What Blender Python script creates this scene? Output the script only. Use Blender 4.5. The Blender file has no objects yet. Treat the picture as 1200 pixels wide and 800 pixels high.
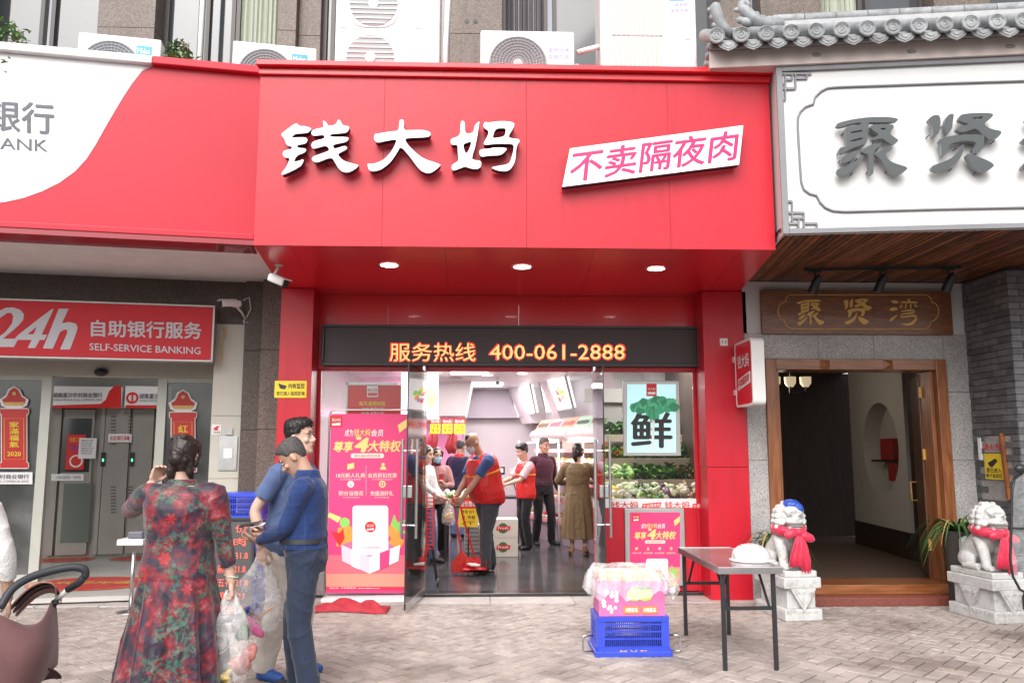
import bpy, math, random
import numpy as np
from mathutils import Vector, Matrix
from mathutils.geometry import tessellate_polygon
random.seed(11)
V = Vector; PI = math.pi; rad = math.radians
S = bpy.context.scene; COL = S.collection

# ---------------------------------------------------------------- camera, sky, sun, exposure
FPX = 969.0
cam_d = bpy.data.cameras.new('camera'); cam = bpy.data.objects.new('camera', cam_d); COL.objects.link(cam)
cam.location = (0, 0, 1.6); cam.rotation_euler = (rad(90 + 7.52), 0, rad(-2.1))
cam_d.sensor_width = 36; cam_d.lens = FPX / 1200 * 36; cam_d.clip_end = 1000
S.camera = cam
CR = cam.rotation_euler.to_matrix(); CO = V(cam.location)
world = bpy.data.worlds.new('World'); S.world = world; world.use_nodes = True
wn = world.node_tree; bg = wn.nodes['Background']
sky = wn.nodes.new('ShaderNodeTexSky'); sky.sky_type = 'NISHITA'; sky.sun_disc = False
SUN_EL, SUN_AZ = 44, 196           # degrees; azimuth measured clockwise from +Y
sky.sun_elevation = rad(SUN_EL); sky.sun_rotation = rad(SUN_AZ); sky.dust_density = 4; sky.air_density = 1.0
hs = wn.nodes.new('ShaderNodeHueSaturation'); hs.inputs['Saturation'].default_value = 0.16
wn.links.new(sky.outputs[0], hs.inputs['Color']); wn.links.new(hs.outputs[0], bg.inputs[0])
bg.inputs[1].default_value = 0.15
sun_d = bpy.data.lights.new('sun', 'SUN'); sun_d.energy = 1.25; sun_d.angle = rad(50); sun_d.color = (1, .96, .92)
sun = bpy.data.objects.new('sun', sun_d); COL.objects.link(sun)
a, e = rad(SUN_AZ), rad(SUN_EL)
sun.rotation_euler = V((math.sin(a) * math.cos(e), math.cos(a) * math.cos(e), math.sin(e))).to_track_quat('Z', 'Y').to_euler()
S.view_settings.view_transform = 'Standard'; S.view_settings.look = 'None'; S.view_settings.exposure = 0.74
S.view_settings.gamma = 1
S.cycles.max_bounces = 7; S.cycles.diffuse_bounces = 3; S.cycles.glossy_bounces = 3; S.cycles.transparent_max_bounces = 12
S.cycles.transmission_bounces = 4; S.cycles.caustics_reflective = False; S.cycles.caustics_refractive = False
S.cycles.use_denoising = True; S.cycles.sample_clamp_indirect = 4

# ---------------------------------------------------------------- image point <-> place helpers
def ray(px, py): return CR @ V(((px - 600) / FPX, (400 - py) / FPX, -1))
def atY(px, py, Y): d = ray(px, py); return CO + d * ((Y - CO.y) / d.y)
def atZ(px, py, Z=0.): d = ray(px, py); return CO + d * ((Z - CO.z) / d.z)
def proj(p):
    q = CR.transposed() @ (V(p) - CO)
    return (600 + FPX * q.x / -q.z, 400 - FPX * q.y / -q.z) if q.z < 0 else (-9999, -9999)
class Pl:                                   # an upright wall plane: u along it, v up, w out of it towards the street
    def __init__(s, O, deg=0, roll=None):
        s.O = V(O); a = rad(deg); s.U = V((math.cos(a), math.sin(a), 0)); s.V = V((0, 0, 1)); s.N = V((math.sin(a), -math.cos(a), 0))
    def P(s, u, v, w=0): return s.O + s.U * u + s.V * v + s.N * w
    def px(s, x, y, w=0):
        d = ray(x, y); o = s.O + s.N * w; t = (o - CO).dot(s.N) / d.dot(s.N); q = CO + d * t - s.O
        return q.dot(s.U), q.dot(s.V)

# ---------------------------------------------------------------- geometry collector
ORG = {}
class G:
    def __init__(s): s.v = []; s.f = []; s.mi = []
    def add(s, vs, fs, m=0):
        n = len(s.v); s.v += [V(p) for p in vs]; s.f += [tuple(i + n for i in f) for f in fs]; s.mi += [m] * len(fs); return s
    def box(s, a, b, M=None, m=0):
        x0, y0, z0 = (min(a[i], b[i]) for i in range(3)); x1, y1, z1 = (max(a[i], b[i]) for i in range(3))
        vs = [V(p) for p in ((x0,y0,z0),(x1,y0,z0),(x1,y1,z0),(x0,y1,z0),(x0,y0,z1),(x1,y0,z1),(x1,y1,z1),(x0,y1,z1))]
        if M: vs = [M @ p for p in vs]
        return s.add(vs, [(0,3,2,1),(4,5,6,7),(0,1,5,4),(1,2,6,5),(2,3,7,6),(3,0,4,7)], m)
    def pbox(s, pl, u0, v0, u1, v1, w0, w1, m=0):
        u0, u1 = min(u0, u1), max(u0, u1); v0, v1 = min(v0, v1), max(v0, v1); w0, w1 = min(w0, w1), max(w0, w1)
        vs = [pl.P(*p) for p in ((u0,v0,w1),(u1,v0,w1),(u1,v0,w0),(u0,v0,w0),(u0,v1,w1),(u1,v1,w1),(u1,v1,w0),(u0,v1,w0))]
        return s.add(vs, [(0,3,2,1),(4,5,6,7),(0,1,5,4),(1,2,6,5),(2,3,7,6),(3,0,4,7)], m)
    def bar(s, p, q, w, d=None, m=0, up=V((0,0,1))):
        p, q = V(p), V(q); d = d or w; z = (q - p).normalized()
        x = z.cross(up) if abs(z.dot(up)) < .99 else V((1,0,0)); x.normalize(); y = z.cross(x)
        vs = [c + x * (i * w / 2) + y * (j * d / 2) for c in (p, q) for i, j in ((-1,-1),(1,-1),(1,1),(-1,1))]
        return s.add(vs, [(0,3,2,1),(4,5,6,7),(0,1,5,4),(1,2,6,5),(2,3,7,6),(3,0,4,7)], m)
    def tube(s, pts, r, n=8, cap=True, m=0, flat=1, up=None):
        pts = [V(p) for p in pts]; k = len(pts); rs = r if isinstance(r, (list, tuple)) else [r] * k
        t = [(pts[min(i+1,k-1)] - pts[max(i-1,0)]).normalized() for i in range(k)]
        x = V(up) if up else (V((0,0,1)) if abs(t[0].z) < .9 else V((0,1,0)))
        x = (x - t[0] * x.dot(t[0])).normalized(); vs = []
        for i in range(k):
            x = (x - t[i] * x.dot(t[i])); x = x.normalized() if x.length > 1e-6 else t[i].orthogonal().normalized(); y = t[i].cross(x)
            vs += [pts[i] + (x * math.cos(2*PI*j/n) * flat + y * math.sin(2*PI*j/n)) * rs[i] for j in range(n)]
        fs = [(i*n+j, i*n+(j+1)%n, (i+1)*n+(j+1)%n, (i+1)*n+j) for i in range(k-1) for j in range(n)]
        if cap: fs += [tuple(range(n-1,-1,-1)), tuple((k-1)*n+j for j in range(n))]
        return s.add(vs, fs, m)
    def cyl(s, p, q, r, r1=None, n=16, m=0): return s.tube([p, q], [r, r if r1 is None else r1], n, m=m)
    def ell(s, c, r, n=12, k=8, M=None, m=0):
        c = V(c); r = (r,r,r) if isinstance(r, (int, float)) else r; vs = [V((0,0,-r[2]))]
        for i in range(1, k):
            a = -PI/2 + PI*i/k
            vs += [V((r[0]*math.cos(a)*math.cos(2*PI*j/n), r[1]*math.cos(a)*math.sin(2*PI*j/n), r[2]*math.sin(a))) for j in range(n)]
        vs.append(V((0,0,r[2]))); L = len(vs)-1
        fs = [(0, 1+(j+1)%n, 1+j) for j in range(n)]
        fs += [(1+i*n+j, 1+i*n+(j+1)%n, 1+(i+1)*n+(j+1)%n, 1+(i+1)*n+j) for i in range(k-2) for j in range(n)]
        fs += [(L, 1+(k-2)*n+j, 1+(k-2)*n+(j+1)%n) for j in range(n)]
        return s.add([c + (M @ p if M else p) for p in vs], fs, m)
    def lathe(s, prof, c, n=24, m=0, M=None):
        c = V(c); vs = []
        for r, z in prof:
            vs += [V((r*math.cos(2*PI*j/n), r*math.sin(2*PI*j/n), z)) for j in range(n)]
        fs = [(i*n+j, i*n+(j+1)%n, (i+1)*n+(j+1)%n, (i+1)*n+j) for i in range(len(prof)-1) for j in range(n)]
        return s.add([c + (M @ p if M else p) for p in vs], fs, m)
    def loft(s, rings, cap=True, m=0):
        n = len(rings[0]); k = len(rings)
        fs = [(i*n+j, i*n+(j+1)%n, (i+1)*n+(j+1)%n, (i+1)*n+j) for i in range(k-1) for j in range(n)]
        if cap: fs += [tuple(range(n-1,-1,-1)), tuple((k-1)*n+j for j in range(n))]
        return s.add([p for r in rings for p in r], fs, m)
    def prism(s, polys, pl, w0, w1, m=0, ms=None, uv=False):
        """polys: outline then holes, as (u,v) on the plane; face at w1, sides back to w0"""
        ps = [[V((p[0], p[1], 0)) for p in q] for q in polys]
        tri = tessellate_polygon(ps); flat = [p for q in ps for p in q]
        n = len(flat); vs = [pl.P(p.x, p.y, w1) for p in flat]
        fs = []
        for t in tri:
            a, b, c = (flat[i] for i in t)
            fs.append(tuple(t) if (b-a).cross(c-a).z > 0 else tuple(reversed(t)))
        s.add(vs, fs, m)
        if w0 != w1:
            for q in ps:
                L = len(q); area = sum(q[i].x*q[(i+1)%L].y - q[(i+1)%L].x*q[i].y for i in range(L))
                vs = [pl.P(p.x, p.y, w1) for p in q] + [pl.P(p.x, p.y, w0) for p in q]
                f = [(i, (i+1)%L, L+(i+1)%L, L+i) for i in range(L)]
                if area > 0: f = [tuple(reversed(x)) for x in f]
                s.add(vs, f, m if ms is None else ms)
        return s
    def build(s, name, mat, parent=None, smooth=False, bevel=0, org=None, ang=None):
        mats = mat if isinstance(mat, (list, tuple)) else [mat]
        if parent is not None: o0 = ORG[parent.name]
        elif org is not None: o0 = V(org)
        else:
            xs = [p.x for p in s.v]; ys = [p.y for p in s.v]; zs = [p.z for p in s.v]
            o0 = V(((min(xs)+max(xs))/2, (min(ys)+max(ys))/2, min(zs)))
        me = bpy.data.meshes.new(name); me.from_pydata([tuple(p - o0) for p in s.v], [], s.f)
        for mm in mats: me.materials.append(mm)
        if len(mats) > 1: me.polygons.foreach_set('material_index', s.mi)
        if smooth: me.polygons.foreach_set('use_smooth', [True]*len(s.f))
        me.update()
        if smooth and ang: me.set_sharp_from_angle(angle=rad(ang))
        o = bpy.data.objects.new(name, me); COL.objects.link(o)
        if parent is not None: o.parent = parent
        else: o.location = o0
        ORG[o.name] = o0
        if bevel:
            b = o.modifiers.new('bevel', 'BEVEL'); b.width = bevel; b.segments = 2; b.limit_method = 'ANGLE'; b.angle_limit = rad(40)
        return o
def link_mesh(name, me, mat, parent, org=None):
    me.materials.clear(); me.materials.append(mat); me.name = name
    o = bpy.data.objects.new(name, me); COL.objects.link(o)
    o0 = ORG[parent.name] if parent is not None else V(org or (0,0,0))
    me.transform(Matrix.Translation(-o0)); ORG[o.name] = o0
    if parent is not None: o.parent = parent
    else: o.location = o0
    return o
def tag(o, label=None, cat=None, group=None, kind=None):
    if label: o['label'] = label
    if cat: o['category'] = cat
    if group: o['group'] = group
    if kind: o['kind'] = kind
    return o
def thing(name, loc, label, cat, group=None):
    o = bpy.data.objects.new(name, None); COL.objects.link(o); o.location = loc; o.empty_display_size = .1
    ORG[o.name] = V(loc); return tag(o, label, cat, group)
def structure(o): o['kind'] = 'structure'; return o
def copy_tree(o, parent=None):
    c = o.copy(); COL.objects.link(c); ORG[c.name] = ORG[o.name]
    if parent: c.parent = parent; c.matrix_parent_inverse = o.matrix_parent_inverse
    for ch in [x for x in bpy.data.objects if x.parent == o]: copy_tree(ch, c)
    return c

# ---------------------------------------------------------------- materials
MC = {}
def lin(c): return tuple(((x/255)/12.92 if x/255 <= .04045 else ((x/255+.055)/1.055)**2.4) for x in c)
def nn(nt, t, **k):
    n = nt.nodes.new(t)
    for a, b in k.items():
        if a.startswith('i_'): n.inputs[a[2:].replace('_', ' ')].default_value = b
        else: setattr(n, a, b)
    return n
def ramp(nt, stops, interp='LINEAR'):
    r = nt.nodes.new('ShaderNodeValToRGB'); r.color_ramp.interpolation = interp; el = r.color_ramp.elements
    while len(el) < len(stops): el.new(.5)
    for e_, (p, c) in zip(el, stops): e_.position = p; e_.color = (*c, 1)
    return r
def newmat(name):
    m = bpy.data.materials.new(name); m.use_nodes = True; nt = m.node_tree; MC[name] = m
    return m, nt, nt.nodes['Principled BSDF']
def mat(name, col, rough=.5, metal=0, var=0, vs=3., bump=0, bs=60., spec=.5, emit=0, ecol=None, coat=0, rnd=0, stretch=(1,1,1), sss=0, sheen=0, alpha=1):
    if name in MC: return MC[name]
    m, nt, b = newmat(name); L = nt.links.new
    b.inputs['Roughness'].default_value = rough; b.inputs['Metallic'].default_value = metal
    b.inputs['Specular IOR Level'].default_value = spec; b.inputs['Coat Weight'].default_value = coat
    b.inputs['Base Color'].default_value = (*col, 1); b.inputs['Alpha'].default_value = alpha
    if sheen: b.inputs['Sheen Weight'].default_value = sheen
    if sss: b.inputs['Subsurface Weight'].default_value = sss; b.inputs['Subsurface Radius'].default_value = (.02,.006,.003)
    if emit: b.inputs['Emission Color'].default_value = (*(ecol or col), 1); b.inputs['Emission Strength'].default_value = emit
    if var or bump:
        geo = nn(nt, 'ShaderNodeNewGeometry'); mp = nn(nt, 'ShaderNodeMapping'); mp.inputs['Scale'].default_value = stretch
        L(geo.outputs['Position'], mp.inputs[0])
    if var:
        n = nn(nt, 'ShaderNodeTexNoise', i_Scale=vs, i_Detail=6., i_Roughness=.65); L(mp.outputs[0], n.inputs['Vector'])
        lo = tuple(x*(1-var) for x in col); hi = tuple(min(1, x*(1+var*.8)) for x in col)
        r = ramp(nt, [(.3, lo), (.7, hi)]); L(n.outputs[0], r.inputs[0]); out = r.outputs[0]
        L(out, b.inputs['Base Color'])
        mr = nn(nt, 'ShaderNodeMapRange'); mr.inputs[3].default_value = max(.03, rough*(1-var*.5)); mr.inputs[4].default_value = min(1, rough*(1+var*.5))
        L(n.outputs[0], mr.inputs[0]); L(mr.outputs[0], b.inputs['Roughness'])
    if rnd:
        oi = nn(nt, 'ShaderNodeObjectInfo'); h = nn(nt, 'ShaderNodeHueSaturation')
        mr2 = nn(nt, 'ShaderNodeMapRange'); mr2.inputs[3].default_value = 1-rnd; mr2.inputs[4].default_value = 1+rnd
        L(oi.outputs['Random'], mr2.inputs[0]); L(mr2.outputs[0], h.inputs['Value'])
        if var: L(out, h.inputs['Color'])
        else: h.inputs['Color'].default_value = (*col, 1)
        L(h.outputs[0], b.inputs['Base Color'])
    if bump:
        n2 = nn(nt, 'ShaderNodeTexNoise', i_Scale=bs, i_Detail=4.); L(mp.outputs[0], n2.inputs['Vector'])
        bp = nn(nt, 'ShaderNodeBump'); bp.inputs['Strength'].default_value = bump; bp.inputs['Distance'].default_value = .01
        L(n2.outputs[0], bp.inputs['Height']); L(bp.outputs[0], b.inputs['Normal'])
    return m
def speckle(name, cols, scale=120, rough=.5, bump=.1, big=.15):
    m, nt, b = newmat(name); L = nt.links.new; geo = nn(nt, 'ShaderNodeNewGeometry')
    v = nn(nt, 'ShaderNodeTexVoronoi', i_Scale=float(scale)); L(geo.outputs['Position'], v.inputs['Vector'])
    sep = nn(nt, 'ShaderNodeSeparateColor'); L(v.outputs['Color'], sep.inputs[0])
    r = ramp(nt, [(i/len(cols), c) for i, c in enumerate(cols)], 'CONSTANT'); L(sep.outputs[0], r.inputs[0])
    n = nn(nt, 'ShaderNodeTexNoise', i_Scale=1.3, i_Detail=5.); L(geo.outputs['Position'], n.inputs['Vector'])
    mr = nn(nt, 'ShaderNodeMapRange'); mr.inputs[1].default_value=.3; mr.inputs[2].default_value=.7; mr.inputs[3].default_value = 1-big; mr.inputs[4].default_value = 1+big; L(n.outputs[0], mr.inputs[0])
    h = nn(nt, 'ShaderNodeHueSaturation'); L(r.outputs[0], h.inputs['Color']); L(mr.outputs[0], h.inputs['Value'])
    L(h.outputs[0], b.inputs['Base Color']); b.inputs['Roughness'].default_value = rough
    bp = nn(nt, 'ShaderNodeBump'); bp.inputs['Strength'].default_value = bump; bp.inputs['Distance'].default_value = .004
    L(sep.outputs[1], bp.inputs['Height']); L(bp.outputs[0], b.inputs['Normal'])
    return m
def glass(name, tint=(1,1,1), refl=1.0, dirt=.03):
    m = bpy.data.materials.new(name); m.use_nodes = True; nt = m.node_tree; nt.nodes.clear(); L = nt.links.new
    out = nn(nt, 'ShaderNodeOutputMaterial'); tr = nn(nt, 'ShaderNodeBsdfTransparent'); tr.inputs[0].default_value = (*tint, 1)
    gl = nn(nt, 'ShaderNodeBsdfGlossy', i_Roughness=.02); fr = nn(nt, 'ShaderNodeFresnel', i_IOR=1.5)
    mu = nn(nt, 'ShaderNodeMath', operation='MULTIPLY'); mu.inputs[1].default_value = refl; L(fr.outputs[0], mu.inputs[0])
    mx = nn(nt, 'ShaderNodeMixShader'); L(mu.outputs[0], mx.inputs[0]); L(tr.outputs[0], mx.inputs[1]); L(gl.outputs[0], mx.inputs[2])
    df = nn(nt, 'ShaderNodeBsdfDiffuse'); df.inputs[0].default_value = (.8,.8,.8,1); m2 = nn(nt, 'ShaderNodeMixShader')
    geo = nn(nt, 'ShaderNodeNewGeometry'); no = nn(nt, 'ShaderNodeTexNoise', i_Scale=2., i_Detail=5.); L(geo.outputs['Position'], no.inputs['Vector'])
    mr = nn(nt, 'ShaderNodeMapRange'); mr.inputs[1].default_value = .45; mr.inputs[2].default_value = .8; mr.inputs[4].default_value = dirt*2; mr.inputs[3].default_value = dirt*.4
    L(no.outputs[0], mr.inputs[0]); L(mr.outputs[0], m2.inputs[0]); L(mx.outputs[0], m2.inputs[1]); L(df.outputs[0], m2.inputs[2])
    L(m2.outputs[0], out.inputs[0]); return m
def film(name, col=(.9,.9,.9), opac=.3):          # thin plastic bag: partly see-through, glossy, crinkled
    m = bpy.data.materials.new(name); m.use_nodes = True; nt = m.node_tree; nt.nodes.clear(); L = nt.links.new
    out = nn(nt, 'ShaderNodeOutputMaterial'); tr = nn(nt, 'ShaderNodeBsdfTransparent')
    b = nn(nt, 'ShaderNodeBsdfPrincipled'); b.inputs['Base Color'].default_value = (*col, 1); b.inputs['Roughness'].default_value = .18
    b.inputs['Specular IOR Level'].default_value = .8
    geo = nn(nt, 'ShaderNodeNewGeometry'); no = nn(nt, 'ShaderNodeTexNoise', i_Scale=9., i_Detail=2., i_Distortion=1.5); L(geo.outputs['Position'], no.inputs['Vector'])
    bp = nn(nt, 'ShaderNodeBump'); bp.inputs['Strength'].default_value = .7; bp.inputs['Distance'].default_value = .03; L(no.outputs[0], bp.inputs['Height']); L(bp.outputs[0], b.inputs['Normal'])
    mr = nn(nt, 'ShaderNodeMapRange'); mr.inputs[1].default_value = .35; mr.inputs[2].default_value = .7; mr.inputs[3].default_value = opac*.75; mr.inputs[4].default_value = min(1, opac*1.35)
    L(no.outputs[0], mr.inputs[0]); mx = nn(nt, 'ShaderNodeMixShader'); L(mr.outputs[0], mx.inputs[0]); L(tr.outputs[0], mx.inputs[1]); L(b.outputs[0], mx.inputs[2])
    L(mx.outputs[0], out.inputs[0]); return m
def wood(name, c0, c1, scale=6, stretch=(8,1,1), rough=.4, rnd=0, coat=0):
    m, nt, b = newmat(name); L = nt.links.new; geo = nn(nt, 'ShaderNodeNewGeometry'); mp = nn(nt, 'ShaderNodeMapping'); mp.inputs['Scale'].default_value = stretch
    oi = nn(nt, 'ShaderNodeObjectInfo'); ad = nn(nt, 'ShaderNodeVectorMath', operation='ADD'); ml = nn(nt, 'ShaderNodeVectorMath', operation='SCALE'); ml.inputs[3].default_value = 30
    L(oi.outputs['Random'], ml.inputs[0]); L(geo.outputs['Position'], ad.inputs[0]); L(ml.outputs[0], ad.inputs[1]); L(ad.outputs[0], mp.inputs[0])
    n = nn(nt, 'ShaderNodeTexNoise', i_Scale=float(scale), i_Detail=7., i_Distortion=.6); L(mp.outputs[0], n.inputs['Vector'])
    r = ramp(nt, [(.3, c0), (.7, c1)]); L(n.outputs[0], r.inputs[0]); h = nn(nt, 'ShaderNodeHueSaturation')
    mr = nn(nt, 'ShaderNodeMapRange'); mr.inputs[3].default_value = 1-rnd; mr.inputs[4].default_value = 1+rnd; L(oi.outputs['Random'], mr.inputs[0])
    L(r.outputs[0], h.inputs['Color']); L(mr.outputs[0], h.inputs['Value']); L(h.outputs[0], b.inputs['Base Color'])
    b.inputs['Roughness'].default_value = rough; b.inputs['Coat Weight'].default_value = coat
    bp = nn(nt, 'ShaderNodeBump'); bp.inputs['Strength'].default_value = .15; bp.inputs['Distance'].default_value = .005; L(n.outputs[0], bp.inputs['Height']); L(bp.outputs[0], b.inputs['Normal'])
    return m
RED = mat('red_panel', (.54,.012,.028), .38, var=.10, vs=1.1, coat=.05, spec=.4, bump=.5, bs=1.7)
RED2 = mat('red_panel_deep', (.72,.018,.030), .28, var=.05, vs=1.5, coat=.2)
BANKRED = mat('bank_red', (.62,.02,.035), .28, var=.05, vs=1., coat=.3)
def stain(m, scale, lo, hi, dark, seed=0, stretch=(1,1,1), socket='Base Color'):
    # blotches of dirt with a shape of their own laid over a finished material
    nt = m.node_tree; b = nt.nodes['Principled BSDF']; L = nt.links.new; geo = nn(nt, 'ShaderNodeNewGeometry'); mp = nn(nt, 'ShaderNodeMapping'); mp.inputs['Scale'].default_value = stretch; mp.inputs['Location'].default_value = (seed,seed*2,seed*3); L(geo.outputs['Position'], mp.inputs[0])
    n = nn(nt, 'ShaderNodeTexNoise', i_Scale=float(scale), i_Detail=8., i_Roughness=.7); L(mp.outputs[0], n.inputs['Vector']); mr = nn(nt, 'ShaderNodeMapRange'); mr.inputs[1].default_value = lo; mr.inputs[2].default_value = hi; L(n.outputs[0], mr.inputs[0])
    mx = nn(nt, 'ShaderNodeMixRGB', blend_type='MULTIPLY'); L(mr.outputs[0], mx.inputs[0]); src = b.inputs['Base Color']
    if src.links: L(src.links[0].from_socket, mx.inputs[1])
    else: mx.inputs[1].default_value = src.default_value
    mx.inputs[2].default_value = (*dark, 1); L(mx.outputs[0], b.inputs['Base Color'])
stain(RED, 3.0, .52, .85, (.72,.70,.70), 3, (4,4,.35)); 
WHITE = mat('white_paint', (.8,.8,.8), .4, var=.03, vs=2.)
WPLAS = mat('white_plastic', (.78,.78,.76), .35, var=.06, vs=5)
BLACK = mat('black_paint', (.02,.02,.022), .4)
DARK = mat('dark_plastic', (.03,.03,.035), .45)
STEEL = mat('brushed_steel', (.6,.6,.6), .28, metal=1, var=.1, vs=8)
ALU = mat('grey_aluminium', (.45,.46,.45), .4, metal=.6, var=.08)
GOLD = mat('gold_paint', (.75,.45,.12), .4, var=.1, vs=30)
YEL = mat('yellow_print', (.85,.62,.03), .5)
PINKT = mat('magenta_print', (.80,.015,.14), .5)
REDT = mat('red_print', (.7,.02,.02), .5)
BLKT = mat('black_print', (.02,.02,.02), .5)
GRYT = mat('grey_print', (.10,.105,.13), .5)
WHT = mat('white_print', (.85,.85,.85), .5)
GLASS = glass('clear_glass', (.96,.98,.97), .45, .008)
# ---------------------------------------------------------------- lettering and outline shapes
def bil(c, s, t):
    (a, b), (d, e2), (f, g), (h, i) = c       # tl, tr, br, bl
    return ((1-s)*t*a + s*t*d + s*(1-t)*f + (1-s)*(1-t)*h, (1-s)*t*b + s*t*e2 + s*(1-t)*g + (1-s)*(1-t)*i)
def corners(pl, c, w=0):
    if len(c) == 4 and not isinstance(c[0], (tuple, list)): x0, y0, x1, y1 = c; c = [(x0,y0),(x1,y0),(x1,y1),(x0,y1)]
    return [pl.px(x, y, w) for x, y in c]
def text(s, pl, c, m, parent, w=.004, bold=.0, shear=0, ext=0, name='lettering', uv=False, vert=False, ms=None, res=2):
    cu = bpy.data.curves.new('t', 'FONT'); cu.body = '\n'.join(s) if vert else s; cu.shear = shear; cu.resolution_u = res
    cu.space_line = .95
    if ext: cu.extrude = .5
    o = bpy.data.objects.new('t', cu); me = bpy.data.meshes.new_from_object(o)
    n = len(me.vertices); co = np.empty(n*3); me.vertices.foreach_get('co', co); co = co.reshape(-1,3)
    x0, y0 = co[:,0].min(), co[:,1].min(); dx, dy = max(1e-4, co[:,0].max()-x0), max(1e-4, co[:,1].max()-y0)
    cc = c if uv else corners(pl, c, w)
    if uv and not isinstance(cc[0], (tuple, list)): u0, v0, u1, v1 = cc; cc = [(u0,v1),(u1,v1),(u1,v0),(u0,v0)]
    g = G(); fs = [tuple(p.vertices) for p in me.polygons]
    offs = [(0,0)] if bold < .012 else [(-1,0),(1,0),(0,-.8),(0,.8)]
    for k, (ox, oy) in enumerate(offs):
        vs = []
        for p in co:
            u, v = bil(cc, (p[0]-x0+ox*bold*.7)/dx, (p[1]-y0+oy*bold*.7)/dy); vs.append(pl.P(u, v, w + k*.0003))
        g.add(vs, fs)
    if ms is not None: g.mi = [0 if abs(p.normal.z) > .5 else 1 for p in me.polygons]
    bpy.data.objects.remove(o); bpy.data.curves.remove(cu); bpy.data.meshes.remove(me)
    return g.build(name, [m, ms] if ms is not None else m, parent)
def chaikin(p, k=2):
    for _ in range(k):
        q = []
        for i in range(len(p)):
            a, b = V((*p[i], 0)), V((*p[(i+1)%len(p)], 0)); q += [tuple((a*.78+b*.22)[:2]), tuple((a*.22+b*.78)[:2])]
        p = q
    return p
def rrect(x0, y0, x1, y1, r=6, n=4):
    p = []
    for cx, cy, a0 in ((x1-r,y0+r,-90),(x1-r,y1-r,0),(x0+r,y1-r,90),(x0+r,y0+r,180)):
        p += [(cx+r*math.cos(rad(a0+90*k/n)), cy+r*math.sin(rad(a0+90*k/n))) for k in range(n+1)]
    return p
def circ(x, y, r, n=20, ry=None): return [(x+r*math.cos(2*PI*k/n), y+(ry or r)*math.sin(2*PI*k/n)) for k in range(n)]
def shape(g, pl, polys, w0, w1, m=0, ms=None): # image-plane outlines projected on a real plane
    return g.prism([[pl.px(x, y, w1) for x, y in q] for q in polys], pl, w0, w1, m, ms)
def flat(pl, c, w, m, parent, name='print', th=.0):
    g = G(); cc = corners(pl, c, w) ; g.prism([cc], pl, w-th, w); return g.build(name, m, parent)
def stroke(pts, wd):   # thick brush line as an outline; wd list of half widths
    pts = [V((*p, 0)) for p in pts]; k = len(pts); wd = wd if isinstance(wd, (list, tuple)) else [wd]*k; L, R = [], []
    for i in range(k):
        t = (pts[min(i+1,k-1)] - pts[max(i-1,0)]).normalized(); nrm = V((-t.y, t.x, 0)); L.append(tuple((pts[i]+nrm*wd[i])[:2])); R.append(tuple((pts[i]-nrm*wd[i])[:2]))
    return L + R[::-1]
# ================================================================ STRUCTURE
GRAN = speckle('grey_granite', [lin((178,174,172)), lin((150,147,146)), lin((132,129,128)), lin((186,182,180)), lin((162,158,156))], 150, .5, .1, .22)
BROWN = speckle('brown_granite', [lin((116,104,95)), lin((98,87,80)), lin((128,114,104)), lin((88,78,72))], 110, .5)
DBROWN = speckle('dark_brown_granite', [lin((92,80,74)), lin((76,66,60)), lin((104,90,82)), lin((70,60,56))], 130, .5)
PAVE = mat('paver_stone', (.38,.325,.295), .8, var=.32, vs=2.2, bump=.35, bs=90, rnd=.17)
PAVE2 = mat('paver_joint', (.04,.034,.03), .9, var=.3, vs=9)
stain(PAVE, .9, .50, .66, (.60,.56,.54), 7); stain(PAVE, 7., .60, .68, (.55,.5,.48), 2); stain(BROWN, 2., .5, .8, (.6,.58,.56), 4, (3,3,.4))
STONE = mat('white_marble', (.54,.54,.53), .6, var=.14, vs=7, bump=.5, bs=55); stain(STONE, 11., .50, .68, (.66,.64,.60), 5)
# ---- ground
g = G(); g.add([(-60,-40,-.03),(60,-40,-.03),(60,80,-.03),(-60,80,-.03)], [(0,1,2,3)])
structure(g.build('ground', mat('asphalt', (.07,.068,.066), .9, var=.2, bump=.4, bs=80), org=(0,0,0)))
g = G(); g.box((-9,2.2,-.028), (11,9.6,-.008)); pavement = structure(g.build('pavement', PAVE2, org=(0,0,0)))
# herringbone pavers, set at 45 degrees to the shopfront
W_, L_ = .115, .23; pv = []
for i in range(-120, 120):
    for j in range(-120, 120):
        k = (i - j) % 4
        if k == 0: c, a = (i+1, j+.5), 0
        elif k == 3: c, a = (i+.5, j+1), 90
        else: continue
        x, y = c[0]*W_, c[1]*W_; X, Y = (x-y)*.7071, (x+y)*.7071 + 6
        if -8.5 < X < 9 and 2.6 < Y < 8.98: pv.append((X, Y, a+45))
def pave_mesh(j):
    g = G(); h = .0045; b = .004; l, w = L_/2-.0053, W_/2-.0053
    r = random.Random(j); t = [r.uniform(-.0015,.0015) for _ in range(4)]
    c = [(-l,-w),(l,-w),(l,w),(-l,w)]
    lo = [(x,y,-.02) for x,y in c]; mid = [(x,y,-h+t[i]) for i,(x,y) in enumerate(c)]
    s = lambda v: v - math.copysign(b, v); top = [(s(x),s(y),t[i]) for i,(x,y) in enumerate(c)]
    g.add(lo+mid+top, [(i,(i+1)%4,4+(i+1)%4,4+i) for i in range(4)]+[(4+i,4+(i+1)%4,8+(i+1)%4,8+i) for i in range(4)]+[(8,9,10,11)]); return g
pms = []
for j in range(6):
    me = bpy.data.meshes.new('paver'); gg = pave_mesh(j); me.from_pydata([tuple(p) for p in gg.v], [], gg.f); me.materials.append(PAVE); pms.append((me, gg))
inv = []; rest = []
for p in pv:
    x, y = proj((p[0], p[1], 0))
    (inv if -15 < x < 1215 and y < 815 else rest).append(p)
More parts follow.
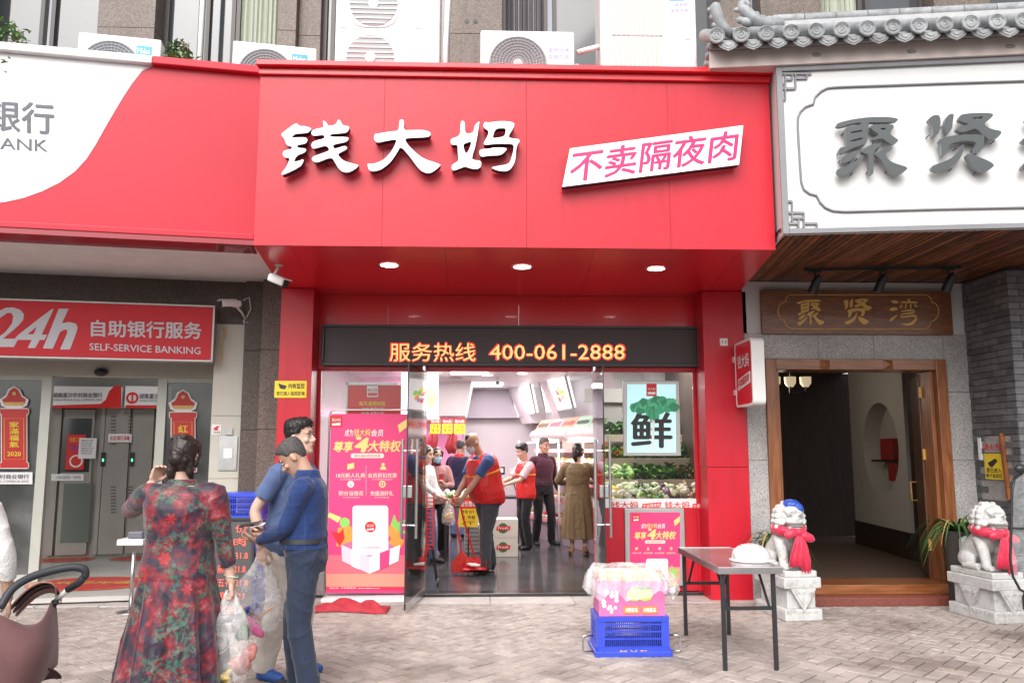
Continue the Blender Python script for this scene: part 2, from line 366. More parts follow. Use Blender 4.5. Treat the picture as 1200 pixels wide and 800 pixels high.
inv.sort(key=lambda p: p[1] + .1*abs(p[0])); rest += inv[285:]; inv = inv[:285]
for n, (X, Y, a) in enumerate(inv):
    o = bpy.data.objects.new('paver', pms[n%6][0]); COL.objects.link(o); o.parent = pavement; o.location = (X, Y, random.uniform(-.0015,.0015)); o.rotation_euler.z = rad(a)
g = G()
for n, (X, Y, a) in enumerate(rest):
    M = Matrix.Translation((X, Y, random.uniform(-.0015,.0015))) @ Matrix.Rotation(rad(a), 4, 'Z'); gg = pms[n%6][1]
    g.add([M @ p for p in gg.v], gg.f)
PAVE_S = mat('paver_stone_far', (.38,.325,.295), .8, var=.36, vs=9, bump=.35, bs=90); stain(PAVE_S, .9, .50, .66, (.60,.56,.54), 7); stain(PAVE_S, 7., .60, .68, (.55,.5,.48), 2)
o = g.build('pavers', PAVE_S, pavement); o['kind'] = 'stuff'
# kerb stone strip below the shopfront
g = G(); 
STR = mat('granite_strip', (.42,.38,.36), .6, var=.25, vs=4, bump=.2)
for i in range(9):
    x0 = -2.6 + i*.9; gg = G(); gg.box((x0+.003, 8.98, -.02), (x0+.897, 9.38, .012)); gg.build('granite_slab', STR, pavement, bevel=.004)
for i in range(9):
    x0 = -8.5 + i*.65; gg = G(); gg.box((x0+.003, 8.98, -.02), (x0+.647, 9.3, .012))
    if x0 < -2.7: gg.build('granite_slab', STR, pavement, bevel=.004)

# ---- planes
FA = Pl((0,7.14,0)); WR = Pl((0,9.43,0)); PF = Pl((0,9.07,0)); RW = Pl((0,9.05,0))
o_ = atY(917,276,6.96); RS = Pl((o_.x,o_.y,0), -8)
o_ = atY(298,280,7.9); BF = Pl((o_.x,o_.y,0), 10)
o_ = atY(200,400,9.64); BW = Pl((o_.x,o_.y,0), 10)
o_ = atY(120,560,10.3); BD = Pl((o_.x,o_.y,0), 10)
ZS = 3.38                                    # red soffit height
# ---- red shopfront
sf = thing('shopfront', (.3,9.2,0), 'bright red fresh food shopfront with wide red sign board over an open glass entrance', 'shopfront')
ft = FA.px(600,80)[1]; fl = FA.px(297,287)[0]; fr = FA.px(909,290)[0]
seams = [fl, FA.px(449,200)[0], FA.px(617,200)[0], FA.px(784,200)[0], fr]
for u0, u1 in zip(seams, seams[1:]):
    g = G(); g.pbox(FA, u0+.0007, ZS, u1-.0007, ft-.1, -.03, 0); g.build('fascia_panel', RED, sf, bevel=.001)
g = G(); g.pbox(FA, fl-.01, ft-.11, fr+.01, ft-.05, -.03, .035); g.build('cornice', RED2, sf, bevel=.006)
g = G(); g.pbox(FA, fl-.02, ft-.048, fr+.02, ft, -.05, .09); g.build('cornice', RED2, sf, bevel=.006)
g = G(); g.pbox(FA, fl, ZS+.03, fr, ft-.05, -.1, -.034); g.box((fl,7.2,ft-.02),(fr,9.9,ft+.0)); g.box((fl,7.2,ZS+.05),(fl+.03,9.4,ft-.03)); g.box((fr-.03,7.2,ZS+.05),(fr,9.4,ft-.03)); g.build('fascia_box', RED2, sf)
# splayed soffit, wider at the back
xl0, xr0 = atY(325,330,9.07).x, atY(873,341,9.07).x
def soff(t, y): # x at fraction t across, depth y
    k = (y-7.14)/(9.45-7.14); a = fl+(xl0-fl)*k; b = fr+(xr0-fr)*k; return a+(b-a)*t
ts = [0, .07, .36, .65, .93, 1]
for t0, t1 in zip(ts, ts[1:]):
    g = G(); y0, y1 = 7.17, 9.44
    q = [(soff(t0,y0)+.0015,y0),(soff(t1,y0)-.0015,y0),(soff(t1,y1)-.0015,y1),(soff(t0,y1)+.0015,y1)]
    g.add([(x,y,ZS+.004) for x,y in q]+[(x,y,ZS+.03) for x,y in q], [(3,2,1,0),(4,5,6,7),(0,1,5,4),(1,2,6,5),(2,3,7,6),(3,0,4,7)]); g.build('soffit_panel', RED2, sf)
pl0, pl1 = PF.px(324,500)[0], PF.px(368,345)[0]; pr0, pr1 = PF.px(828,520)[0], PF.px(874,345)[0]
for a, b in ((pl0, pl1), (pr0, pr1)):
    g = G(); g.box((a,9.07,.0),(b,9.6,1.42)); g.box((a,9.07,1.424),(b,9.6,ZS)); g.build('pillar', RED, sf, bevel=.004)
# recess wall over the entrance
zl1 = WR.px(600,383)[1]; zl0 = WR.px(600,430)[1]
sm = [pl1, WR.px(455,360)[0], WR.px(608,360)[0], WR.px(744,360)[0], pr0]
for a, b in zip(sm, sm[1:]):
    g = G(); g.box((a+.002,9.43,zl0-.02),(b-.002,9.5,ZS)); g.build('wall_panel', RED2, sf)
xi0, xi1 = pl1, pr0
# LED board
g = G(); lu0, lu1 = WR.px(380,400,.12)[0], WR.px(817,400,.12)[0]; g.pbox(WR, lu0, zl0+.02, lu1, zl1-.01, .0, .10)
led = tag(g.build('led_board', mat('led_face', (.035,.02,.022), .45, var=.1, vs=40), bevel=.003), 'black scrolling display with orange red phone number over the entrance', 'display')
g = G()
for a in ((lu0-.03,zl0,lu1+.03,zl0+.035),(lu0-.03,zl1-.03,lu1+.03,zl1)): g.pbox(WR, a[0],a[1],a[2],a[3],0,.125)
for a in ((lu0-.03,zl0+.036,lu0,zl1-.031),(lu1,zl0+.036,lu1+.03,zl1-.031)): g.pbox(WR, a[0],a[1],a[2],a[3],0,.125)
g.build('frame', mat('led_frame', (.03,.035,.04), .4), led, bevel=.006)
g = G(); 
for k in range(1, 14): u = lu0+(lu1-lu0)*k/14; g.pbox(WR, u-.001, zl0+.036, u+.001, zl1-.031, .1, .1005)
g.build('module_seam', mat('led_seam', (.06,.04,.04), .5), led)
LEDR = mat('led_red', (.5,.02,.01), .5, emit=.9, ecol=(1,.03,.02)); LEDO = mat('led_orange', (.5,.2,.1), .5, emit=1.1, ecol=(1,.42,.13))
text('服务热线', WR, [(456,401),(558,401),(558,424),(456,424)], LEDR, led, w=.1015, bold=.026)
text('服务热线', WR, [(457,402),(557,402),(557,423),(457,423)], LEDO, led, w=.1035, bold=.0)
text('400-061-2888', WR, [(573,403),(733,403),(733,422),(573,422)], LEDR, led, w=.1015, bold=.03)
text('400-061-2888', WR, [(574,404),(732,404),(732,421),(574,421)], LEDO, led, w=.1035, bold=.0)
# entrance threshold and door sill
g = G(); g.box((xi0,9.38,0),(xi1,9.62,.045)); g.build('threshold', mat('black_granite', (.03,.03,.03), .2, var=.3, vs=40), sf, bevel=.004)
PLINTH = STEEL
# frame around the entrance glass
g = G(); dz = zl0
x_l = WR.px(487,500)[0]; x_r = WR.px(706,500)[0]
for x in (xi0, xi1-.035): g.box((x,9.44,.045),(x+.035,9.5,dz-.05))
g.box((xi0,9.44,dz-.05),(xi1,9.5,dz-.001)); g.build('door_frame', RED, sf, bevel=.003)
g = G(); g.box((xi0+.036,9.463,.05),(-.62,9.475,dz-.052)); g.build('glass_pane', GLASS, sf)
g = G(); g.box((1.27,9.463,1.062),(xi1-.036,9.475,dz-.052)); g.build('glass_pane', GLASS, sf)
g = G(); g.box((1.27,9.445,.05),(xi1-.036,9.5,.962)); g.build('base_panel', RED, sf, bevel=.002)
g = G(); b0 = .963; g.box((1.27,9.44,b0),(xi1-.036,9.5,b0+.098)); band = g.build('ledge_band', WHITE, sf, bevel=.002)
KR = lambda s, c, w: text(s, WR, c, REDT, band, w=w, bold=.02)
KR('钱大妈', (716,587.5,748,595), -.006); KR('钱大妈', (779,587.5,808,595), -.006)
for x in (752, 811):
    g = G(); shape(g, WR, [[(x,596),(x+22,594),(x+23,588),(x+1,590)]], -.009, -.007); g.build('red_tab', REDT, band)
    text('不卖隔夜肉', WR, [(x+1.5,591),(x+21.5,589),(x+21.5,593.5),(x+1.5,595.3)], WHT, band, w=-.0055, bold=.01)
# double glass door leaves, swung out to the street
def leaf(hx, fx, label):
    h, f = V((hx,9.42,0)), V((fx,8.48,0)); d = (f-h).normalized(); t = thing('glass_door', (hx,9.42,0), label, 'glass door', 'entrance door leaves')
    z1 = dz-.06; g = G(); a, b = h+d*.02, f
    g.bar(a+V((0,0,(z1+.04)/2)), b+V((0,0,(z1+.04)/2)), .012, z1-.04); g.build('pane', glass('door_glass', (.9,.95,.93), 1.3, .05) if 'door_glass' not in bpy.data.materials else bpy.data.materials['door_glass'], t)
    g = G(); g.bar(a+d*.01+V((0,0,z1+.02)), a+d*.16+V((0,0,z1+.02)), .03, .06); g.build('top_clamp', STEEL, t, bevel=.002)
    g = G(); g.bar(a+V((0,0,.07)), b+V((0,0,.07)), .03, .07); g.build('bottom_rail', STEEL, t, bevel=.002)
    g = G(); g.bar(b+d*.004+V((0,0,.04)), b+d*.004+V((0,0,z1)), .014, .012); g.build('edge_strip', BLACK, t)
    n = V((-d.y,d.x,0)); pts = f - d*.12
    for sgn in (-1,1):
        p = pts+n*(sgn*.075); g = G(); g.cyl(p+V((0,0,.72)), p+V((0,0,1.72)), .016, n=12)
        for z in (.85,1.6): g.cyl(p+V((0,0,z)), pts+n*(sgn*.006)+V((0,0,z)), .009, n=8)
        g.build('handle', STEEL, t, smooth=True, ang=40)
    g = G(); p = f-d*.04+V((0,0,1.19)); g.bar(p+V((0,0,-.06)), p+V((0,0,.06)), .09, .04); g.build('lock', STEEL, t, bevel=.003)
    return t
dl = leaf(-.62,-.75,'glass door leaf swung outward beside the tall pink poster stand'); drr = leaf(1.27,1.25,'glass door leaf swung outward beside the green vegetable poster window')
# ---- three recessed downlights in the red soffit
LAMP = mat('lit_downlight', (1,1,.97), .5, emit=9, ecol=(1,.97,.9))
for px_, lb in ((456,'leftmost of three round lit downlights in red soffit'),(612,'middle of three round lit downlights in red soffit'),(769,'rightmost of three round lit downlights in red soffit')):
    p = atZ(px_, 311+(px_-456)*.013, ZS); t = thing('downlight', (p.x,p.y,ZS), lb, 'ceiling light', 'downlights in the red soffit')
    g = G(); g.lathe([(.085,0),(.105,-.004),(.11,.003)], (p.x,p.y,ZS), 28); g.build('rim', STEEL, t, smooth=True)
    g = G(); g.lathe([(0.001,-.001),(.084,-.001)], (p.x,p.y,ZS), 28); g.build('lamp_face', LAMP, t)
    ld = bpy.data.lights.new('downlight_beam', 'SPOT'); ld.energy = 26; ld.spot_size = rad(110); ld.spot_blend = .6; ld.color = (1,.95,.86); ld.shadow_soft_size = .07
    lo = bpy.data.objects.new('downlight_beam', ld); COL.objects.link(lo); lo.location = (0,0,-.02); lo.parent = t
# ---- upper storey wall behind the air conditioners
ap = thing('apartment_building', (0,9.9,3.4), 'brown granite upper storey of apartment block with dark windows above the shops', 'building')
YU = 9.95; UW = Pl((0,YU,0))
def ux(x): return UW.px(x, 30)[0]
WGL = mat('window_glass_dark', (.04,.045,.05), .06, spec=1.0, var=.3, vs=.6)
cols = [(124,190,0),(330,352,0),(352,378,-.12),(528,588,0),(838,875,.0),(885,955,.0),(1085,1150,0),(-40,-10,0)]
for a, b, w in cols:
    for z0 in (3.4, 5.55, 6.75):
        z1 = {3.4:5.547, 5.55:6.747, 6.75:9}[z0]
        g = G(); g.pbox(UW, ux(a)+.002, z0, ux(b)-.002, z1, -.1, .22+w); g.build('wall_slab', BROWN, ap, bevel=.004)
g = G(); g.pbox(UW, -14, 3.4, 16, 4.95, -.25, -.02); g.pbox(UW, -14, 8.2, 16, 9.4, -.25, .05); g.build('wall', BROWN, ap)
FRM = mat('window_frame_brown', (.06,.05,.045), .4)
wins = [(-60,50),(58,122),(192,236),(240,275),(276,330),(378,392),(505,530),(588,642),(648,705),(706,840),(955,1012),(1016,1084),(1150,1260)]
for a, b in wins:
    u0, u1 = ux(a), ux(b); g = G()
    for q in ((u0,4.95,u0+.05,8.2),(u1-.05,4.95,u1,8.2),(u0+.051,8.13,u1-.051,8.2),(u0+.051,4.95,u1-.051,5.02),(u0+.051,6.35,u1-.051,6.41)): g.pbox(UW, *q, -.12, -.02)
    f = g.build('window', FRM, ap); g = G(); g.pbox(UW, u0+.04, 5.0, u1-.04, 8.15, -.09, -.075); g.build('pane', WGL, f)
    if a in (276,955,588):
        g = G(); n = 26; cu = mat('curtain_cloth', (.42,.45,.36), .8)
        vs = []; 
        for i in range(n+1):
            u = u0+.05+(u1-u0-.1)*i/n; w = -.06 + .02*math.sin(i*1.9); vs += [UW.P(u,5.0,w), UW.P(u,8.1,w)]
        g.add(vs, [(2*i,2*i+2,2*i+3,2*i+1) for i in range(n)]); g.build('curtain', cu if a != 588 else mat('curtain_grey', (.10,.10,.105),.8), f)
g = G(); q = UW.px(236,30,.3)[0]; g.cyl(UW.P(q,5,.3), UW.P(q,9,.3), .03, n=10); tag(g.build('drain_pipe', WPLAS, smooth=True), 'thin white drain pipe running up beside the dark upper window', 'pipe')
g = G(); p0 = atZ(0,0,5.02)
for p in ((547,25),(557,25)):
    c = UW.px(*p, .225); g.cyl(UW.P(*c,.2), UW.P(*c,.226), .028, n=14)
g.build('pipe_hole', BLACK, ap)
# ---- BANK
bk = thing('bank_front', tuple(BW.P(-2,0,0)), 'bank branch front with red and white sign board and beige sliding door wall', 'bank')
u_r = BF.px(298,280)[0]; zb = 3.6; zt = BF.px(300,80)[1]; ulft = -5.6
zb = BF.px(200,277)[1]
# white curved field + red field split by the curve, as two panels of the board
cur = [(178,70),(166,84),(155,98),(145,113),(133,133),(122,152),(112,170),(101,187),(88,201),(70,214),(50,224),(28,232),(5,237),(-30,240)]
cuv = [BF.px(*p) for p in cur]; lowl = BF.px(-30,240)[1]
white = [(ulft, lowl+.0)] + [(ulft, zt-.06)] + [(cuv[0][0], zt-.06)] + cuv + [(ulft+.01, cuv[-1][1]-.001)]
white = [(ulft, zt-.08),(ulft, cuv[-1][1])] + cuv[::-1] + [(BF.px(180,66)[0], zt-.08)]
g = G(); g.prism([white], BF, -.03, .004); wb = g.build('sign_panel', mat('bank_white', (.82,.82,.83), .35, var=.03, vs=1), bk)
PST = mat('bank_pinkred', (.52,.022,.042), .38, var=.08, vs=1., coat=.04, spec=.3)
g = G(); g.pbox(BF, ulft, zb, u_r, zt-.08, -.04, 0); g.build('sign_panel', PST, bk)
text('银行', BF, [(-15,117),(63,122),(63,158),(-15,152)], GRYT, wb, w=.008, bold=.03)
text('RCIAL BANK', BF, [(-95,157),(56,164),(56,178),(-95,169)], GRYT, wb, w=.008, bold=.012)
uw_ = BF.px(180,70)[0]
g = G(); g.pbox(BF, ulft, zt-.079, uw_, zt, -.1, .07); g.build('cornice', mat('white_trim', (.72,.72,.72), .45, var=.08), bk, bevel=.01)
g = G(); g.pbox(BF, uw_+.002, zt-.079, u_r, zt, -.1, .07); g.build('cornice', PST, bk, bevel=.01)
g = G(); g.pbox(BF, ulft, zb-.0, u_r, zb+.06, .001, .03); g.build('bottom_trim', PST, bk, bevel=.008)
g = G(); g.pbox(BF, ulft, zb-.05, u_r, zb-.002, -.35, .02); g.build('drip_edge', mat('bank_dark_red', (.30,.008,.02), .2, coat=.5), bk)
g = G(); c = [BF.P(ulft,zb-.03,-.36), BF.P(u_r+.15,zb-.03,-.36), BW.P(1.6,zb-.03,-.0), BW.P(-4.5,zb-.03,0)]
g.add(c+[p+V((0,0,.05)) for p in c], [(3,2,1,0),(4,5,6,7),(0,1,5,4),(1,2,6,5),(2,3,7,6),(3,0,4,7)]); g.build('soffit', mat('soffit_plaster', (.82,.80,.78), .8, var=.1, vs=3, bump=.2, bs=20), bk)
g = G(); c = [BF.P(ulft,zt-.02,0), BF.P(u_r,zt-.02,0), V((-2.2,9.9,zt-.02)), V((-9,9.9,zt-.02))]; g.add(c, [(0,1,2,3)]); g.build('roof', mat('grey_roof', (.3,.3,.3), .9), bk)
# brown wall band over the bank doors and the dark stone pier at its right
zh = BW.px(200,415)[1]
uA = BW.px(252,400)[0]; uB = BW.px(287,400)[0]; uC = BW.px(300,560)[0]
g = G(); g.pbox(BW, -4.5, zh, uB, zb-.03, -.2, 0); g.build('wall', DBROWN, bk)
BEI = mat('beige_panel', (.56,.54,.47), .45, var=.05, vs=2)
z3 = BW.px(270,380)[1]
for z0, z1 in ((.08,.62),(.624,1.28),(1.284,2.0),(2.004,z3)):
    g = G(); g.pbox(BW, uA+.0, z0, uB-.004, z1, -.7, .012); g.build('wall_panel', BEI, bk, bevel=.003)
for u0, u1, w in ((uB, uB+.20, .10), (uB+.204, BW.px(330,500)[0]+.1, .25)):
    zc = 0.0
    while zc < zb-.1:
        z1 = min(zc+.92, zb-.03); g = G(); g.pbox(BW, u0, zc+.002, u1, z1-.002, -.2, w); g.build('pier_slab', BROWN if w > .2 else DBROWN, bk, bevel=.004); zc = z1
# floor of the bank lobby
LOB = mat('lobby_tile', (.50,.48,.45), .25, var=.08, vs=3)
g = G(); c = [BW.P(-4.6,0,.42), BW.P(uA,0,.42), BD.P(4,0,-3.2), BD.P(-5,0,-3.2)]
g.add([p+V((0,0,.03)) for p in c]+[p+V((0,0,.08)) for p in c], [(3,2,1,0),(4,5,6,7),(0,1,5,4),(1,2,6,5),(2,3,7,6),(3,0,4,7)]); bfl = structure(g.build('bank_floor', LOB))
# round red floor stickers
FS = mat('floor_sticker', (.55,.04,.04), .3, var=.25, vs=14)
for x, y, rx in ((108,683,.72),(72,655,.45),(158,654,.35)):
    p = atZ(x, y, .084); g = G(); g.lathe([(.001,0),(rx,0)], p, 36, M=Matrix.Scale(.72,3,V((0,1,0)))); st = tag(g.build('floor_sticker', FS), {108:'large round red sticker at the front of the bank floor',72:'round red sticker on bank floor near the left door post',158:'small red floor sticker near the middle of bank lobby'}[x], 'sticker')
    g = G(); g.lathe([(rx*.93,.002),(rx*.9,.002)], p, 36, M=Matrix.Scale(.72,3,V((0,1,0)))); g.build('ring', GOLD, st)
    FP = Pl((p.x,p.y,0)); FP.V = V((0,.72,0)); FP.N = V((0,0,1))
    if rx > .4: text('欢迎光临', FP, (-rx*.6,-rx*.12,rx*.6,rx*.25), GOLD, st, w=p.z+.003, bold=.03, uv=True)
# header with sensor, posts and side panes
hz0 = BD.px(120,441)[1]; g = G(); uL = BD.px(-60,500)[0]; uR = BD.px(262,500)[0]
g.pbox(BD, uL-1, hz0, uR, hz0+.75, -.15, .0); hd = g.build('door_header', BEI, bk, bevel=.004)
g = G(); c = BD.px(118,436,.03); M = Matrix.Scale(.55,3,V((0,0,1))); g.ell(BD.P(*c,.02), (.085,.05,.05), 14, 8); g.build('motion_sensor', DARK, hd, smooth=True)
ALUB = mat('post_aluminium', (.50,.51,.46), .4, metal=.3, var=.05)
for a, b in ((41,53),(179,190),(244,256)):
    g = G(); u0 = BD.px(a,560)[0]; u1 = BD.px(b,560)[0]; g.pbox(BD, u0, .08, u1, hz0, -.08, .0); g.build('door_post', ALUB, bk, bevel=.003)
BGL = glass('bank_glass', (.40,.43,.43), 1.3, .10)
for a, b in ((-60,41),(190,244)):
    g = G(); u0 = BD.px(a,560)[0]; u1 = BD.px(b,560)[0]; g.pbox(BD, u0, .1, u1, hz0-.02, -.045, -.035); p_ = g.build('glass_pane', BGL, bk)
    g = G(); g.pbox(BD, u0, hz0-.06, u1, hz0-.002, -.07, -.005); g.build('rail', ALUB, p_); g = G(); g.pbox(BD, u0, .085, u1, .16, -.07, -.005); g.build('rail', ALUB, p_)
# inner screen of the lobby: ATM room doors
o_ = atY(120,560,12.4); BI = Pl((o_.x,o_.y,0), 10)
GRYM = mat('grey_metal_screen', (.32,.31,.28), .45, var=.08, vs=3)
scr = thing('lobby_screen', tuple(BI.P(0,.08,0)), 'grey metal screen wall with two doors inside the bank lobby', 'screen')
zi1 = BI.px(120,478)[1]; g = G(); g.pbox(BI, -3, .084, 3.2, 3.4, -.12, -.06); g.build('back_board', GRYM, scr)
for a, b in ((57,66),(112,118),(118,148),(150,176),(178,190),(-40,50)):
    u0 = BI.px(a,580)[0]; u1 = BI.px(b,580)[0]; g = G(); g.pbox(BI, u0+.004, .12, u1-.004, zi1, -.06, .0); g.build('panel', GRYM, scr, bevel=.004)
g = G(); g.pbox(BI, -3, zi1, 3, zi1+.06, -.06,.02); g.build('rail', GRYM, scr)
for a, y0, y1 in ((133,488,520),(153,488,520),(133,570,600),(153,570,600),(130,545,560)):
    g = G(); 
    for k in range(9):
        yy = y0+(y1-y0)*k/8; c = BI.px(a,yy); g.pbox(BI, c[0]-.035, c[1]-.008, c[0]+.035, c[1]+.006, 0, .008)
    if y0 != 545: g.build('vent_slats', mat('vent_dark', (.10,.10,.09), .5), scr)
for x in (121,155):
    g = G(); c = BI.px(x,538,.01); g.pbox(BI, c[0]-.03, c[1]-.1, c[0]+.03, c[1]+.1, .0, .02); o = g.build('card_reader', BLACK, scr, bevel=.004)
    g = G(); g.pbox(BI, c[0]-.01, c[1]-.03, c[0]+.01, c[1]+.01, .02, .023); g.build('green_light', mat('green_led', (.1,.9,.3), .5, emit=2), o)
DG = mat('dark_door_glass', (.045,.05,.05), .1, spec=.8)
for a, b in ((66,112),(176,178)):
    if a == 66:
        g = G(); c0 = BI.px(67,600); c1 = BI.px(111,488); g.pbox(BI, c0[0], .12, c1[0], zi1-.02, -.055, -.01); dr = g.build('door', GRYM, scr, bevel=.004)
        g = G(); c0 = BI.px(70,553); c1 = BI.px(108,490); g.pbox(BI, c0[0],c0[1],c1[0],c1[1], -.01, -.004); g.build('pane', DG, dr)
        g = G(); c0 = BI.px(70,636); c1 = BI.px(108,566); g.pbox(BI, c0[0],c0[1],c1[0],c1[1], -.01, -.004); g.build('pane', mat('frosted_green', (.13,.15,.13), .3), dr)
        flat(BI, (60,555,98,563), .004, WHT, dr, 'label_strip'); text('CRS自助一体机', BI, (66,557,95,561), GRYT, dr, w=.008)
def wbox(pl, c, w0, w1, m, name, parent=None, bevel=.003):
    a = pl.px(c[0], c[1], w1); b = pl.px(c[2], c[3], w1); g = G(); g.pbox(pl, a[0], a[1], b[0], b[1], w0, w1); return g.build(name, m, parent, bevel=bevel)
s1 = tag(wbox(BI, (79,509,98,550), .012, .02, REDT, 'door_sticker'), 'red rounded notice sticker on dark lobby door glass', 'sticker'); 
g = G(); c = BI.px(89,540,.026); g.prism([circ(c[0],c[1],.09),circ(c[0],c[1],.07)], BI, .02,.024); g.build('round_logo', WHT, s1); text('请戴口罩', BI, (81,512,96,518), GOLD, s1, w=.024); text('测温', BI, (82,521,95,528), mat('blue_print',(.03,.12,.5),.5), s1, w=.024)
s1 = tag(wbox(BI, (93,513,112,537), .022, .026, WHT, 'paper_notice'), 'white printed paper notice overlapping the red door sticker', 'notice')
for k in range(6): text('温馨提示客户须知'[k%3:], BI, (95,515+3*k,109-(k%3),517+3*k), BLKT, s1, w=.03)
s1 = tag(wbox(BI, (127,508,154,518), .012, .018, WHT, 'door_notice'), 'small white plate with red characters between grey lobby doors', 'notice'); text('此区域已消毒', BI, (129,510.5,152,515.5), REDT, s1, w=.022, bold=.02)
g = G(); c = BI.px(187,548); g.pbox(BI, c[0]-.09,c[1]-.16,c[0]+.09,c[1]+.12,0,.05); tag(g.build('card_terminal', ALU, bevel=.01), 'small wall terminal with blue screen beside right lobby door', 'terminal')
for x_ in (-1.2,.6):
    p = BI.P(x_,2.98,1.0); t = thing('lobby_light', tuple(p), 'lit round ceiling lamp in the bank lobby, %s one' % ('left' if x_ < 0 else 'right'), 'ceiling light'); g = G(); g.lathe([(.12,-.0),(.11,-.03),(.001,-.03)], p, 20); g.build('lamp_face', mat('lobby_lamp', (1,1,1), .5, emit=4), t)
    ld = bpy.data.lights.new('lobby_beam', 'AREA'); ld.energy = 3.5; ld.size = .5; lo = bpy.data.objects.new('lobby_beam', ld); COL.objects.link(lo); lo.location = (0,0,-.06); lo.parent = t
# two hanging signs with the bank name over the screen
for (a, b, lb) in ((58,142,'hanging white and red name board over the left lobby door'),(147,200,'hanging white and red name board over the right lobby doors')):
    t = tag(wbox(BI, (a,452,b,478), .02, .12, WHT, 'name_board'), lb, 'sign', 'bank name boards')
    if a == 58:
        g = G(); shape(g, BI, [[(142,452),(142,478),(58,478),(58,475),(118,473),(124,468),(128,458),(134,452)]], .122, .126); g.build('red_field', REDT, t)
        text('湖南星沙农村商业银行', BI, (62,460,120,465.5), GRYT, t, w=.13, bold=.02); text('HUNAN XINGSHA RURAL COMMERCIAL BANK', BI, (62,467,120,469.5), GRYT, t, w=.13)
    else:
        g = G(); c = BI.px(155,466,.13); g.prism([circ(c[0],c[1],.085),circ(c[0],c[1],.055)], BI, .12,.13); g.prism([rrect(c[0]-.012,c[1]-.06,c[0]+.012,c[1]+.06,.003)], BI, .12,.131); g.build('round_logo', REDT, t)
        text('湖南星沙农村', BI, (163,461,198,467), GRYT, t, w=.13, bold=.02); text('HUNAN XINGSHA RURAL', BI, (163,468,198,470.5), GRYT, t, w=.13)
        flat(BI, (147,474.5,200,478), .125, REDT, t, 'red_stripe')
g = G(); g.pbox(BI, -4,3.0,4,3.1,0,2.3); structure(g.build('ceiling', mat('lobby_ceiling', (.25,.25,.24), .8)))
g = G(); g.pbox(BI, -3.05,.08,-2.95,3.0,-.1,2.4); g.pbox(BI, 2.6,.08,2.7,3.0,-.1,1.9); structure(g.build('wall', GRYM))
# ---- 24h sign box
lb_ = 'long red light box sign with white 24h lettering above the bank doors'
o_ = atY(200,390,9.40); BS = Pl((o_.x,o_.y,0), 10); z1_, z0_ = BS.px(100,353)[1], BS.px(100,421)[1]; u1_ = BS.px(251,390)[0]
t24 = thing('light_box_sign', tuple(BS.P(-1,z0_,0)), lb_, 'sign'); g = G(); g.pbox(BS, -4.2, z0_+.02, u1_-.02, z1_-.02, -.15, .01); g.build('sign_face', mat('bank_sign_red', (.62,.014,.026), .4, var=.04, spec=.3), t24)
g = G()
for q in ((-4.22,z0_,u1_,z0_+.02),(-4.22,z1_-.02,u1_,z1_),(u1_-.02,z0_+.0205,u1_,z1_-.0205)): g.pbox(BS, *q, -.18, .02)
g.build('frame', ALU, t24, bevel=.003)
GW = mat('grey_white_print', (.62,.62,.66), .5)
for s_, c in (('2',[(-28,360),(29,361),(24,418),(-33,416)]),('4',[(19,363),(62,364),(52,408),(14,407)]),('h',[(52,364),(92,365),(84,409),(50,408)])):
    pass
z24 = lambda x, y: (x/4.615, 340+y/4.615)
two = [(-30,150),(0,110),(30,95),(70,92),(110,105),(130,130),(125,160),(100,190),(60,225),(15,262),(80,262),(100,240),(215,150),(280,102),(290,102),(225,240),(255,240),(240,268),(215,268),(190,312),(150,312),(172,268),(95,268),(75,306),(-40,306),(-30,270),(30,225),(65,180),(72,140),(60,122),(40,122),(0,150)]
four_hole = [(200,195),(148,238),(182,238)]
hh = [(318,100),(370,100),(335,178),(375,172),(410,180),(420,200),(412,230),(378,320),(325,320),(362,235),(365,215),(350,212),(325,225),(285,316),(232,314)]
g = G(); shape(g, BS, [[z24(*p) for p in two], [z24(*p) for p in four_hole]], .01, .014); shape(g, BS, [[z24(*p) for p in hh]], .01, .0145); g.build('lettering', GW, t24)
text('自助银行服务', BS, [(107,375),(236,378),(236,397),(107,394)], GW, t24, w=.015, bold=.035)
text('SELF-SERVICE BANKING', BS, [(105,402),(235,407),(235,415),(105,410)], GW, t24, w=.015, bold=.018)
# ================================================================ RESTAURANT at the right
rs = thing('restaurant_front', (4.2,9.05,0), 'grey granite restaurant front with white sign board, wood soffit and tiled eave', 'restaurant')
SGW = mat('sign_white', (.66,.66,.65), .5, var=.04, vs=1.5); SGG = mat('sign_grey', (.06,.07,.073), .5, var=.1, vs=6)
SGL = mat('sign_grey_light', (.26,.26,.27), .5)
rz0 = RS.px(1000,273)[1]; rz1 = RS.px(1000,76)[1]; ru0 = 0; ru1 = 5
g = G(); g.pbox(RS, ru0, rz0, ru1, rz1, -.03, 0); g.build('sign_board', SGW, rs)
bw = .045
g = G(); g.pbox(RS, ru0+.001, rz0, ru0+.02, rz1, -.6, -.031); g.build('side_return', SGW, rs)
g = G(); g.pbox(RS, ru0, rz0, ru0+bw*1.2, rz1, .001, .03); g.pbox(RS, ru0+bw*1.2+.001, rz0, ru1, rz0+bw, .001, .03); g.pbox(RS, ru0+bw*1.2+.001, rz1-bw, ru1, rz1, .001, .03); g.build('border', SGL if 0 else mat('sign_border',(.22,.22,.235),.5,var=.1), rs, bevel=.004)
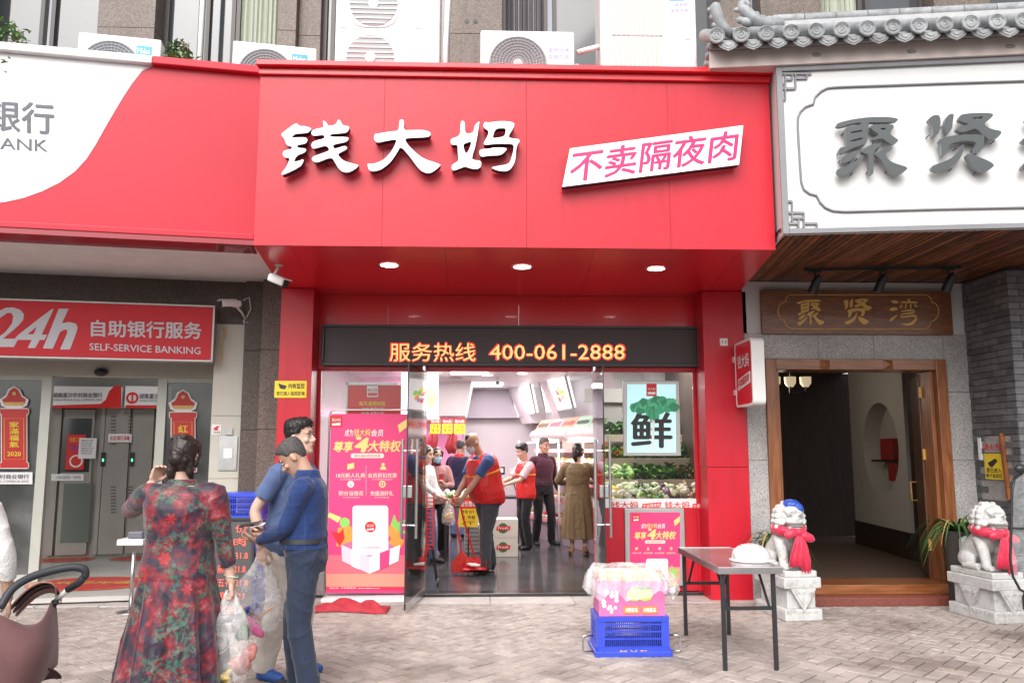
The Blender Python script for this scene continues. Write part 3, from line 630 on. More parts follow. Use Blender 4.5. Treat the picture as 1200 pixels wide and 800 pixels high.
# thin inner outline with cusped corners
def rline(pts, r=.010):
    g = G(); g.tube([RS.P(*RS.px(x,y,.012),.012) for x,y in pts], r, 6); return g
top = [(1260,93),(1100,98),(985,102),(970,103),(962,107),(955,114),(953,122),(944,125),(938,131),(935,138),(935,150),(937,185),(939,213),(942,222),(949,227),(957,229),(961,237),(967,243),(976,247),(990,248),(1100,245),(1260,242)]
rline(top).build('outline', mat('sign_border',(.2,.2,.2)), rs, smooth=True)
def fret(pts, nm='corner_fret'):
    g = G()
    for p, q in pts: g.bar(RS.P(*RS.px(*p,.012),.012), RS.P(*RS.px(*q,.012),.012), .014, .02)
    return g.build(nm, MC['sign_border'], rs)
k = lambda x, y: (880+x/3.75, y/3.75)
fret([(k(125,325),k(265,325)),(k(150,325),k(150,440)),(k(120,440),k(150,440)),(k(180,325),k(180,350)),(k(150,350),k(180,350)),(k(195,325),k(195,390)),(k(122,390),k(195,390)),(k(195,345),k(245,345)),(k(245,325),k(245,345)),(k(125,350),k(140,375))])
k = lambda x, y: (880+x/3.75, 200+y/3.75)
fret([(k(155,258),k(310,258)),(k(155,135),k(180,135)),(k(180,135),k(180,225)),(k(160,185),k(232,185)),(k(232,185),k(232,250)),(k(208,208),k(208,250)),(k(180,208),k(232,208)),(k(160,232),k(208,232)),(k(235,232),k(290,232)),(k(290,232),k(290,256))])
# big raised characters
ju = [[(95,175),(180,150),(300,125),(450,108),(650,108),(740,128),(720,155),(560,165),(425,162),(418,200),(412,385),(350,400),(240,440),(150,490),(120,480),(112,450),(135,425),(180,420),(195,400),(190,290),(185,220),(210,208),(310,192),(355,178),(340,165),(250,178),(130,215),(88,205)],
 [(450,190),(560,180),(710,188),(640,280),(690,315),(745,352),(700,385),(670,395),(620,365),(570,330),(520,340),(470,350),(460,340),(480,320),(545,292),(450,235)],
 [(135,560),(165,520),(250,475),(335,445),(310,500),(240,560),(180,585),(145,588)],
 [(95,660),(110,648),(200,625),(300,560),(370,505),(372,535),(320,600),(250,670),(180,715),(140,720),(105,695)],
 [(345,470),(400,420),(490,385),(570,370),(540,420),(472,462),(480,690),(455,712),(435,700),(430,500),(380,485)],
 [(490,500),(560,450),(620,420),(685,420),(650,455),(587,492),(640,560),(700,590),(850,635),(780,690),(730,715),(680,700),(620,640),(560,560),(520,520)]]
juh = {0: [[(240,280),(240,262),(360,240),(362,258)],[(240,368),(240,350),(365,320),(365,338)]], 1: [[(545,222),(612,222),(590,242),(562,240)]]}
xian = [[(60,135),(120,90),(180,85),(200,130),(195,230),(180,280),(110,335),(120,250),(100,180)],
 [(240,150),(265,100),(300,75),(340,75),(325,160),(320,230),(270,295),(245,250)],
 [(385,120),(410,80),(560,65),(750,68),(740,110),(640,180),(720,235),(850,255),(790,330),(720,350),(670,320),(600,250),(560,225),(480,255),(410,270),(360,240),(380,215),(510,180),(390,150)],
 [(175,350),(220,322),(400,290),(640,290),(660,310),(640,430),(600,480),(550,490),(550,450),(580,370),(450,350),(290,385),(275,470),(220,520),(205,500),(210,400)],
 [(420,395),(445,390),(430,490),(380,570),(280,645),(180,680),(110,660),(100,620),(200,585),(310,540),(380,470)],
 [(460,510),(490,480),(780,598),(700,665),(640,680),(560,640),(500,580)]]
xianh = {2: [[(515,115),(650,100),(620,128),(560,132)]]}
wan = [stroke([(806,120),(830,122),(850,128)],[4,12,4]), stroke([(797,172),(820,165),(845,166)],[4,13,5]), stroke([(797,240),(815,225),(842,203)],[6,9,2]),
 stroke([(905,106),(915,112),(922,120)],[3,6,5]), stroke([(865,126),(900,125),(968,127)],[5,5,6]), stroke([(896,134),(897,150),(890,166)],[3,4,3]), stroke([(925,134),(926,150),(926,164)],[4,4,3]),
 stroke([(870,140),(868,150),(862,160)],[3,5,5]), stroke([(948,138),(956,147),(966,152)],[3,5,6]), stroke([(868,180),(900,176),(950,174),(945,190),(905,194),(872,198),(862,218),(900,212),(960,206),(955,232),(935,255),(905,262),(870,258)],[3,5,5,6,4,4,4,5,7,8,9,6,2])]
def glyph(polys, holes, ox, oy, sc, x0, y0, x1, y1, pl, w0, w1, mats, name, parent, fit=None):
    g = G()
    for i, p in enumerate(polys):
        q = [chaikin(p, 2)] + [chaikin(h, 1) for h in holes.get(i, [])]
        if fit: # map (0..W) -> px box
            fx, fy, fw, fh, bx0, by0, bx1, by1 = fit
            q = [[(bx0+(x-fx)/fw*(bx1-bx0), by0+(y-fy)/fh*(by1-by0)) for x, y in r] for r in q]
        else: q = [[(ox+x/sc, oy+y/sc) for x, y in r] for r in q]
        shape(g, pl, q, w0, w1+.0004*i, 0, 1)
    return g.build(name, mats, parent)
st = thing('raised_character', tuple(RS.P(.7,4.2,0)), 'first big raised dark grey character on the white restaurant sign', 'sign lettering', 'raised grey characters')
glyph(ju, juh, 970, 125, 8.89, 0,0,0,0, RS, .05, .10, [SGG, SGL], 'character', st)
g = G()
for p in ((150,290),(105,490),(120,570),(225,580),(245,705),(410,685),(520,440),(295,555),(610,680),(425,185),(310,190),(475,370)):
    c = RS.px(970+p[0]/8.89,125+p[1]/8.89,.03); g.cyl(RS.P(*c,0), RS.P(*c,.06), .005, n=6)
g.build('mounting_pins', BLACK, st)
st = thing('raised_character', tuple(RS.P(1.6,4.2,0)), 'second big raised dark grey character on the white restaurant sign', 'sign lettering', 'raised grey characters')
glyph(xian, xianh, 1080, 125, 8.89, 0,0,0,0, RS, .05, .10, [SGG, SGL], 'character', st)
g = G()
for p in ((60,315),(215,205),(410,285),(345,445),(525,460),(740,370),(295,660),(550,695)):
    c = RS.px(1080+p[0]/8.89,125+p[1]/8.89,.03); g.cyl(RS.P(*c,0), RS.P(*c,.06), .005, n=6)
g.build('mounting_pins', BLACK, st)
st = thing('raised_character', tuple(RS.P(2.5,4.2,0)), 'raised grey character cut off at the right edge of the photo', 'sign lettering', 'raised grey characters')
glyph(wan, {}, 0,0,1,0,0,0,0, RS, .05, .10, [SGG, SGL], 'character', st, fit=(795,100,175,165,1197,131,1283,210))
# plaster band and tiled eave over the sign
PLA = mat('pale_plaster', (.66,.56,.53), .7, var=.10, vs=2.5)
eL = RS.px(832,80,.06)[0]; b0 = rz1+.002; bt = RS.px(1000,52,.06)[1]
g = G(); g.pbox(RS, eL, b0, ru1, bt, -.3, .06); g.build('plaster_band', PLA, rs, bevel=.004)
for x, y in ((957,64),(1069,60),(1185,54)):
    c = RS.px(x,y,.07); g = G(); g.ell(RS.P(*c,.062), (.045,.012,.018), 12, 6); g.build('lamp_cap', SGL, rs, smooth=True)
TIL = mat('roof_tile_grey', (.30,.31,.32), .6, var=.25, vs=12, bump=.3, bs=40, rnd=.16); stain(TIL, 5., .48, .66, (.62,.62,.60), 8)
g = G(); g.pbox(RS, eL, bt+.002, ru1, bt+.075, -.3, .10); g.build('eave_board', mat('eave_board_grey', (.33,.33,.34), .7, var=.2, vs=10), rs)
sl = rad(28)
cl = Pl(RS.P(0,0,.22)*1.0 - V((0,0,0)), -8)
def rowtile(u, z):
    g = G(); d = (-RS.N*math.cos(sl) + V((0,0,math.sin(sl)))); p = RS.P(u, z, .24)
    g.tube([p, p+d*.8], .058, 14)
    ax = RS.N; X = RS.U; Y = V((0,0,1))
    def ring(r, w): return [p+X*(r*math.cos(2*PI*j/20))+Y*(r*math.sin(2*PI*j/20))+ax*w for j in range(20)]
    g.loft([ring(.072,-.01),ring(.072,.012),ring(.064,.016),ring(.058,.008),ring(.042,.008),ring(.038,.014),ring(.022,.014),ring(.018,.008),ring(.006,.012)])
    return g.build('round_tile', TIL, rs, smooth=True, ang=35)
def driptile(u, z):
    pts = [(-.085,.03),(-.05,.012),(0,.004),(.05,.012),(.085,.03),(.09,.0),(.075,-.035),(.045,-.055),(0,-.075),(-.045,-.055),(-.075,-.035),(-.09,0)]
    g = G(); q = Pl(RS.P(u,z,.2), -8); g.prism([pts[::-1]], q, 0, .014); g.prism([[(x*.72,y*.72-.006) for x,y in pts[::-1]]], q, .014,.02); g.prism([[(x*.35,y*.35-.01) for x,y in pts[::-1]]], q, .02,.026)
    d = (-RS.N*math.cos(sl) + V((0,0,math.sin(sl)))); a = [q.P(x,.0+.35*x*x*8,0) for x in (-.09,-.045,0,.045,.09)]
    g.add(a+[p+d*.8 for p in a], [(i,i+1,6+i,5+i) for i in range(4)]); return g.build('drip_tile', TIL, rs)
c0 = RS.px(840,43,.26); zt_ = RS.px(980,34,.26)[1]
n = 0; u = c0[0]
while u < 3.4:
    rowtile(u, zt_); driptile(u+.105, zt_-.055); u += .213
d = (-RS.N*math.cos(sl) + V((0,0,math.sin(sl)))); zr = zt_+.36
g = G(); g.add([RS.P(eL,zt_-.06,.18),RS.P(ru1,zt_-.06,.18),RS.P(ru1,zt_-.06,.18)+d*.85,RS.P(eL,zt_-.06,.18)+d*.85],[(0,1,2,3)]); g.build('roof_bed', TIL, rs)
u = RS.px(905,22,-.45)[0]
rzb = RS.px(1000,20,-.45)[1]; g = G(); g.pbox(RS, u, rzb-.45, ru1, rzb-.03, -.5, -.4); g.build('ridge_wall', mat('ridge_white', (.42,.42,.43), .6, var=.15, vs=9), rs)
while u < 4.4:
    g = G(); g.tube([RS.P(u+.003,rzb,-.45),RS.P(u+.287,rzb,-.45)], .055, 14); g.build('ridge_tile', TIL, rs, smooth=True, ang=35); u += .29
# curled ridge finials
def finial(pts, r, lb, w, fins):
    t = thing('roof_finial', tuple(RS.P(*RS.px(*pts[0],w),w)), lb, 'ornament'); g = G()
    g.tube([RS.P(*RS.px(x,y,w),w) for x,y in pts], r, 10); 
    g.build('curl', TIL, t, smooth=True)
    g = G()
    for x, y, rr in fins: g.ell(RS.P(*RS.px(x,y,w),w), (rr,rr*.6,rr*.7), 10, 6)
    g.build('scrollwork', TIL, t, smooth=True)
finial([(918,28),(900,29),(888,26),(880,20),(873,13),(869,9),(869,5),(873,3),(877,6),(875,10)], [.05,.06,.065,.06,.055,.045,.04,.035,.03,.02], 'curled grey dragon tail finial at the left end of roof ridge', -.42, [(902,24,.06),(893,22,.05),(886,17,.04),(864,12,.035),(876,26,.07),(868,24,.05),(908,22,.045)])
finial([(858,42),(850,35),(843,27),(840,18),(837,8),(835,6)], [.035,.045,.055,.06,.055,.035], 'slim upturned grey corner finial at the far left of eave', .1, [(840,30,.05),(837,21,.05),(834,12,.045)])
g = G()
for i in range(5): c = RS.px(834-i*.8, 52+i*7, .1); g.ell(RS.P(*c,.05-.06*i), (.04,.07,.045), 10, 6)
g.build('eave_side_tiles', TIL, rs, smooth=True)
# wood soffit planks
PLK = wood('soffit_wood', (.045,.016,.008), (.27,.095,.038), 5, (9,.9,1), .38, .6)
g = G(); zs = rz0+.03; g.add([RS.P(-.02,zs+.03,-.02),RS.P(ru1,zs+.03,-.02),V((8.6,9.6,zs+.03)),V((2.95,9.6,zs+.03))],[(0,1,2,3)]); g.build('soffit_bed', BLACK, rs)
u = 0.0
while u < 4.6:
    a = RS.P(u,0,-.0); b = RS.P(u+.066,0,-.0); g = G(); y1 = 9.3
    xa = max(a.x, 2.66+0); g.box((a.x+.0,a.y,0),(b.x-.011,y1,1)); 
    g.v = [V((p.x + (0.36 if p.y > 9 else 0)*max(0,1-u/1.2), p.y, zs+random.uniform(-.001,.001) if p.z == 0 else zs+.02)) for p in g.v]
    g.build('soffit_plank', PLK, rs); u += .068
# track with three spot lamps
tz = zs-.03; A = atZ(942,316,tz); B = atZ(1126,313,tz)
tk = thing('track_light', ((A.x+B.x)/2,A.y,tz), 'black ceiling track with three dark spot heads under the wood soffit', 'track light')
g = G(); g.bar(A, B, .035, .03); g.build('rail', BLACK, tk)
for t_ in (.07,.49,.92):
    p = A.lerp(B, t_); g = G(); g.box(p+V((-.06,-.02,-.03)), p+V((.06,.02,-.004))); g.cyl(p+V((0,0,-.03)), p+V((0,.0,-.12)), .012, n=8)
    q = p+V((0,.0,-.12)); g.tube([q+V((.05,-.03,.05)), q+V((.01,0,-.01)), q+V((-.03,.03,-.13))], [.03,.045,.05], 14); g.build('spot_head', BLACK, tk, smooth=True, ang=40)
# granite surround and white strips, door frame
XR0 = RW.px(876,500)[0]; XR1 = RW.px(1145,600)[0]
zt1 = RW.px(1000,391)[1]; fz = RW.px(1000,421)[1]; fx0 = RW.px(901,560)[0]; fx1 = RW.px(1116,560)[0]
def slab(x0,z0,x1,z1,m=GRAN,w=0): g = G(); g.box((x0+.0015,9.05-w,z0+.0015),(x1-.0015,9.25,z1-.0015)); return g.build('granite_slab', m, rs, bevel=.003)
for z0, z1 in ((0,.75),(.75,1.5),(1.5,2.25),(2.25,zt1)): slab(XR0,z0,fx0,z1)
for x0, x1 in ((fx0,fx0+.62),(fx0+.62,fx0+1.25),(fx0+1.25,fx1)): slab(x0,fz,x1,zt1)
for z0, z1 in ((0,.75),(.75,1.5),(1.5,2.25),(2.25,zt1)): slab(fx1,z0,XR1+.15,z1)
g = G(); g.box((XR0,9.07,zt1+.002),(XR1+.1,9.25,zs-.01)); g.build('white_strip', mat('white_wall', (.6,.6,.6), .6, var=.04), rs)
# carved name board
WB = wood('name_board_wood', (.12,.045,.02), (.26,.10,.045), 5, (1.2,4,9), .35, 0, .2)
c0 = RW.px(894,391,.05); c1 = RW.px(1114,341,.05)
nb = thing('name_board', tuple(RW.P((c0[0]+c1[0])/2,c0[1],.02)), 'dark wooden name board with gold characters above the restaurant door', 'sign')
g = G(); g.pbox(RW, c0[0],c0[1],c1[0],c1[1],-.01,.05); g.build('board', WB, nb, bevel=.004)
kk = lambda x,y: (890+x/5.217, 330+y/5.217)
pts = [(180,80),(600,80),(1010,80),(1035,88),(1050,105),(1053,124),(1075,132),(1092,155),(1096,180),(1090,210),(1072,235),(1048,244),(1045,265),(1030,282),(1005,290),(600,288),(200,288),(175,280),(160,262),(157,243),(135,232),(117,205),(112,180),(118,152),(135,130),(160,122),(163,100),(180,80)]
g = G(); g.tube([RW.P(*RW.px(*kk(*p),.052),.052) for p in pts], .005, 6); g.build('outline', GOLD, nb, smooth=True)
glyph(ju, juh, 0,0,1,0,0,0,0, RW, .05, .056, [GOLD,GOLD], 'character', nb, fit=(88,105,765,615,*kk(230,108),*kk(403,266)))
glyph(xian, xianh, 0,0,1,0,0,0,0, RW, .05, .056, [GOLD,GOLD], 'character', nb, fit=(60,65,790,620,*kk(512,104),*kk(690,263)))
glyph(wan, {}, 0,0,1,0,0,0,0, RW, .05, .056, [GOLD,GOLD], 'character', nb, fit=(0,0,5.217,5.217,890,330,891,331))
# door frame, step, open leaf
DW = wood('door_wood', (.17,.055,.018), (.34,.125,.045), 4, (5,5,.6), .35, .06, .3)
DWH = wood('step_wood', (.17,.055,.018), (.34,.125,.045), 4, (.6,5,5), .3, .06, .4)
zst = .19
for a,b,dpt in ((fx0,fx0+.12,-.04),(fx0+.122,fx0+.17,.03),(fx1-.12,fx1,-.04),(fx1-.17,fx1-.122,.03)):
    g = G(); g.box((a,9.05+dpt,zst),(b,9.35,fz-(.0 if dpt<0 else .122))); g.build('door_frame', DW, rs, bevel=.006)
g = G(); g.box((fx0+.121,9.01,fz-.12),(fx1-.121,9.35,fz)); g.build('door_lintel', DWH, rs, bevel=.006)
for x in (967,1041):
    c = RW.px(x,427,.05); g = G(); s = .055
    g.add([(c[0]-s,9.008,c[1]-.05),(c[0]+s,9.008,c[1]-.05),(c[0]+s,9.008,c[1]+.05),(c[0]-s,9.008,c[1]+.05),(c[0],8.96,c[1])],[(0,1,4),(1,2,4),(2,3,4),(3,0,4)]); g.build('diamond_boss', DWH, rs)
g = G(); g.box((fx0-.0,8.9,.09),(fx1+.02,9.35,zst)); g.build('step', DWH, rs, bevel=.006)
g = G(); g.box((fx0-.0,8.72,0),(fx1+.02,9.3,.088)); g.build('step', mat('red_granite', (.20,.06,.045), .4, var=.35, vs=40), rs, bevel=.006)
hx = fx1-.16; g = G(); M = Matrix.Translation((hx,9.3,0)) @ Matrix.Rotation(rad(67),4,'Z')
g.box((0,-.025,zst+.01),(1.0,.025,fz-.14),M); dlf = g.build('door_leaf', wood('door_leaf_wood', (.06,.02,.008), (.14,.05,.02), 4, (5,5,.6), .4), rs, bevel=.004)
for z in (.5,1.5,2.2): g = G(); g.bar((hx-.01,9.27,z),(hx-.01,9.27,z+.12),.05,.02); g.build('hinge', GOLD, dlf)
g = G(); g.tube([M@V((.86,.02,1.0)),M@V((.86,.09,1.0)),M@V((.86,.09,1.22)),M@V((.86,.02,1.22))], .012, 8); g.build('handle', GOLD, dlf, smooth=True)
# restaurant vestibule
RIN = mat('vestibule_wall', (.40,.37,.33), .7, var=.05); DWK = wood('dark_panelling', (.016,.009,.006), (.04,.02,.013), 5, (5,5,.7), .5)
vx0, vx1 = fx0-.3, fx1+1.2
g = G(); g.box((vx0,9.26,.05),(vx1,14.5,.14)); structure(g.build('restaurant_floor', mat('dark_slate', (.10,.062,.045), .5, var=.25, vs=8)))
g = G(); g.box((vx0,9.26,2.95),(vx1,14.5,3.0)); structure(g.build('ceiling', mat('dark_ceiling', (.10,.09,.08), .8)))
g = G(); g.box((vx0-.08,9.26,.14),(vx0,14.5,2.95)); g.box((vx0,14.4,.14),(8.2,14.5,2.95)); g.box((b.x+.0 if 0 else 5.83,9.3,.14),(5.95,11.15,2.95)); structure(g.build('wall', DWK))
# slanting white wall with the round moon opening, from left-back to right-front
a = atY(1000,560,13.3); b = atY(1064,560,11.2); b = V((b.x,b.y,0)); a = V((a.x,a.y,0)); ang_ = math.degrees(math.atan2(b.y-a.y,b.x-a.x)); MWp = Pl((a.x,a.y,0), ang_); Lw = (b-a).length
cc = [MWp.px(x,y) for x,y in ((1003,503),(1053,545),(1030,650))]
uc = MWp.px(1031,520)[0]; vc = MWp.px(1030,525)[1]; R_ = .67
wall = [(0,.5),(Lw,.5),(Lw,2.95),(0,2.95)]
g = G(); g.prism([wall, circ(uc,vc,R_,40)], MWp, -.25, 0); mw = g.build('moon_wall', RIN); structure(mw)
g = G(); g.pbox(MWp, 0,.14,Lw,.498,-.25,.02); g.build('base_panelling', DWK, mw)
g = G(); g.pbox(MWp, uc-.7,vc-.7,uc+.7,vc+.7,-.5,-.255); structure(g.build('niche_back_wall', RIN))
g = G(); g.pbox(MWp, uc-.5,vc-.2,uc+.5,vc-.17,-.24,-.05); sh = tag(g.build('shelf', DWK), 'thin dark shelf board inside the round moon window', 'shelf')
g = G(); g.pbox(MWp, uc-.15,vc-.168,uc+.28,vc+.14,-.2,-.06); tag(g.build('red_box', mat('dull_red_box',(.25,.02,.02),.5), bevel=.005), 'larger dull red box standing on shelf in round window', 'box')
g = G(); g.pbox(MWp, uc+.1,vc-.47,uc+.4,vc-.21,-.2,-.06); tag(g.build('red_box', mat('dull_red_box',(.25,.02,.02),.5), bevel=.005), 'small dull red box under the shelf in round window', 'box')
# dark curio shelves left of it, chandelier
for i in range(5):
    x = 4.05+i*.14; g = G(); g.box((x,13.3,.14),(x+.07,13.5,2.9)); g.build('panel_post', DWK, mw)
g = G(); g.box((3.55,12.6,.14),(3.75,12.75,2.9)); o = g.build('post', mat('pale_post',(.20,.19,.17),.6)); tag(o, 'pale vertical post behind the left side of restaurant doorway', 'post')
ch = thing('chandelier', (3.25,11.5,2.7), 'dark branching chandelier with cream glass shades inside restaurant', 'chandelier'); 
CRM = mat('cream_shade', (.5,.42,.28), .5, emit=.3, ecol=(1,.8,.5)); ld = bpy.data.lights.new('chandelier_lamp', 'POINT'); ld.energy = 13; ld.color = (1,.88,.72); ld.shadow_soft_size = .2; lo = bpy.data.objects.new('chandelier_lamp', ld); COL.objects.link(lo); lo.location = (4.2,11.8,2.5); g = G(); p0 = atY(922,446,11.5)
for x in (908,926,944):
    p = atY(x, 449, 11.5); g2 = G(); g2.lathe([(.04,-.05),(.075,.0),(.08,.09)], p, 14); g2.build('lamp_shade', CRM, ch, smooth=True); g.tube([p+V((0,0,-.05)), p+V((0,0,-.12)), atY(926,462,11.5)], .014, 6)
g.tube([atY(926,462,11.5), atY(926,400,11.5)], .014, 6); g.build('arm', BLACK, ch, smooth=True)
# ---- grey brick pier
wx = atY(1131,430,9.1).x; wf = atY(1177,420,8.25).x; 
BRK = mat('grey_brick', (.135,.135,.14), .8, var=.3, vs=14, bump=.5, bs=50, rnd=.3)
bp = structure((lambda g: (g.box((wx+.03,8.27,0),(9.5,9.4,zs-.004)), g.build('brick_pier', mat('mortar', (.07,.07,.07), .9, var=.2)))[1])(G()))
bp['label'] = 'grey thin brick pier at the right edge beside the restaurant door'; bp['category'] = 'wall'; bp['kind'] = 'thing'
bh, bl = .068, .235; rows = int((zs-.01)/bh); gst = G(); cnt = 0
for r in range(rows):
    z = r*bh; y = 8.26 - (bl/2 if r % 2 else 0)
    while y < 9.05:
        y0 = max(y, 8.26); y1 = min(y+bl-.006, 9.05)
        if y1-y0 > .03 and not (1.05 < z < 1.72 and y0 > 8.35 and y1 < 9.0):
            g = G(); j = random.uniform(-.004,.004); g.box((wx+.0+j,y0,z),(wx+.06,y1,z+bh-.006))
            if cnt < 280: g.build('brick', BRK, bp)
            else: gst.add(g.v, g.f)
            cnt += 1
        y += bl
    x = wx + .002 + (bl/2 if r % 2 else 0)
    k_ = 0
    if r % 2: 
        gst.box((wx+.002,8.25,z),(wx+bl/2-.006,8.4,z+bh-.006))
    while x < wx+2.4:
        j = random.uniform(-.003,.003); g = G(); g.box((x,8.25+j,z),(x+bl-.006,8.4,z+bh-.006))
        if k_ < 2 and cnt < 280: g.build('brick', BRK, bp); cnt += 1
        else: gst.add(g.v, g.f)
        x += bl; k_ += 1
o = gst.build('bricks', BRK, bp); o['kind'] = 'stuff'
# recessed granite niche in the pier with hose cabinet notice
NP = Pl((wx-.0,8.25,0), 90)   # plane facing -x? handled with boxes
g = G(); g.box((wx+.012,8.36,1.06),(wx+.05,8.99,1.76)); tag(g.build('niche_panel', GRAN, bevel=.003), 'grey granite cabinet panel set in the side of brick pier', 'panel')
g = G(); g.bar((wx-.005,8.47,1.1),(wx-.005,8.52,1.78),.06,.03); tag(g.build('wood_lath', DW), 'brown crooked wooden lath leaning over the granite cabinet panel', 'plank')
g = G(); g.box((wx-.012,8.9,1.5),(wx+.01,8.95,1.74)); tag(g.build('white_label', WHT), 'narrow white strip label on the granite cabinet panel', 'label')
class PlX(Pl):
    def __init__(s, x, y): s.O = V((x,y,0)); s.U = V((0,-1,0)); s.V = V((0,0,1)); s.N = V((-1,0,0))
SX = PlX(wx, 8.75)
g = G(); g.pbox(SX, -.1,1.30,.22,1.57,.004,.012); yl = tag(g.build('warning_sign', YEL), 'yellow square surveillance notice on the side of grey brick pier', 'sign')
g = G(); g.prism([[(-.04,1.47),(.1,1.52),(.13,1.49),(.04,1.43),(0,1.43)]], SX, .013,.015); g.build('camera_print', BLKT, yl)
text('您已进入', SX, (-.07,1.37,.19,1.42), BLKT, yl, w=.014, uv=True, bold=.02); text('电子监控区', SX, (-.08,1.315,.2,1.36), BLKT, yl, w=.014, uv=True, bold=.02)
text('消火栓', SX, (-.12,1.60,.2,1.68), REDT, tag(G().add([SX.P(-.14,1.585,.003),SX.P(.21,1.585,.003),SX.P(.21,1.69,.003),SX.P(-.14,1.69,.003)],[(0,1,2,3)]).build('hydrant_label', mat('clear_label',(.4,.4,.4),.4)), 'red characters on the granite cabinet panel above yellow notice', 'label'), w=.006, uv=True, bold=.02)
# small dark strip between red shopfront and granite
g = G(); g.box((pr1+.002,9.1,0),(XR0-.002,9.3,ZS)); g.build('joint_strip', BLACK, rs)
# big white characters of the shop sign
qian = [[(80,245),(130,205),(240,122),(275,160),(330,158),(405,182),(380,215),(350,232),(240,238),(210,255),(190,280),(230,278),(330,275),(362,295),(345,335),(320,345),(255,355),(250,375),(260,385),(335,392),(348,410),(320,440),(250,462),(210,530),(260,525),(325,500),(300,560),(280,580),(200,625),(95,670),(85,650),(140,585),(180,490),(125,487),(100,460),(105,415),(190,400),(200,385),(190,370),(145,362),(125,310),(115,285)],
 [(400,215),(430,192),(520,175),(530,160),(518,108),(532,102),(555,125),(575,158),(640,150),(665,125),(675,92),(700,98),(720,150),(795,162),(790,195),(765,230),(600,242),(590,262),(610,272),(780,272),(788,295),(760,325),(640,348),(622,365),(635,392),(660,392),(750,362),(775,385),(760,405),(672,448),(690,480),(740,525),(880,562),(893,570),(850,610),(790,640),(735,640),(690,610),(650,545),(610,478),(455,542),(410,520),(402,495),(430,470),(580,420),(585,400),(570,375),(540,362),(430,395),(405,385),(400,350),(415,318),(530,290),(540,265),(520,250),(420,262),(400,240)]]
da = [[(160,290),(170,240),(200,240),(240,230),(350,215),(420,208),(428,100),(450,88),(475,100),(472,205),(560,200),(700,200),(760,232),(735,275),(560,280),(475,290),(520,360),(600,440),(680,500),(850,555),(858,568),(780,635),(720,652),(650,625),(600,565),(540,480),(440,365),(400,440),(330,540),(240,610),(160,632),(110,620),(90,545),(130,555),(200,540),(270,505),(340,430),(385,350),(400,295),(300,310),(190,335)]]
ma = [[(115,290),(215,262),(222,120),(238,100),(265,118),(265,240),(355,230),(365,150),(420,103),(410,150),(395,260),(370,380),(335,490),(350,510),(425,520),(438,540),(425,595),(370,608),(320,598),(270,580),(220,595),(135,630),(122,565),(205,520),(190,440),(192,350),(120,355)],
 [(455,150),(475,112),(500,125),(600,108),(700,108),(785,125),(770,180),(715,265),(740,285),(850,298),(800,370),(790,520),(750,600),(700,630),(620,625),(525,590),(640,570),(720,555),(750,500),(785,350),(700,342),(560,345),(445,360),(510,250),(510,205),(465,180)],
 [(415,415),(440,400),(520,395),(560,382),(720,385),(650,455),(600,465),(520,465),(440,480),(420,460)]]
mah = {0: [[(250,345),(335,315),(320,380),(285,445),(265,430),(250,380)]], 1: [[(555,270),(570,215),(600,182),(690,180),(690,220),(680,260),(640,275),(560,285)]]}
LWH = mat('lit_white_face', (.85,.85,.85), .4, emit=.25, ecol=(1,1,1))
LSD = mat('letter_side', (.035,.03,.05), .4)
for nm, P_, H_, ox in (('first', qian, {}, 320),('second', da, {}, 420),('third', ma, mah, 515)):
    p = atY(ox+50, 200, 7.06); t = thing('sign_character', tuple(p), f'{nm} large white dark-edged character on the red shop sign board', 'sign lettering', 'white characters of the shop name')
    glyph(P_, H_, ox, 130, 8.89, 0,0,0,0, FA, .035, .115, [LWH, LSD], 'character', t)
    g = G()
    for q in ([(150,640),(280,600),(560,560),(780,640),(880,600),(460,560)] if ox == 320 else [(200,340),(150,640),(720,660),(740,300),(300,500)] if ox == 420 else [(140,640),(420,600),(700,640),(300,590),(450,480)]):
        c = FA.px(ox+q[0]/8.89,130+q[1]/8.89,.02); g.cyl(FA.P(*c,0), FA.P(*c,.05), .006, n=6)
    g.build('mounting_pins', BLACK, t)
# slanted white box with magenta slogan
sc = [(668,174),(871,147),(866,193),(659,219)]
t = thing('slogan_box', tuple(atY(765,210,7.0)), 'slanted white light box with magenta slogan on the red sign board', 'sign')
g = G(); shape(g, FA, [sc[::-1]], .03, .12, 0, 1); g.build('box', [LWH, LSD], t)
text('不卖隔夜肉', FA, [(671,178),(866,152),(862,187),(667,214)], PINKT, t, w=.122, bold=.03, shear=.0)
# projecting sign on right pillar, outlet
p = PF.px(852,440); 
t = thing('projecting_sign', tuple(PF.P(PF.px(855,478)[0],PF.px(855,478)[1],.1)), 'red and white projecting light box sign on the right red pillar', 'sign')
xs = PF.px(852,440)[0]; zA, zB = PF.px(850,476)[1], PF.px(850,406)[1]
xs = PF.px(863,440)[0]
SP = PlX(xs-.0, 8.62); g = G()
prof = rrect(-.27,zA,.27,zB,.05,5)
g.prism([prof], PlX(xs-.03,8.72), -.12, .0, 0, 1); g.build('box', [mat('sign_red_lit',(.66,.012,.03),.3), WPLAS], t)
SP = PlX(xs-.03, 8.72)
g = G(); g.prism([rrect(-.29,zA-.02,.29,zB+.02,.06,5), rrect(-.265,zA+.005,.265,zB-.005,.05,5)], SP, -.13,.004); g.build('rim', WPLAS, t)
text('钱大妈', SP, (-.18,zB-.27,.20,zB-.13), WHT, t, w=.006, bold=.035, uv=True)
g = G(); g.prism([[(-.2,zA+.16),(.2,zA+.22),(.22,zA+.34),(-.18,zA+.28)]], SP, .001,.006); g.build('tab', WHT, t)
text('不卖隔夜肉', SP, [(-.165,zA+.27),(.2,zA+.325),(.18,zA+.235),(-.185,zA+.18)], REDT, t, w=.009, bold=.02, uv=True)
g = G()
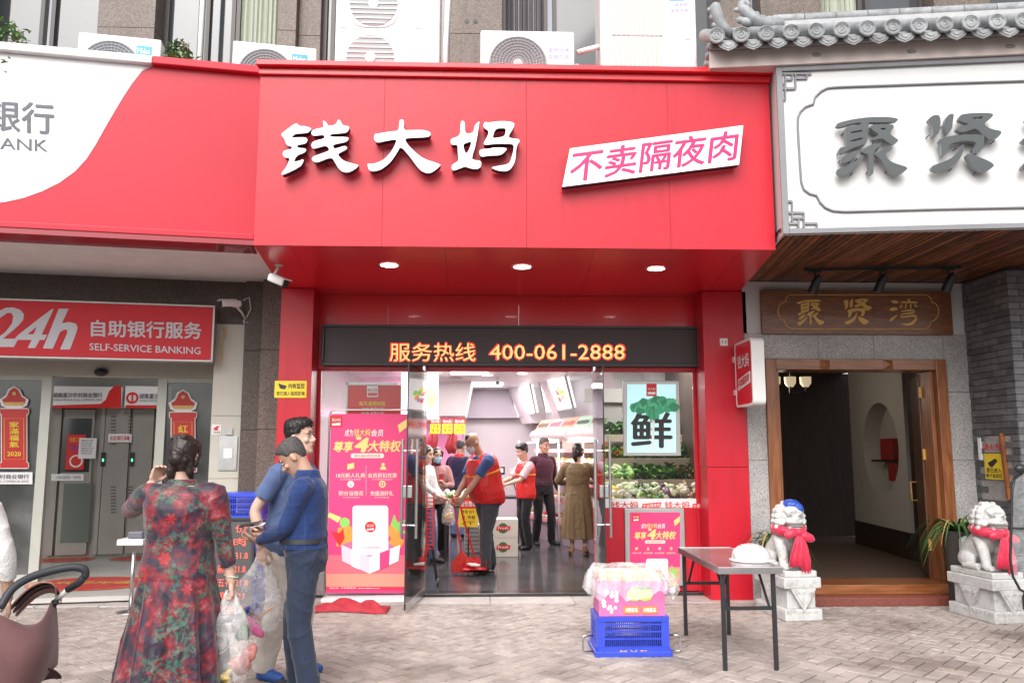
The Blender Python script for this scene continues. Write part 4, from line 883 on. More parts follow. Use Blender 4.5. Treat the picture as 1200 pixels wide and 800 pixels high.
for z in (zA+.15,zB-.15): g.box((xs-.04+.0,8.99,z-.03),(xs+.02,9.07,z+.03))
g.build('bracket', WPLAS, t)
c = PF.px(848,401); g = G(); g.pbox(PF, c[0]-.045,c[1]-.04,c[0]+.045,c[1]+.045,0,.012); o = tag(g.build('power_socket', WPLAS, bevel=.004), 'small white power socket high on the right red pillar', 'socket')
g = G()
for dx in (-.018,.018): g.pbox(PF, c[0]+dx-.004,c[1]-.01,c[0]+dx+.004,c[1]+.015,.012,.014)
g.build('socket_slots', BLACK, o)
# yellow sticker on the left pillar
c = wbox(PF, (322,446,359,466), .001, .006, YEL, 'notice_sticker'); tag(c, 'yellow surveillance sticker on the left red pillar', 'sticker')
g = G(); shape(g, PF, [[(326,449),(336,452),(334,456),(328,455)]], .006,.008); g.build('camera_print', BLKT, c)
text('内有监控', PF, (338,449,357,455), BLKT, c, w=.009, bold=.02); text('您已进入监控区域', PF, (324,458.5,357,463), BLKT, c, w=.009, bold=.02)
# ================================================================ SHOP INTERIOR
FZ = .045
TILE = mat('dark_floor_tile', (.075,.078,.082), .16, var=.35, vs=2.5, rnd=.12, spec=.6)
X0, X1, YB, ZC = -2.2, 3.2, 17.5, 2.87
g = G(); g.box((X0,9.62,-.02),(X1,YB,.038)); fl = structure(g.build('floor', mat('tile_joint', (.03,.03,.03), .8), org=(0,9.6,0)))
tm = None
for i in range(9):
    for j in range(13):
        x, y = X0+i*.6, 9.62+j*.6
        if tm is None:
            g = G(); g.box((0.002,0.002,-.005),(.598,.598,.004)); o = g.build('floor_tile', TILE, fl, bevel=.0015); tm = o; 
            for v_ in o.data.vertices: v_.co += ORG[fl.name]
        else: o = tm.copy(); COL.objects.link(o); o.parent = fl
        o.location = V((x,y,.04+random.uniform(-.0004,.0004))) - ORG[fl.name]
CEIL = mat('ceiling_white', (.72,.70,.71), .35, var=.03)
g = G(); g.box((X0,9.51,ZC),(X1,YB,ZC+.1)); structure(g.build('ceiling', CEIL))
WT = mat('interior_wall', (.68,.64,.66), .3, var=.03)
g = G(); g.box((X0,YB,FZ),(X1,YB+.1,ZC)); structure(g.build('wall', WT))
g = G(); g.box((X0-.1,9.6,FZ),(X0,YB,ZC)); structure(g.build('wall', WT))
g = G(); g.box((X1,9.6,FZ),(X1+.1,YB,ZC)); structure(g.build('wall', WT))
BWp = Pl((0,YB,0))
for i in range(9):   # wall panels of the back wall
    u = -1.6+i*.42; gg = G(); gg.pbox(BWp, u+.003, 1.0, u+.417, 2.3, .0, .012); gg.build('wall_panel', mat('wall_panel_white', (.62,.58,.60), .25, var=.04), bpy.data.objects['wall'] if 0 else None) if 0 else None
LAV = mat('lavender_bulkhead', (.42,.38,.43), .4)
g = G(); g.pbox(BWp, BWp.px(545,480)[0], BWp.px(560,490)[1], BWp.px(606,480)[0], ZC-.002, 0, .25); structure(g.build('bulkhead', LAV))
LC = Pl((0,15.2,0)); g = G(); c0 = LC.px(515,487); c1 = LC.px(553,450); g.add([LC.P(c0[0]-.4,c0[1],0),LC.P(LC.px(545,487)[0],c0[1],0),LC.P(c1[0],ZC-.001,0),LC.P(c0[0]-.4,ZC-.001,0)]+[LC.P(c0[0]-.4,c0[1],-2.2),LC.P(LC.px(545,487)[0],c0[1],-2.2),LC.P(c1[0],ZC-.001,-2.2),LC.P(c0[0]-.4,ZC-.001,-2.2)], [(0,1,2,3),(1,5,6,2),(0,4,5,1),(0,3,7,4)])
structure(g.build('pillar', WT))
# ceiling fittings
LED_P = mat('lit_ceiling_panel', (1,1,1), .5, emit=5, ecol=(1,.96,.96))
def clight(x, y, lb, r=.09):
    p = atZ(x, y, ZC-.002); t = thing('ceiling_light', tuple(p), lb, 'ceiling light'); g = G(); g.lathe([(.001,-.012),(r,-.012)], p, 20); g.build('lamp_face', LED_P, t); g = G(); g.lathe([(r,-.012),(r*1.2,-.008),(r*1.25,0)], p, 20); g.build('rim', WPLAS, t, smooth=True)
clight(571,439,'lit round ceiling light in the shop, nearest the entrance'); clight(528,447,'small lit round ceiling light at left of shop ceiling', .06); clight(612,437,'lit round ceiling light near the slanted light boxes',.08)
p = atZ(534,442,ZC); g = G(); g.lathe([(.001,-.02),(.10,-.02),(.12,0)], p, 20); tag(g.build('ceiling_vent', ALU, smooth=True), 'round grey ceiling vent left of the lit ceiling lights', 'vent')
p = atZ(583,446,ZC-.05); t = thing('security_camera', tuple(p), 'small white security camera hanging from the shop ceiling', 'camera'); g = G(); g.cyl(p+V((0,0,.05)), p+V((0,0,0)), .03, n=12); g.build('mount', WPLAS, t, smooth=True, ang=40); g = G(); g.box(p+V((-.05,-.08,-.08)), p+V((.05,.05,0))); g.build('body', WPLAS, t, bevel=.01); g = G(); g.cyl(p+V((0,-.081,-.04)), p+V((0,-.086,-.04)), .03, n=12); g.build('lens', BLACK, t)
for x, y, e_, c, sz, nm in ((0,11.2,40,(1,.95,.93),1.2,'a'),(-.2,13.4,55,(1,.92,.93),1.4,'b'),(.1,15.9,34,(1,.90,.93),1.2,'c'),(-1.4,15.8,26,(1,.35,.6),.8,'meat'),(2.3,11.0,26,(1,.97,.9),.9,'veg')):
    ld = bpy.data.lights.new('ceiling_lamp', 'AREA'); ld.energy = e_; ld.size = sz; ld.color = c; lo = bpy.data.objects.new('ceiling_lamp', ld); COL.objects.link(lo); lo.location = (x,y,ZC-.03 if nm != 'meat' else 2.3)
    t = thing('ceiling_panel_light', (x,y,ZC), {'a':'lit square panel light just inside the shop entrance','b':'lit square panel light over middle of the shop','c':'lit square panel light at back of shop ceiling','meat':'pink lit panel over the meat counter','veg':'lit square panel light over the vegetable stand'}[nm], 'ceiling light'); 
    g = G(); zz = ZC if nm != 'meat' else 2.36; g.box((x-.3,y-.3,zz-.02),(x+.3,y+.3,zz-.001)); g.build('lamp_face', LED_P if nm != 'meat' else mat('pink_lamp', (1,.3,.6), .5, emit=4, ecol=(1,.3,.6)), t)
# slanted light boxes along the right wall, hood, shelving
IR = Pl((.77,17.5,0), math.degrees(math.atan2(-1,.29)))
def ru(Y): return (17.5-Y)*math.sqrt(1+.29**2)
g = G(); g.pbox(IR, ru(17.5), 2.15, ru(12.2), ZC-.002, -1.2, -.25); structure(g.build('bulkhead', WT))
g = G()
for a, b in ((17.2,16.6),(15.4,15.1),(13.2,12.5)): 
    g = G(); u0, u1 = ru(a), ru(b); vs = [IR.P(u0,2.15,.02),IR.P(u1,2.15,.02),IR.P(u1,ZC-.003,.32),IR.P(u0,ZC-.003,.32),IR.P(u0,2.15,-.3),IR.P(u1,2.15,-.3),IR.P(u1,ZC-.003,-.3),IR.P(u0,ZC-.003,-.3)]; g.add(vs, [(0,1,2,3),(1,5,6,2),(4,0,3,7),(4,5,1,0)]); structure(g.build('bulkhead', WT))
SCR = mat('lit_light_box', (.8,.8,.8), .4, emit=.8, ecol=(1,.98,.98))
def slant_box(c, lb, pic):
    pts = [(c[0],c[1]),(c[2],c[3]),(c[4],c[5]),(c[6],c[7])]     # px tl,tr,br,bl; lean outwards at top
    q = []
    for i, (x, y) in enumerate(pts):
        w = .30 if i < 2 else .06; u, v = IR.px(x, y, w); q.append(IR.P(u, v, w))
    n = (q[1]-q[0]).cross(q[3]-q[0]).normalized(); n = n if n.dot(CO-q[0]) > 0 else -n
    t = thing('light_box', tuple(q[3]), lb, 'light box', 'slanted light boxes in the shop'); g = G(); g.add([p for p in q]+[p-n*.06 for p in q], [(0,3,2,1),(4,5,6,7),(0,1,5,4),(1,2,6,5),(2,3,7,6),(3,0,4,7)]); g.build('screen', SCR, t)
    g = G()
    for i in range(4): g.bar(q[i]+n*.002, q[(i+1)%4]+n*.002, .03, .03)
    g.build('frame', ALU, t)
    for k, (s_, t_, r, col) in enumerate(pic):
        p = q[3].lerp(q[2], s_).lerp(q[0].lerp(q[1], s_), t_)+n*(.004+.0005*k); ax = (q[1]-q[0]).normalized(); ay = n.cross(ax); g = G()
        g.add([p]+[p+ax*(r*math.cos(2*PI*j/12))+ay*(r*.9*math.sin(2*PI*j/12)) for j in range(12)], [(0,j+1,(j+1)%12+1) for j in range(12)]); g.build('printed_picture', mat('lit_'+col, {'green':(.35,.75,.12),'yellow':(.95,.85,.2),'red':(.85,.12,.1),'orange':(.95,.4,.1),'purple':(.4,.35,.6),'pale':(.8,.85,.9)}[col], .4, emit=.7), t)
slant_box((598,455,621,449,628,484,605,490), 'farther slanted light box with a small blue sprig', [(.45,.75,.05,'purple'),(.4,.6,.04,'purple'),(.3,.35,.03,'pale')])
slant_box((632,446,661,434,672,478,640,484), 'nearer slanted light box with a picture of mixed fruit', [(.62,.42,.07,'red'),(.7,.5,.06,'green'),(.75,.36,.06,'orange'),(.66,.6,.06,'yellow'),(.58,.52,.05,'red'),(.8,.48,.06,'green'),(.7,.3,.05,'purple'),(.62,.3,.06,'red')])
# left light box with greens
LB = Pl((0,13.9,0), 12); t = thing('light_box', tuple(LB.P(-1.1,2.2,0)), 'light box with green vegetables at left of the shop', 'light box'); g = G(); a = LB.px(470,487); b = LB.px(514,433); g.pbox(LB, a[0],a[1],b[0],b[1],-.08,0); g.build('screen', SCR, t)
for k in range(9):
    c = LB.px(505+random.uniform(-5,4), 464+random.uniform(-8,8), .004); g = G(); g.prism([circ(c[0],c[1],random.uniform(.04,.09),9)], LB, .002+.001*k,.002+.001*k); g.build('printed_picture', mat('lit_green',(.35,.75,.12)), t)
g = G(); g.pbox(LB, a[0]-1,a[1]-.06,b[0]+.02,a[1],-.1,.03); g.build('frame', ALU, t)
# menu band and rounded hood above the shelves
MB = [mat('menu_orange', (.75,.35,.22), .5), mat('menu_pink', (.75,.40,.36), .5), mat('menu_green', (.40,.62,.45), .5)]
t = thing('price_board', tuple(IR.P(3,2,.1)), 'long tilted board of coloured price panels over the fruit shelves', 'board')
ys = [15.8,15.2,14.6,14.0,13.4,12.8,12.2]
for k, (a, b) in enumerate(zip(ys, ys[1:])):
    g = G(); u0, u1 = ru(a)+.01, ru(b)-.01; vs = [IR.P(u0,1.98,.27),IR.P(u1,1.98,.27),IR.P(u1,2.17,.13),IR.P(u0,2.17,.13),IR.P(u0,1.98,.25),IR.P(u1,1.98,.25),IR.P(u1,2.17,.11),IR.P(u0,2.17,.11)]; g.add(vs, [(0,1,2,3),(7,6,5,4),(1,5,6,2),(4,0,3,7)]); o = g.build('price_panel', MB[2] if k > 2 else MB[k%2], t)
    g = G(); 
    for m in range(5):
        uu = u0+(u1-u0)*(m+.6)/6; hh_ = random.uniform(.05,.09); g.add([IR.P(uu,2.07-hh_/2,.27-.14*(.09-hh_/2)/.19+.006),IR.P(uu+.07,2.07-hh_/2,.27-.14*(.09-hh_/2)/.19+.006),IR.P(uu+.07,2.07+hh_/2,.27-.14*(.09+hh_/2)/.19+.006),IR.P(uu,2.07+hh_/2,.27-.14*(.09+hh_/2)/.19+.006)],[(0,1,2,3)])
    g.build('printed_text', [BLKT,PINKT,REDT][k%3], o)
HOOD = mat('hood_cream', (.72,.62,.62), .35, var=.05)
t = thing('shelf_canopy', tuple(IR.P(3,1.8,.1)), 'long rounded cream canopy over the lit fruit shelves', 'canopy')
for a, b in ((15.8,14.1),(14.07,12.3)):
    g = G(); rings = []
    for yy in (a, a-.03, b+.03, b):
        s_ = .93 if yy in (a, b) else 1; rings.append([IR.P(ru(yy), 1.88+.115*s_*math.sin(2*PI*j/20), .2+.18*s_*math.cos(2*PI*j/20)) for j in range(20)])
    g.loft(rings); g.build('canopy_section', HOOD, t, smooth=True, ang=50)
SHM = mat('shelf_white', (.62,.55,.52), .4); PKL = mat('pink_price_rail', (.80,.30,.32), .4)
sh = thing('fruit_shelf', tuple(IR.P(3.5,FZ,0)), 'long lit fruit shelving with pink price rails along the right wall', 'shelf')
g = G(); g.pbox(IR, ru(16.2), FZ, ru(12.2), 1.8, -.5, -.46); g.build('back_panel', mat('shelf_back', (.72,.60,.50), .5), sh)
for z, w in ((.42,.42),(.78,.34),(1.08,.28),(1.38,.2),(1.62,.12)):
    g = G(); g.pbox(IR, ru(16.2), z-.03, ru(12.2), z, -.46, w); g.build('shelf', SHM, sh, bevel=.003)
    g = G(); g.pbox(IR, ru(16.2), z-.05, ru(12.2), z+.012, w+.001, w+.015); g.build('price_rail', PKL, sh)
g = G(); g.pbox(IR, ru(16.2), FZ, ru(12.2), .36, -.4, .38); g.build('base', mat('shelf_base_pink', (.45,.36,.42), .35), sh)
for yy in (16.2,15.2,14.2,13.2,12.25):
    g = G(); g.cyl(IR.P(ru(yy),FZ,.44), IR.P(ru(yy),1.8,.44), .018, n=10); g.build('post', WPLAS, sh, smooth=True)
g = G(); g.pbox(IR, ru(13.6), 1.64, ru(12.3), 1.78, .05, .07); tag(g.build('orange_banner', mat('orange_print', (.85,.16,.02), .5)), 'plain orange banner strip under the cream canopy', 'banner')
for Yl in (15.4,13.4):
    ld = bpy.data.lights.new('shelf_lamp', 'AREA'); ld.energy = 7; ld.shape = 'RECTANGLE'; ld.size = 1.6; ld.size_y = .1; ld.color = (1,.86,.78)
    lo = bpy.data.objects.new('shelf_lamp', ld); COL.objects.link(lo); lo.location = IR.P(ru(Yl),1.74,.3); lo.rotation_euler = (0,0,math.atan2(-1,.29))
    g = G(); g.pbox(IR, ru(Yl)-.7,1.745,ru(Yl)+.7,1.765,.27,.33); g.build('lamp_tube', LED_P, t)
PK = [mat('fruit_'+n_, c, .4, var=.35, vs=30) for n_, c in (('yellow',(.75,.55,.12)),('orange',(.75,.28,.05)),('green',(.22,.42,.08)),('cream',(.7,.62,.45)),('red',(.55,.05,.04)),('brown',(.28,.15,.07)),('leaf',(.05,.16,.03)),('darkleaf',(.025,.08,.02)),('pale',(.55,.62,.35)),('carrot',(.7,.25,.05)),('purple',(.12,.03,.10)),('white',(.72,.70,.62)))]
fp = 0
for z, w in ((.42,.30),(.78,.24),(1.08,.18),(1.38,.1)):
    y = 15.9
    while y > 12.5:
        g = G(); c = IR.P(ru(y), z+.03, w-.02); M = Matrix.Rotation(math.atan2(-1,.29),3,'Z')
        g.box((-.07,-.09,-.03),(.07,.09,.0), Matrix.Translation(c)@M.to_4x4()@Matrix.Rotation(-.35,4,'X'))
        for k in range(5): g.ell(c+M@V((random.uniform(-.05,.05),random.uniform(-.05,.06),.03)), random.uniform(.025,.045), 7, 5, m=1)
        fi = random.choice((0,1,3,4,2)); o = g.build('fruit_pack', [WPLAS, PK[fi]], smooth=False); nth = int(round((15.9-y)/.24)); tag(o, 'small tray of %s fruit, %s from the far end, %s pink-railed shelf' % ({0:'yellow',1:'orange',3:'cream',4:'red',2:'green'}[fi], ['first','second','third','fourth','fifth','sixth','seventh','eighth','ninth','tenth','eleventh','twelfth','thirteenth','fourteenth','fifteenth','sixteenth'][min(nth,15)], {.42:'lowest',.78:'second lowest',1.08:'third',1.38:'topmost'}[z]), 'fruit pack', 'fruit trays on the lit shelves'); y -= .24; fp += 1
# vegetable stand behind the right window
VX0, VX1 = 1.78, 3.15
vs_ = thing('vegetable_stand', (2.1,10.8,FZ), 'stepped vegetable stand seen through the right shop window', 'display stand')
tiers = [(10.35,1.03,.5),(10.85,1.24,.45),(11.3,1.50,.42),(11.7,1.82,.4)]
VWD = mat('stand_wood', (.34,.25,.18), .5, var=.2, vs=6)
for y, z, d_ in tiers:
    VX0 = atY(706,560,y).x
    g = G(); vs = [(VX0,y-.28,z-.06),(VX1,y-.28,z-.06),(VX1,y+.25,z+.08),(VX0,y+.25,z+.08)]; vs += [(a,b,c-.04) for a,b,c in vs]; g.add(vs,[(0,1,2,3),(7,6,5,4),(0,4,5,1),(1,5,6,2),(2,6,7,3),(3,7,4,0)]); g.build('shelf', VWD, vs_)
    g = G(); g.box((VX0,y-.31,z-.1),(VX1,y-.285,z-.0)); g.build('front_rail', mat('rail_greige',(.42,.36,.30),.4), vs_, bevel=.003)
g = G(); g.box((VX0,12.1,FZ),(VX1,12.15,2.5)); g.box((VX0,10.1,FZ),(VX1,10.12,.85)); g.build('side_panel', mat('stand_back', (.30,.29,.28), .4), vs_)
def pile(name, lb, x0, x1, y, z, mats, n, r, leaf=False, el=1.):
    g = G()
    for _ in range(n):
        c = V((random.uniform(x0,x1), y+random.uniform(-.22,.2), 0)); c.z = z + (c.y-y)*.25 + random.uniform(0,.10) + .02
        m = random.randrange(len(mats)); rr = random.uniform(.7,1.25)*r
        M = Matrix.Rotation(random.uniform(0,6.28),3,'Z') @ Matrix.Rotation(random.uniform(-.6,.6),3,'Y')
        if leaf:
            for q in range(3):
                M = Matrix.Rotation(random.uniform(0,6.28),3,'Z') @ Matrix.Rotation(random.uniform(-1.3,.3),3,'Y'); d = rr*2
                g.add([c+M@V(p) for p in ((0,0,0),(d*.5,d*.28,.02),(d,0,-.03),(d*.5,-d*.28,.02))], [(0,1,2),(0,2,3)], m)
        else: g.ell(c, (rr*el, rr, rr), 7, 5, M, m)
    o = g.build(name, mats, smooth=not leaf); return tag(o, lb, 'vegetables', kind='stuff')
L_ = PK
def seg(px0, px1, Y): return atY(px0,560,Y).x, atY(px1,560,Y).x
for (a,b,ti,mm,n,r,lf,el,lb) in ((708,738,0,(8,11,0),70,.035,0,1.5,'pale cabbages and onions at front left of stand'),(738,775,0,(2,8,11,6),90,.03,0,2.2,'green and white gourds in the middle of front tier'),(772,790,0,(10,3,8),40,.035,0,2.2,'dark purple eggplants on the front tier'),(788,835,0,(3,11,5),90,.035,0,1.3,'pale potatoes and roots at front right of stand'),
    (708,745,1,(2,6,8),60,.035,0,2.4,'green cucumbers on the second tier'),(745,790,1,(6,7,2),150,.05,1,1,'leafy greens lying on the second tier'),(788,840,1,(7,6,5),150,.05,1,1,'dark leaf lettuce with red edges on second tier'),
    (706,745,2,(6,2,9),90,.05,1,1,'herbs and chives on the third tier'),(745,840,2,(6,7,6,2),420,.06,1,1,'big heap of dark leafy greens on the third tier'),(708,745,3,(6,7),90,.06,1,1,'leafy bundles on the top tier left'),(780,840,3,(7,10,6),120,.06,1,1,'dark bundles on the top tier right')):
    x0, x1 = seg(a, b, tiers[ti][0]); pile('vegetables', lb, x0, x1, tiers[ti][0], tiers[ti][1], [L_[i] for i in mm], n, r, lf, el)
g = G(); c = atY(770,432,11.9)
g.box((1.5,12.0,2.3),(3.0,12.08,2.5)); tag(g.build('wall_board', mat('wall_board_grey', (.35,.34,.33), .5)), 'grey board high on the wall behind vegetable stand', 'board')
# table, crates, cartons in the middle
tb = thing('produce_table', tuple(atZ(548,655,FZ)), 'black-legged table heaped with bagged produce in the shop', 'table')
tp = .82; TY = 12.3; xa = atY(519,600,TY).x; xb = atY(568,600,TY).x; g = G(); g.box((xa,TY-.25,tp-.03),(xb,TY+.6,tp)); g.build('table_top', DARK, tb, bevel=.004)
for x in (xa+.05,xb-.05):
    for y in (TY-.2,TY+.55): g = G(); g.box((x-.02,y-.02,FZ),(x+.02,y+.02,tp-.03)); g.build('leg', BLACK, tb)
bs = thing('green_basket', (xa+.3,TY,tp), 'shallow green plastic basket of produce on black-legged table', 'basket'); g = G()
GB = mat('basket_green', (.12,.35,.12), .5)
for z in (.0,.035,.07): 
    for s_ in ((xa+.02,TY-.2,xa+.5,TY-.19),(xa+.02,TY+.2,xa+.5,TY+.21),(xa+.02,TY-.2,xa+.03,TY+.2),(xa+.5,TY-.2,xa+.51,TY+.2)): g.box((s_[0],s_[1],tp+z),(s_[2],s_[3],tp+z+.02))
g.build('wall_slats', GB, bs)
pile('vegetables','mixed greens and white bags heaped in green basket', xa+.05, xb-.1, TY, tp+.06, [PK[6],WPLAS,PK[11],PK[2]], 60, .04, False, 1.3)
def poster_sheet(pl, c, w, lb, base, head, rows, cat='poster', grp=None):
    o = tag(wbox(pl, c, w-.004, w, base, 'price_poster', bevel=0), lb, cat, grp); x0,y0,x1,y1 = c
    flat(pl, (x0,y0,x1,y0+(y1-y0)*.36), w+.003, REDT, o, 'head_panel'); text(head, pl, (x0+(x1-x0)*.1,y0+(y1-y0)*.1,x1-(x1-x0)*.1,y0+(y1-y0)*.3), WHT, o, w=w+.006, bold=.03)
    for i, r_ in enumerate(rows): yy = y0+(y1-y0)*(.42+.55*i/len(rows)); text(r_, pl, (x0+(x1-x0)*.15,yy,x1-(x1-x0)*.15,yy+(y1-y0)*.38/len(rows)), BLKT, o, w=w+.004, bold=.0)
    return o
HP = Pl((0,14.6,0))
for k, (a, b) in enumerate(((504,516),(518,530),(532,545))): poster_sheet(HP, (a,490,b,508), 0, ['left yellow and red price poster hung over meat counter','middle yellow and red price poster hung over meat counter','right yellow and red price poster hung over meat counter'][k], YEL, '钱大妈', ['12.8','9.9'], grp='hanging price posters')
SP1 = Pl((0,11.95,0)); poster_sheet(SP1, (538,583,560,617), 0, 'yellow and red handwritten price sign leaning at table edge', YEL, '店长推荐', ['特价','3.98','斤'])
g = G(); g.bar(SP1.P(*SP1.px(549,617)), V((SP1.px(549,617)[0],11.97,FZ)), .02); tag(g.build('sign_post', BLACK), 'thin black post holding the yellow price sign', 'post')
KP = Pl((0,12.55,0))
def carton(c, lb, z):
    a = KP.px(c[0],c[3]); b = KP.px(c[2],c[1]); t = thing('carton', (0.5*(a[0]+b[0]),12.7,z), lb, 'box', 'white fruit cartons'); g = G(); g.pbox(KP, a[0],z,b[0],z+.27,-.4,0); g.build('box', mat('carton_white', (.66,.62,.55), .6), t, bevel=.004)
    g = G(); cx, cz = a[0]*.55+b[0]*.45, z+.14; g.prism([circ(cx,cz,.075,18)], KP, 0, .003); g.build('round_logo', mat('logo_dark_green',(.06,.16,.05),.5), t)
    g = G(); g.prism([[(cx-.1,cz-.03),(cx+.1,cz-.03),(cx+.11,cz+.03),(cx-.09,cz+.03)]], KP, .003,.006); g.build('logo_band', REDT, t); text('Fresh', KP, (cx-.07,cz-.015,cx+.08,cz+.02), WHT, t, w=.008, uv=True, bold=.02)
    return t
carton((575,632,607,653), 'lower white fruit carton with round red and green emblem', FZ); carton((575,612,607,632), 'upper white fruit carton with round red and green emblem', FZ+.275)
t = thing('white_crate', tuple(atZ(553,648,FZ)), 'white slatted plastic crate on the floor beside sweeping man', 'crate'); p = atZ(553,648,FZ); g = G()
for k in range(7): g.box(p+V((-.12,0,.02+k*.06)), p+V((.12,.3,.055+k*.06)))
g.build('slats', WPLAS, t)
g = G(); g.box(p+V((-.11,.01,.0)), p+V((.11,.29,.43))); g.build('liner', mat('crate_liner',(.45,.45,.46),.5), t)
# counter and till
cY = 14.4; g = G(); c0 = atY(585,575,cY).x; c1 = atY(609,575,cY).x; tl = thing('counter', ((c0+c1)/2,cY,FZ), 'low black scale counter behind the sweeping man', 'counter'); g.box((c0-.3,cY,.78),(c1,cY+.5,.82)); g.build('counter_top', DARK, tl); 
for x in (c0-.25,c1-.05): g = G(); g.box((x,cY+.02,FZ),(x+.04,cY+.06,.78)); g.build('leg', BLACK, tl)
p = atY(587,556,cY+.1); t = thing('scale_display', tuple(p), 'small dark scale display on a stalk on the counter', 'scale'); g = G(); g.box(p+V((-.09,0,.0)), p+V((.07,.03,.14))); g.build('screen_case', BLACK, t, bevel=.008); g = G(); g.box(p+V((-.06,-.004,.04)), p+V((.04,-.001,.11))); g.build('screen', mat('pale_screen',(.5,.6,.65),.3,emit=.5), t); g = G(); g.cyl(V((p.x,p.y+.02,.82)), p+V((0,.02,.0)), .015, n=8); g.build('stalk', BLACK, t)
c = BWp.px(600,552); g = G(); g.pbox(BWp, c[0]-.06,c[1]-.06,c[0]+.06,c[1]+.06,0,.02); so = tag(g.build('wall_socket', WPLAS, bevel=.004), 'white socket with a black cable on the back shop wall', 'socket')
g = G(); g.tube([BWp.P(c[0],c[1],.04),BWp.P(c[0]+.02,c[1]-.2,.04),BWp.P(c[0]+.12,c[1]-.5,.04),BWp.P(c[0]+.14,c[1]-.8,.05)], .012, 6); g.build('cable', BLACK, so)
# meat counter, pink wall and hanging meat at the left
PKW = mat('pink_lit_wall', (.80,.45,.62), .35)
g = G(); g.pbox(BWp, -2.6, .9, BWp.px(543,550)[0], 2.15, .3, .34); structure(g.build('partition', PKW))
g = G(); g.pbox(BWp, BWp.px(543,550)[0], FZ, BWp.px(545,550)[0], 2.2, .3, .38); tag(g.build('partition_post', ALU), 'thin metal post at the edge of pink meat wall', 'post')
mc = thing('meat_counter', (-1.3,14.6,FZ), 'pale meat counter with pink glow at left of the shop', 'counter'); g = G(); g.box((-2.4,14.4,FZ),(-.95,15.2,.95)); g.build('base', SHM, mc, bevel=.01); g = G(); g.box((-2.4,14.38,.955),(-.95,15.2,1.0)); g.build('counter_top', STEEL, mc, bevel=.004)
MEAT = mat('raw_meat', (.5,.06,.07), .35, var=.4, vs=14)
for k, x in enumerate((504,509,527,532)):
    p = atY(x, 505, 15.7); t = thing('hanging_meat', tuple(p), ['leftmost cut of red meat hanging over pink counter','second cut of red meat from the left over pink counter','third cut of red meat from the left over pink counter','rightmost cut of red meat hanging over pink counter'][k], 'meat', 'hanging meat'); g = G(); g.tube([p+V((0,0,.15)),p+V((0,0,.0))], .008, 6); g.build('hook', STEEL, t)
    g = G(); g.tube([p+V((0,0,.0)),p+V((.02,0,-.12)),p+V((-.02,0,-.3)),p+V((.01,0,-.42))], [.02,.06,.075,.03], 10); g.build('cut', MEAT, t, smooth=True)
g = G(); g.tube([atY(490,498,15.7),atY(540,498,15.7)], .012, 6); tag(g.build('meat_rail', STEEL), 'thin steel rail holding the hanging meat', 'rail')
# hours board behind left glass
HB = Pl((0,9.55,0)); ob = tag(wbox(HB, (406,451,467,640), -.02, 0, REDT, 'hours_board', bevel=0), 'red board with opening clearance times behind left glass', 'sign'); 
g = G(); 
for q in ((403,448,406,643),(467,448,470,643),(406,448,467,451)): a = HB.px(q[0],q[3]); b = HB.px(q[2],q[1]); g.pbox(HB, a[0],a[1],b[0],b[1],-.03,.01)
g.build('frame', ALU, ob)
flat(HB, (430,452,443,465), .004, WHT, ob, 'logo_square'); text('钱大妈', HB, (431,455,442,459), REDT, ob, w=.008, bold=.02); flat(HB, (431,460,442,463.5), .007, REDT, ob, 'logo_tab')
text('每天清货时间', HB, (421,470,451,475.5), YEL, ob, w=.006, bold=.03); text('19:00 全场九折', HB, (424,477,450,480.5), WHT, ob, w=.006, bold=.01); text('19:30 全场八折', HB, (424,482,450,485.5), WHT, ob, w=.006, bold=.01)
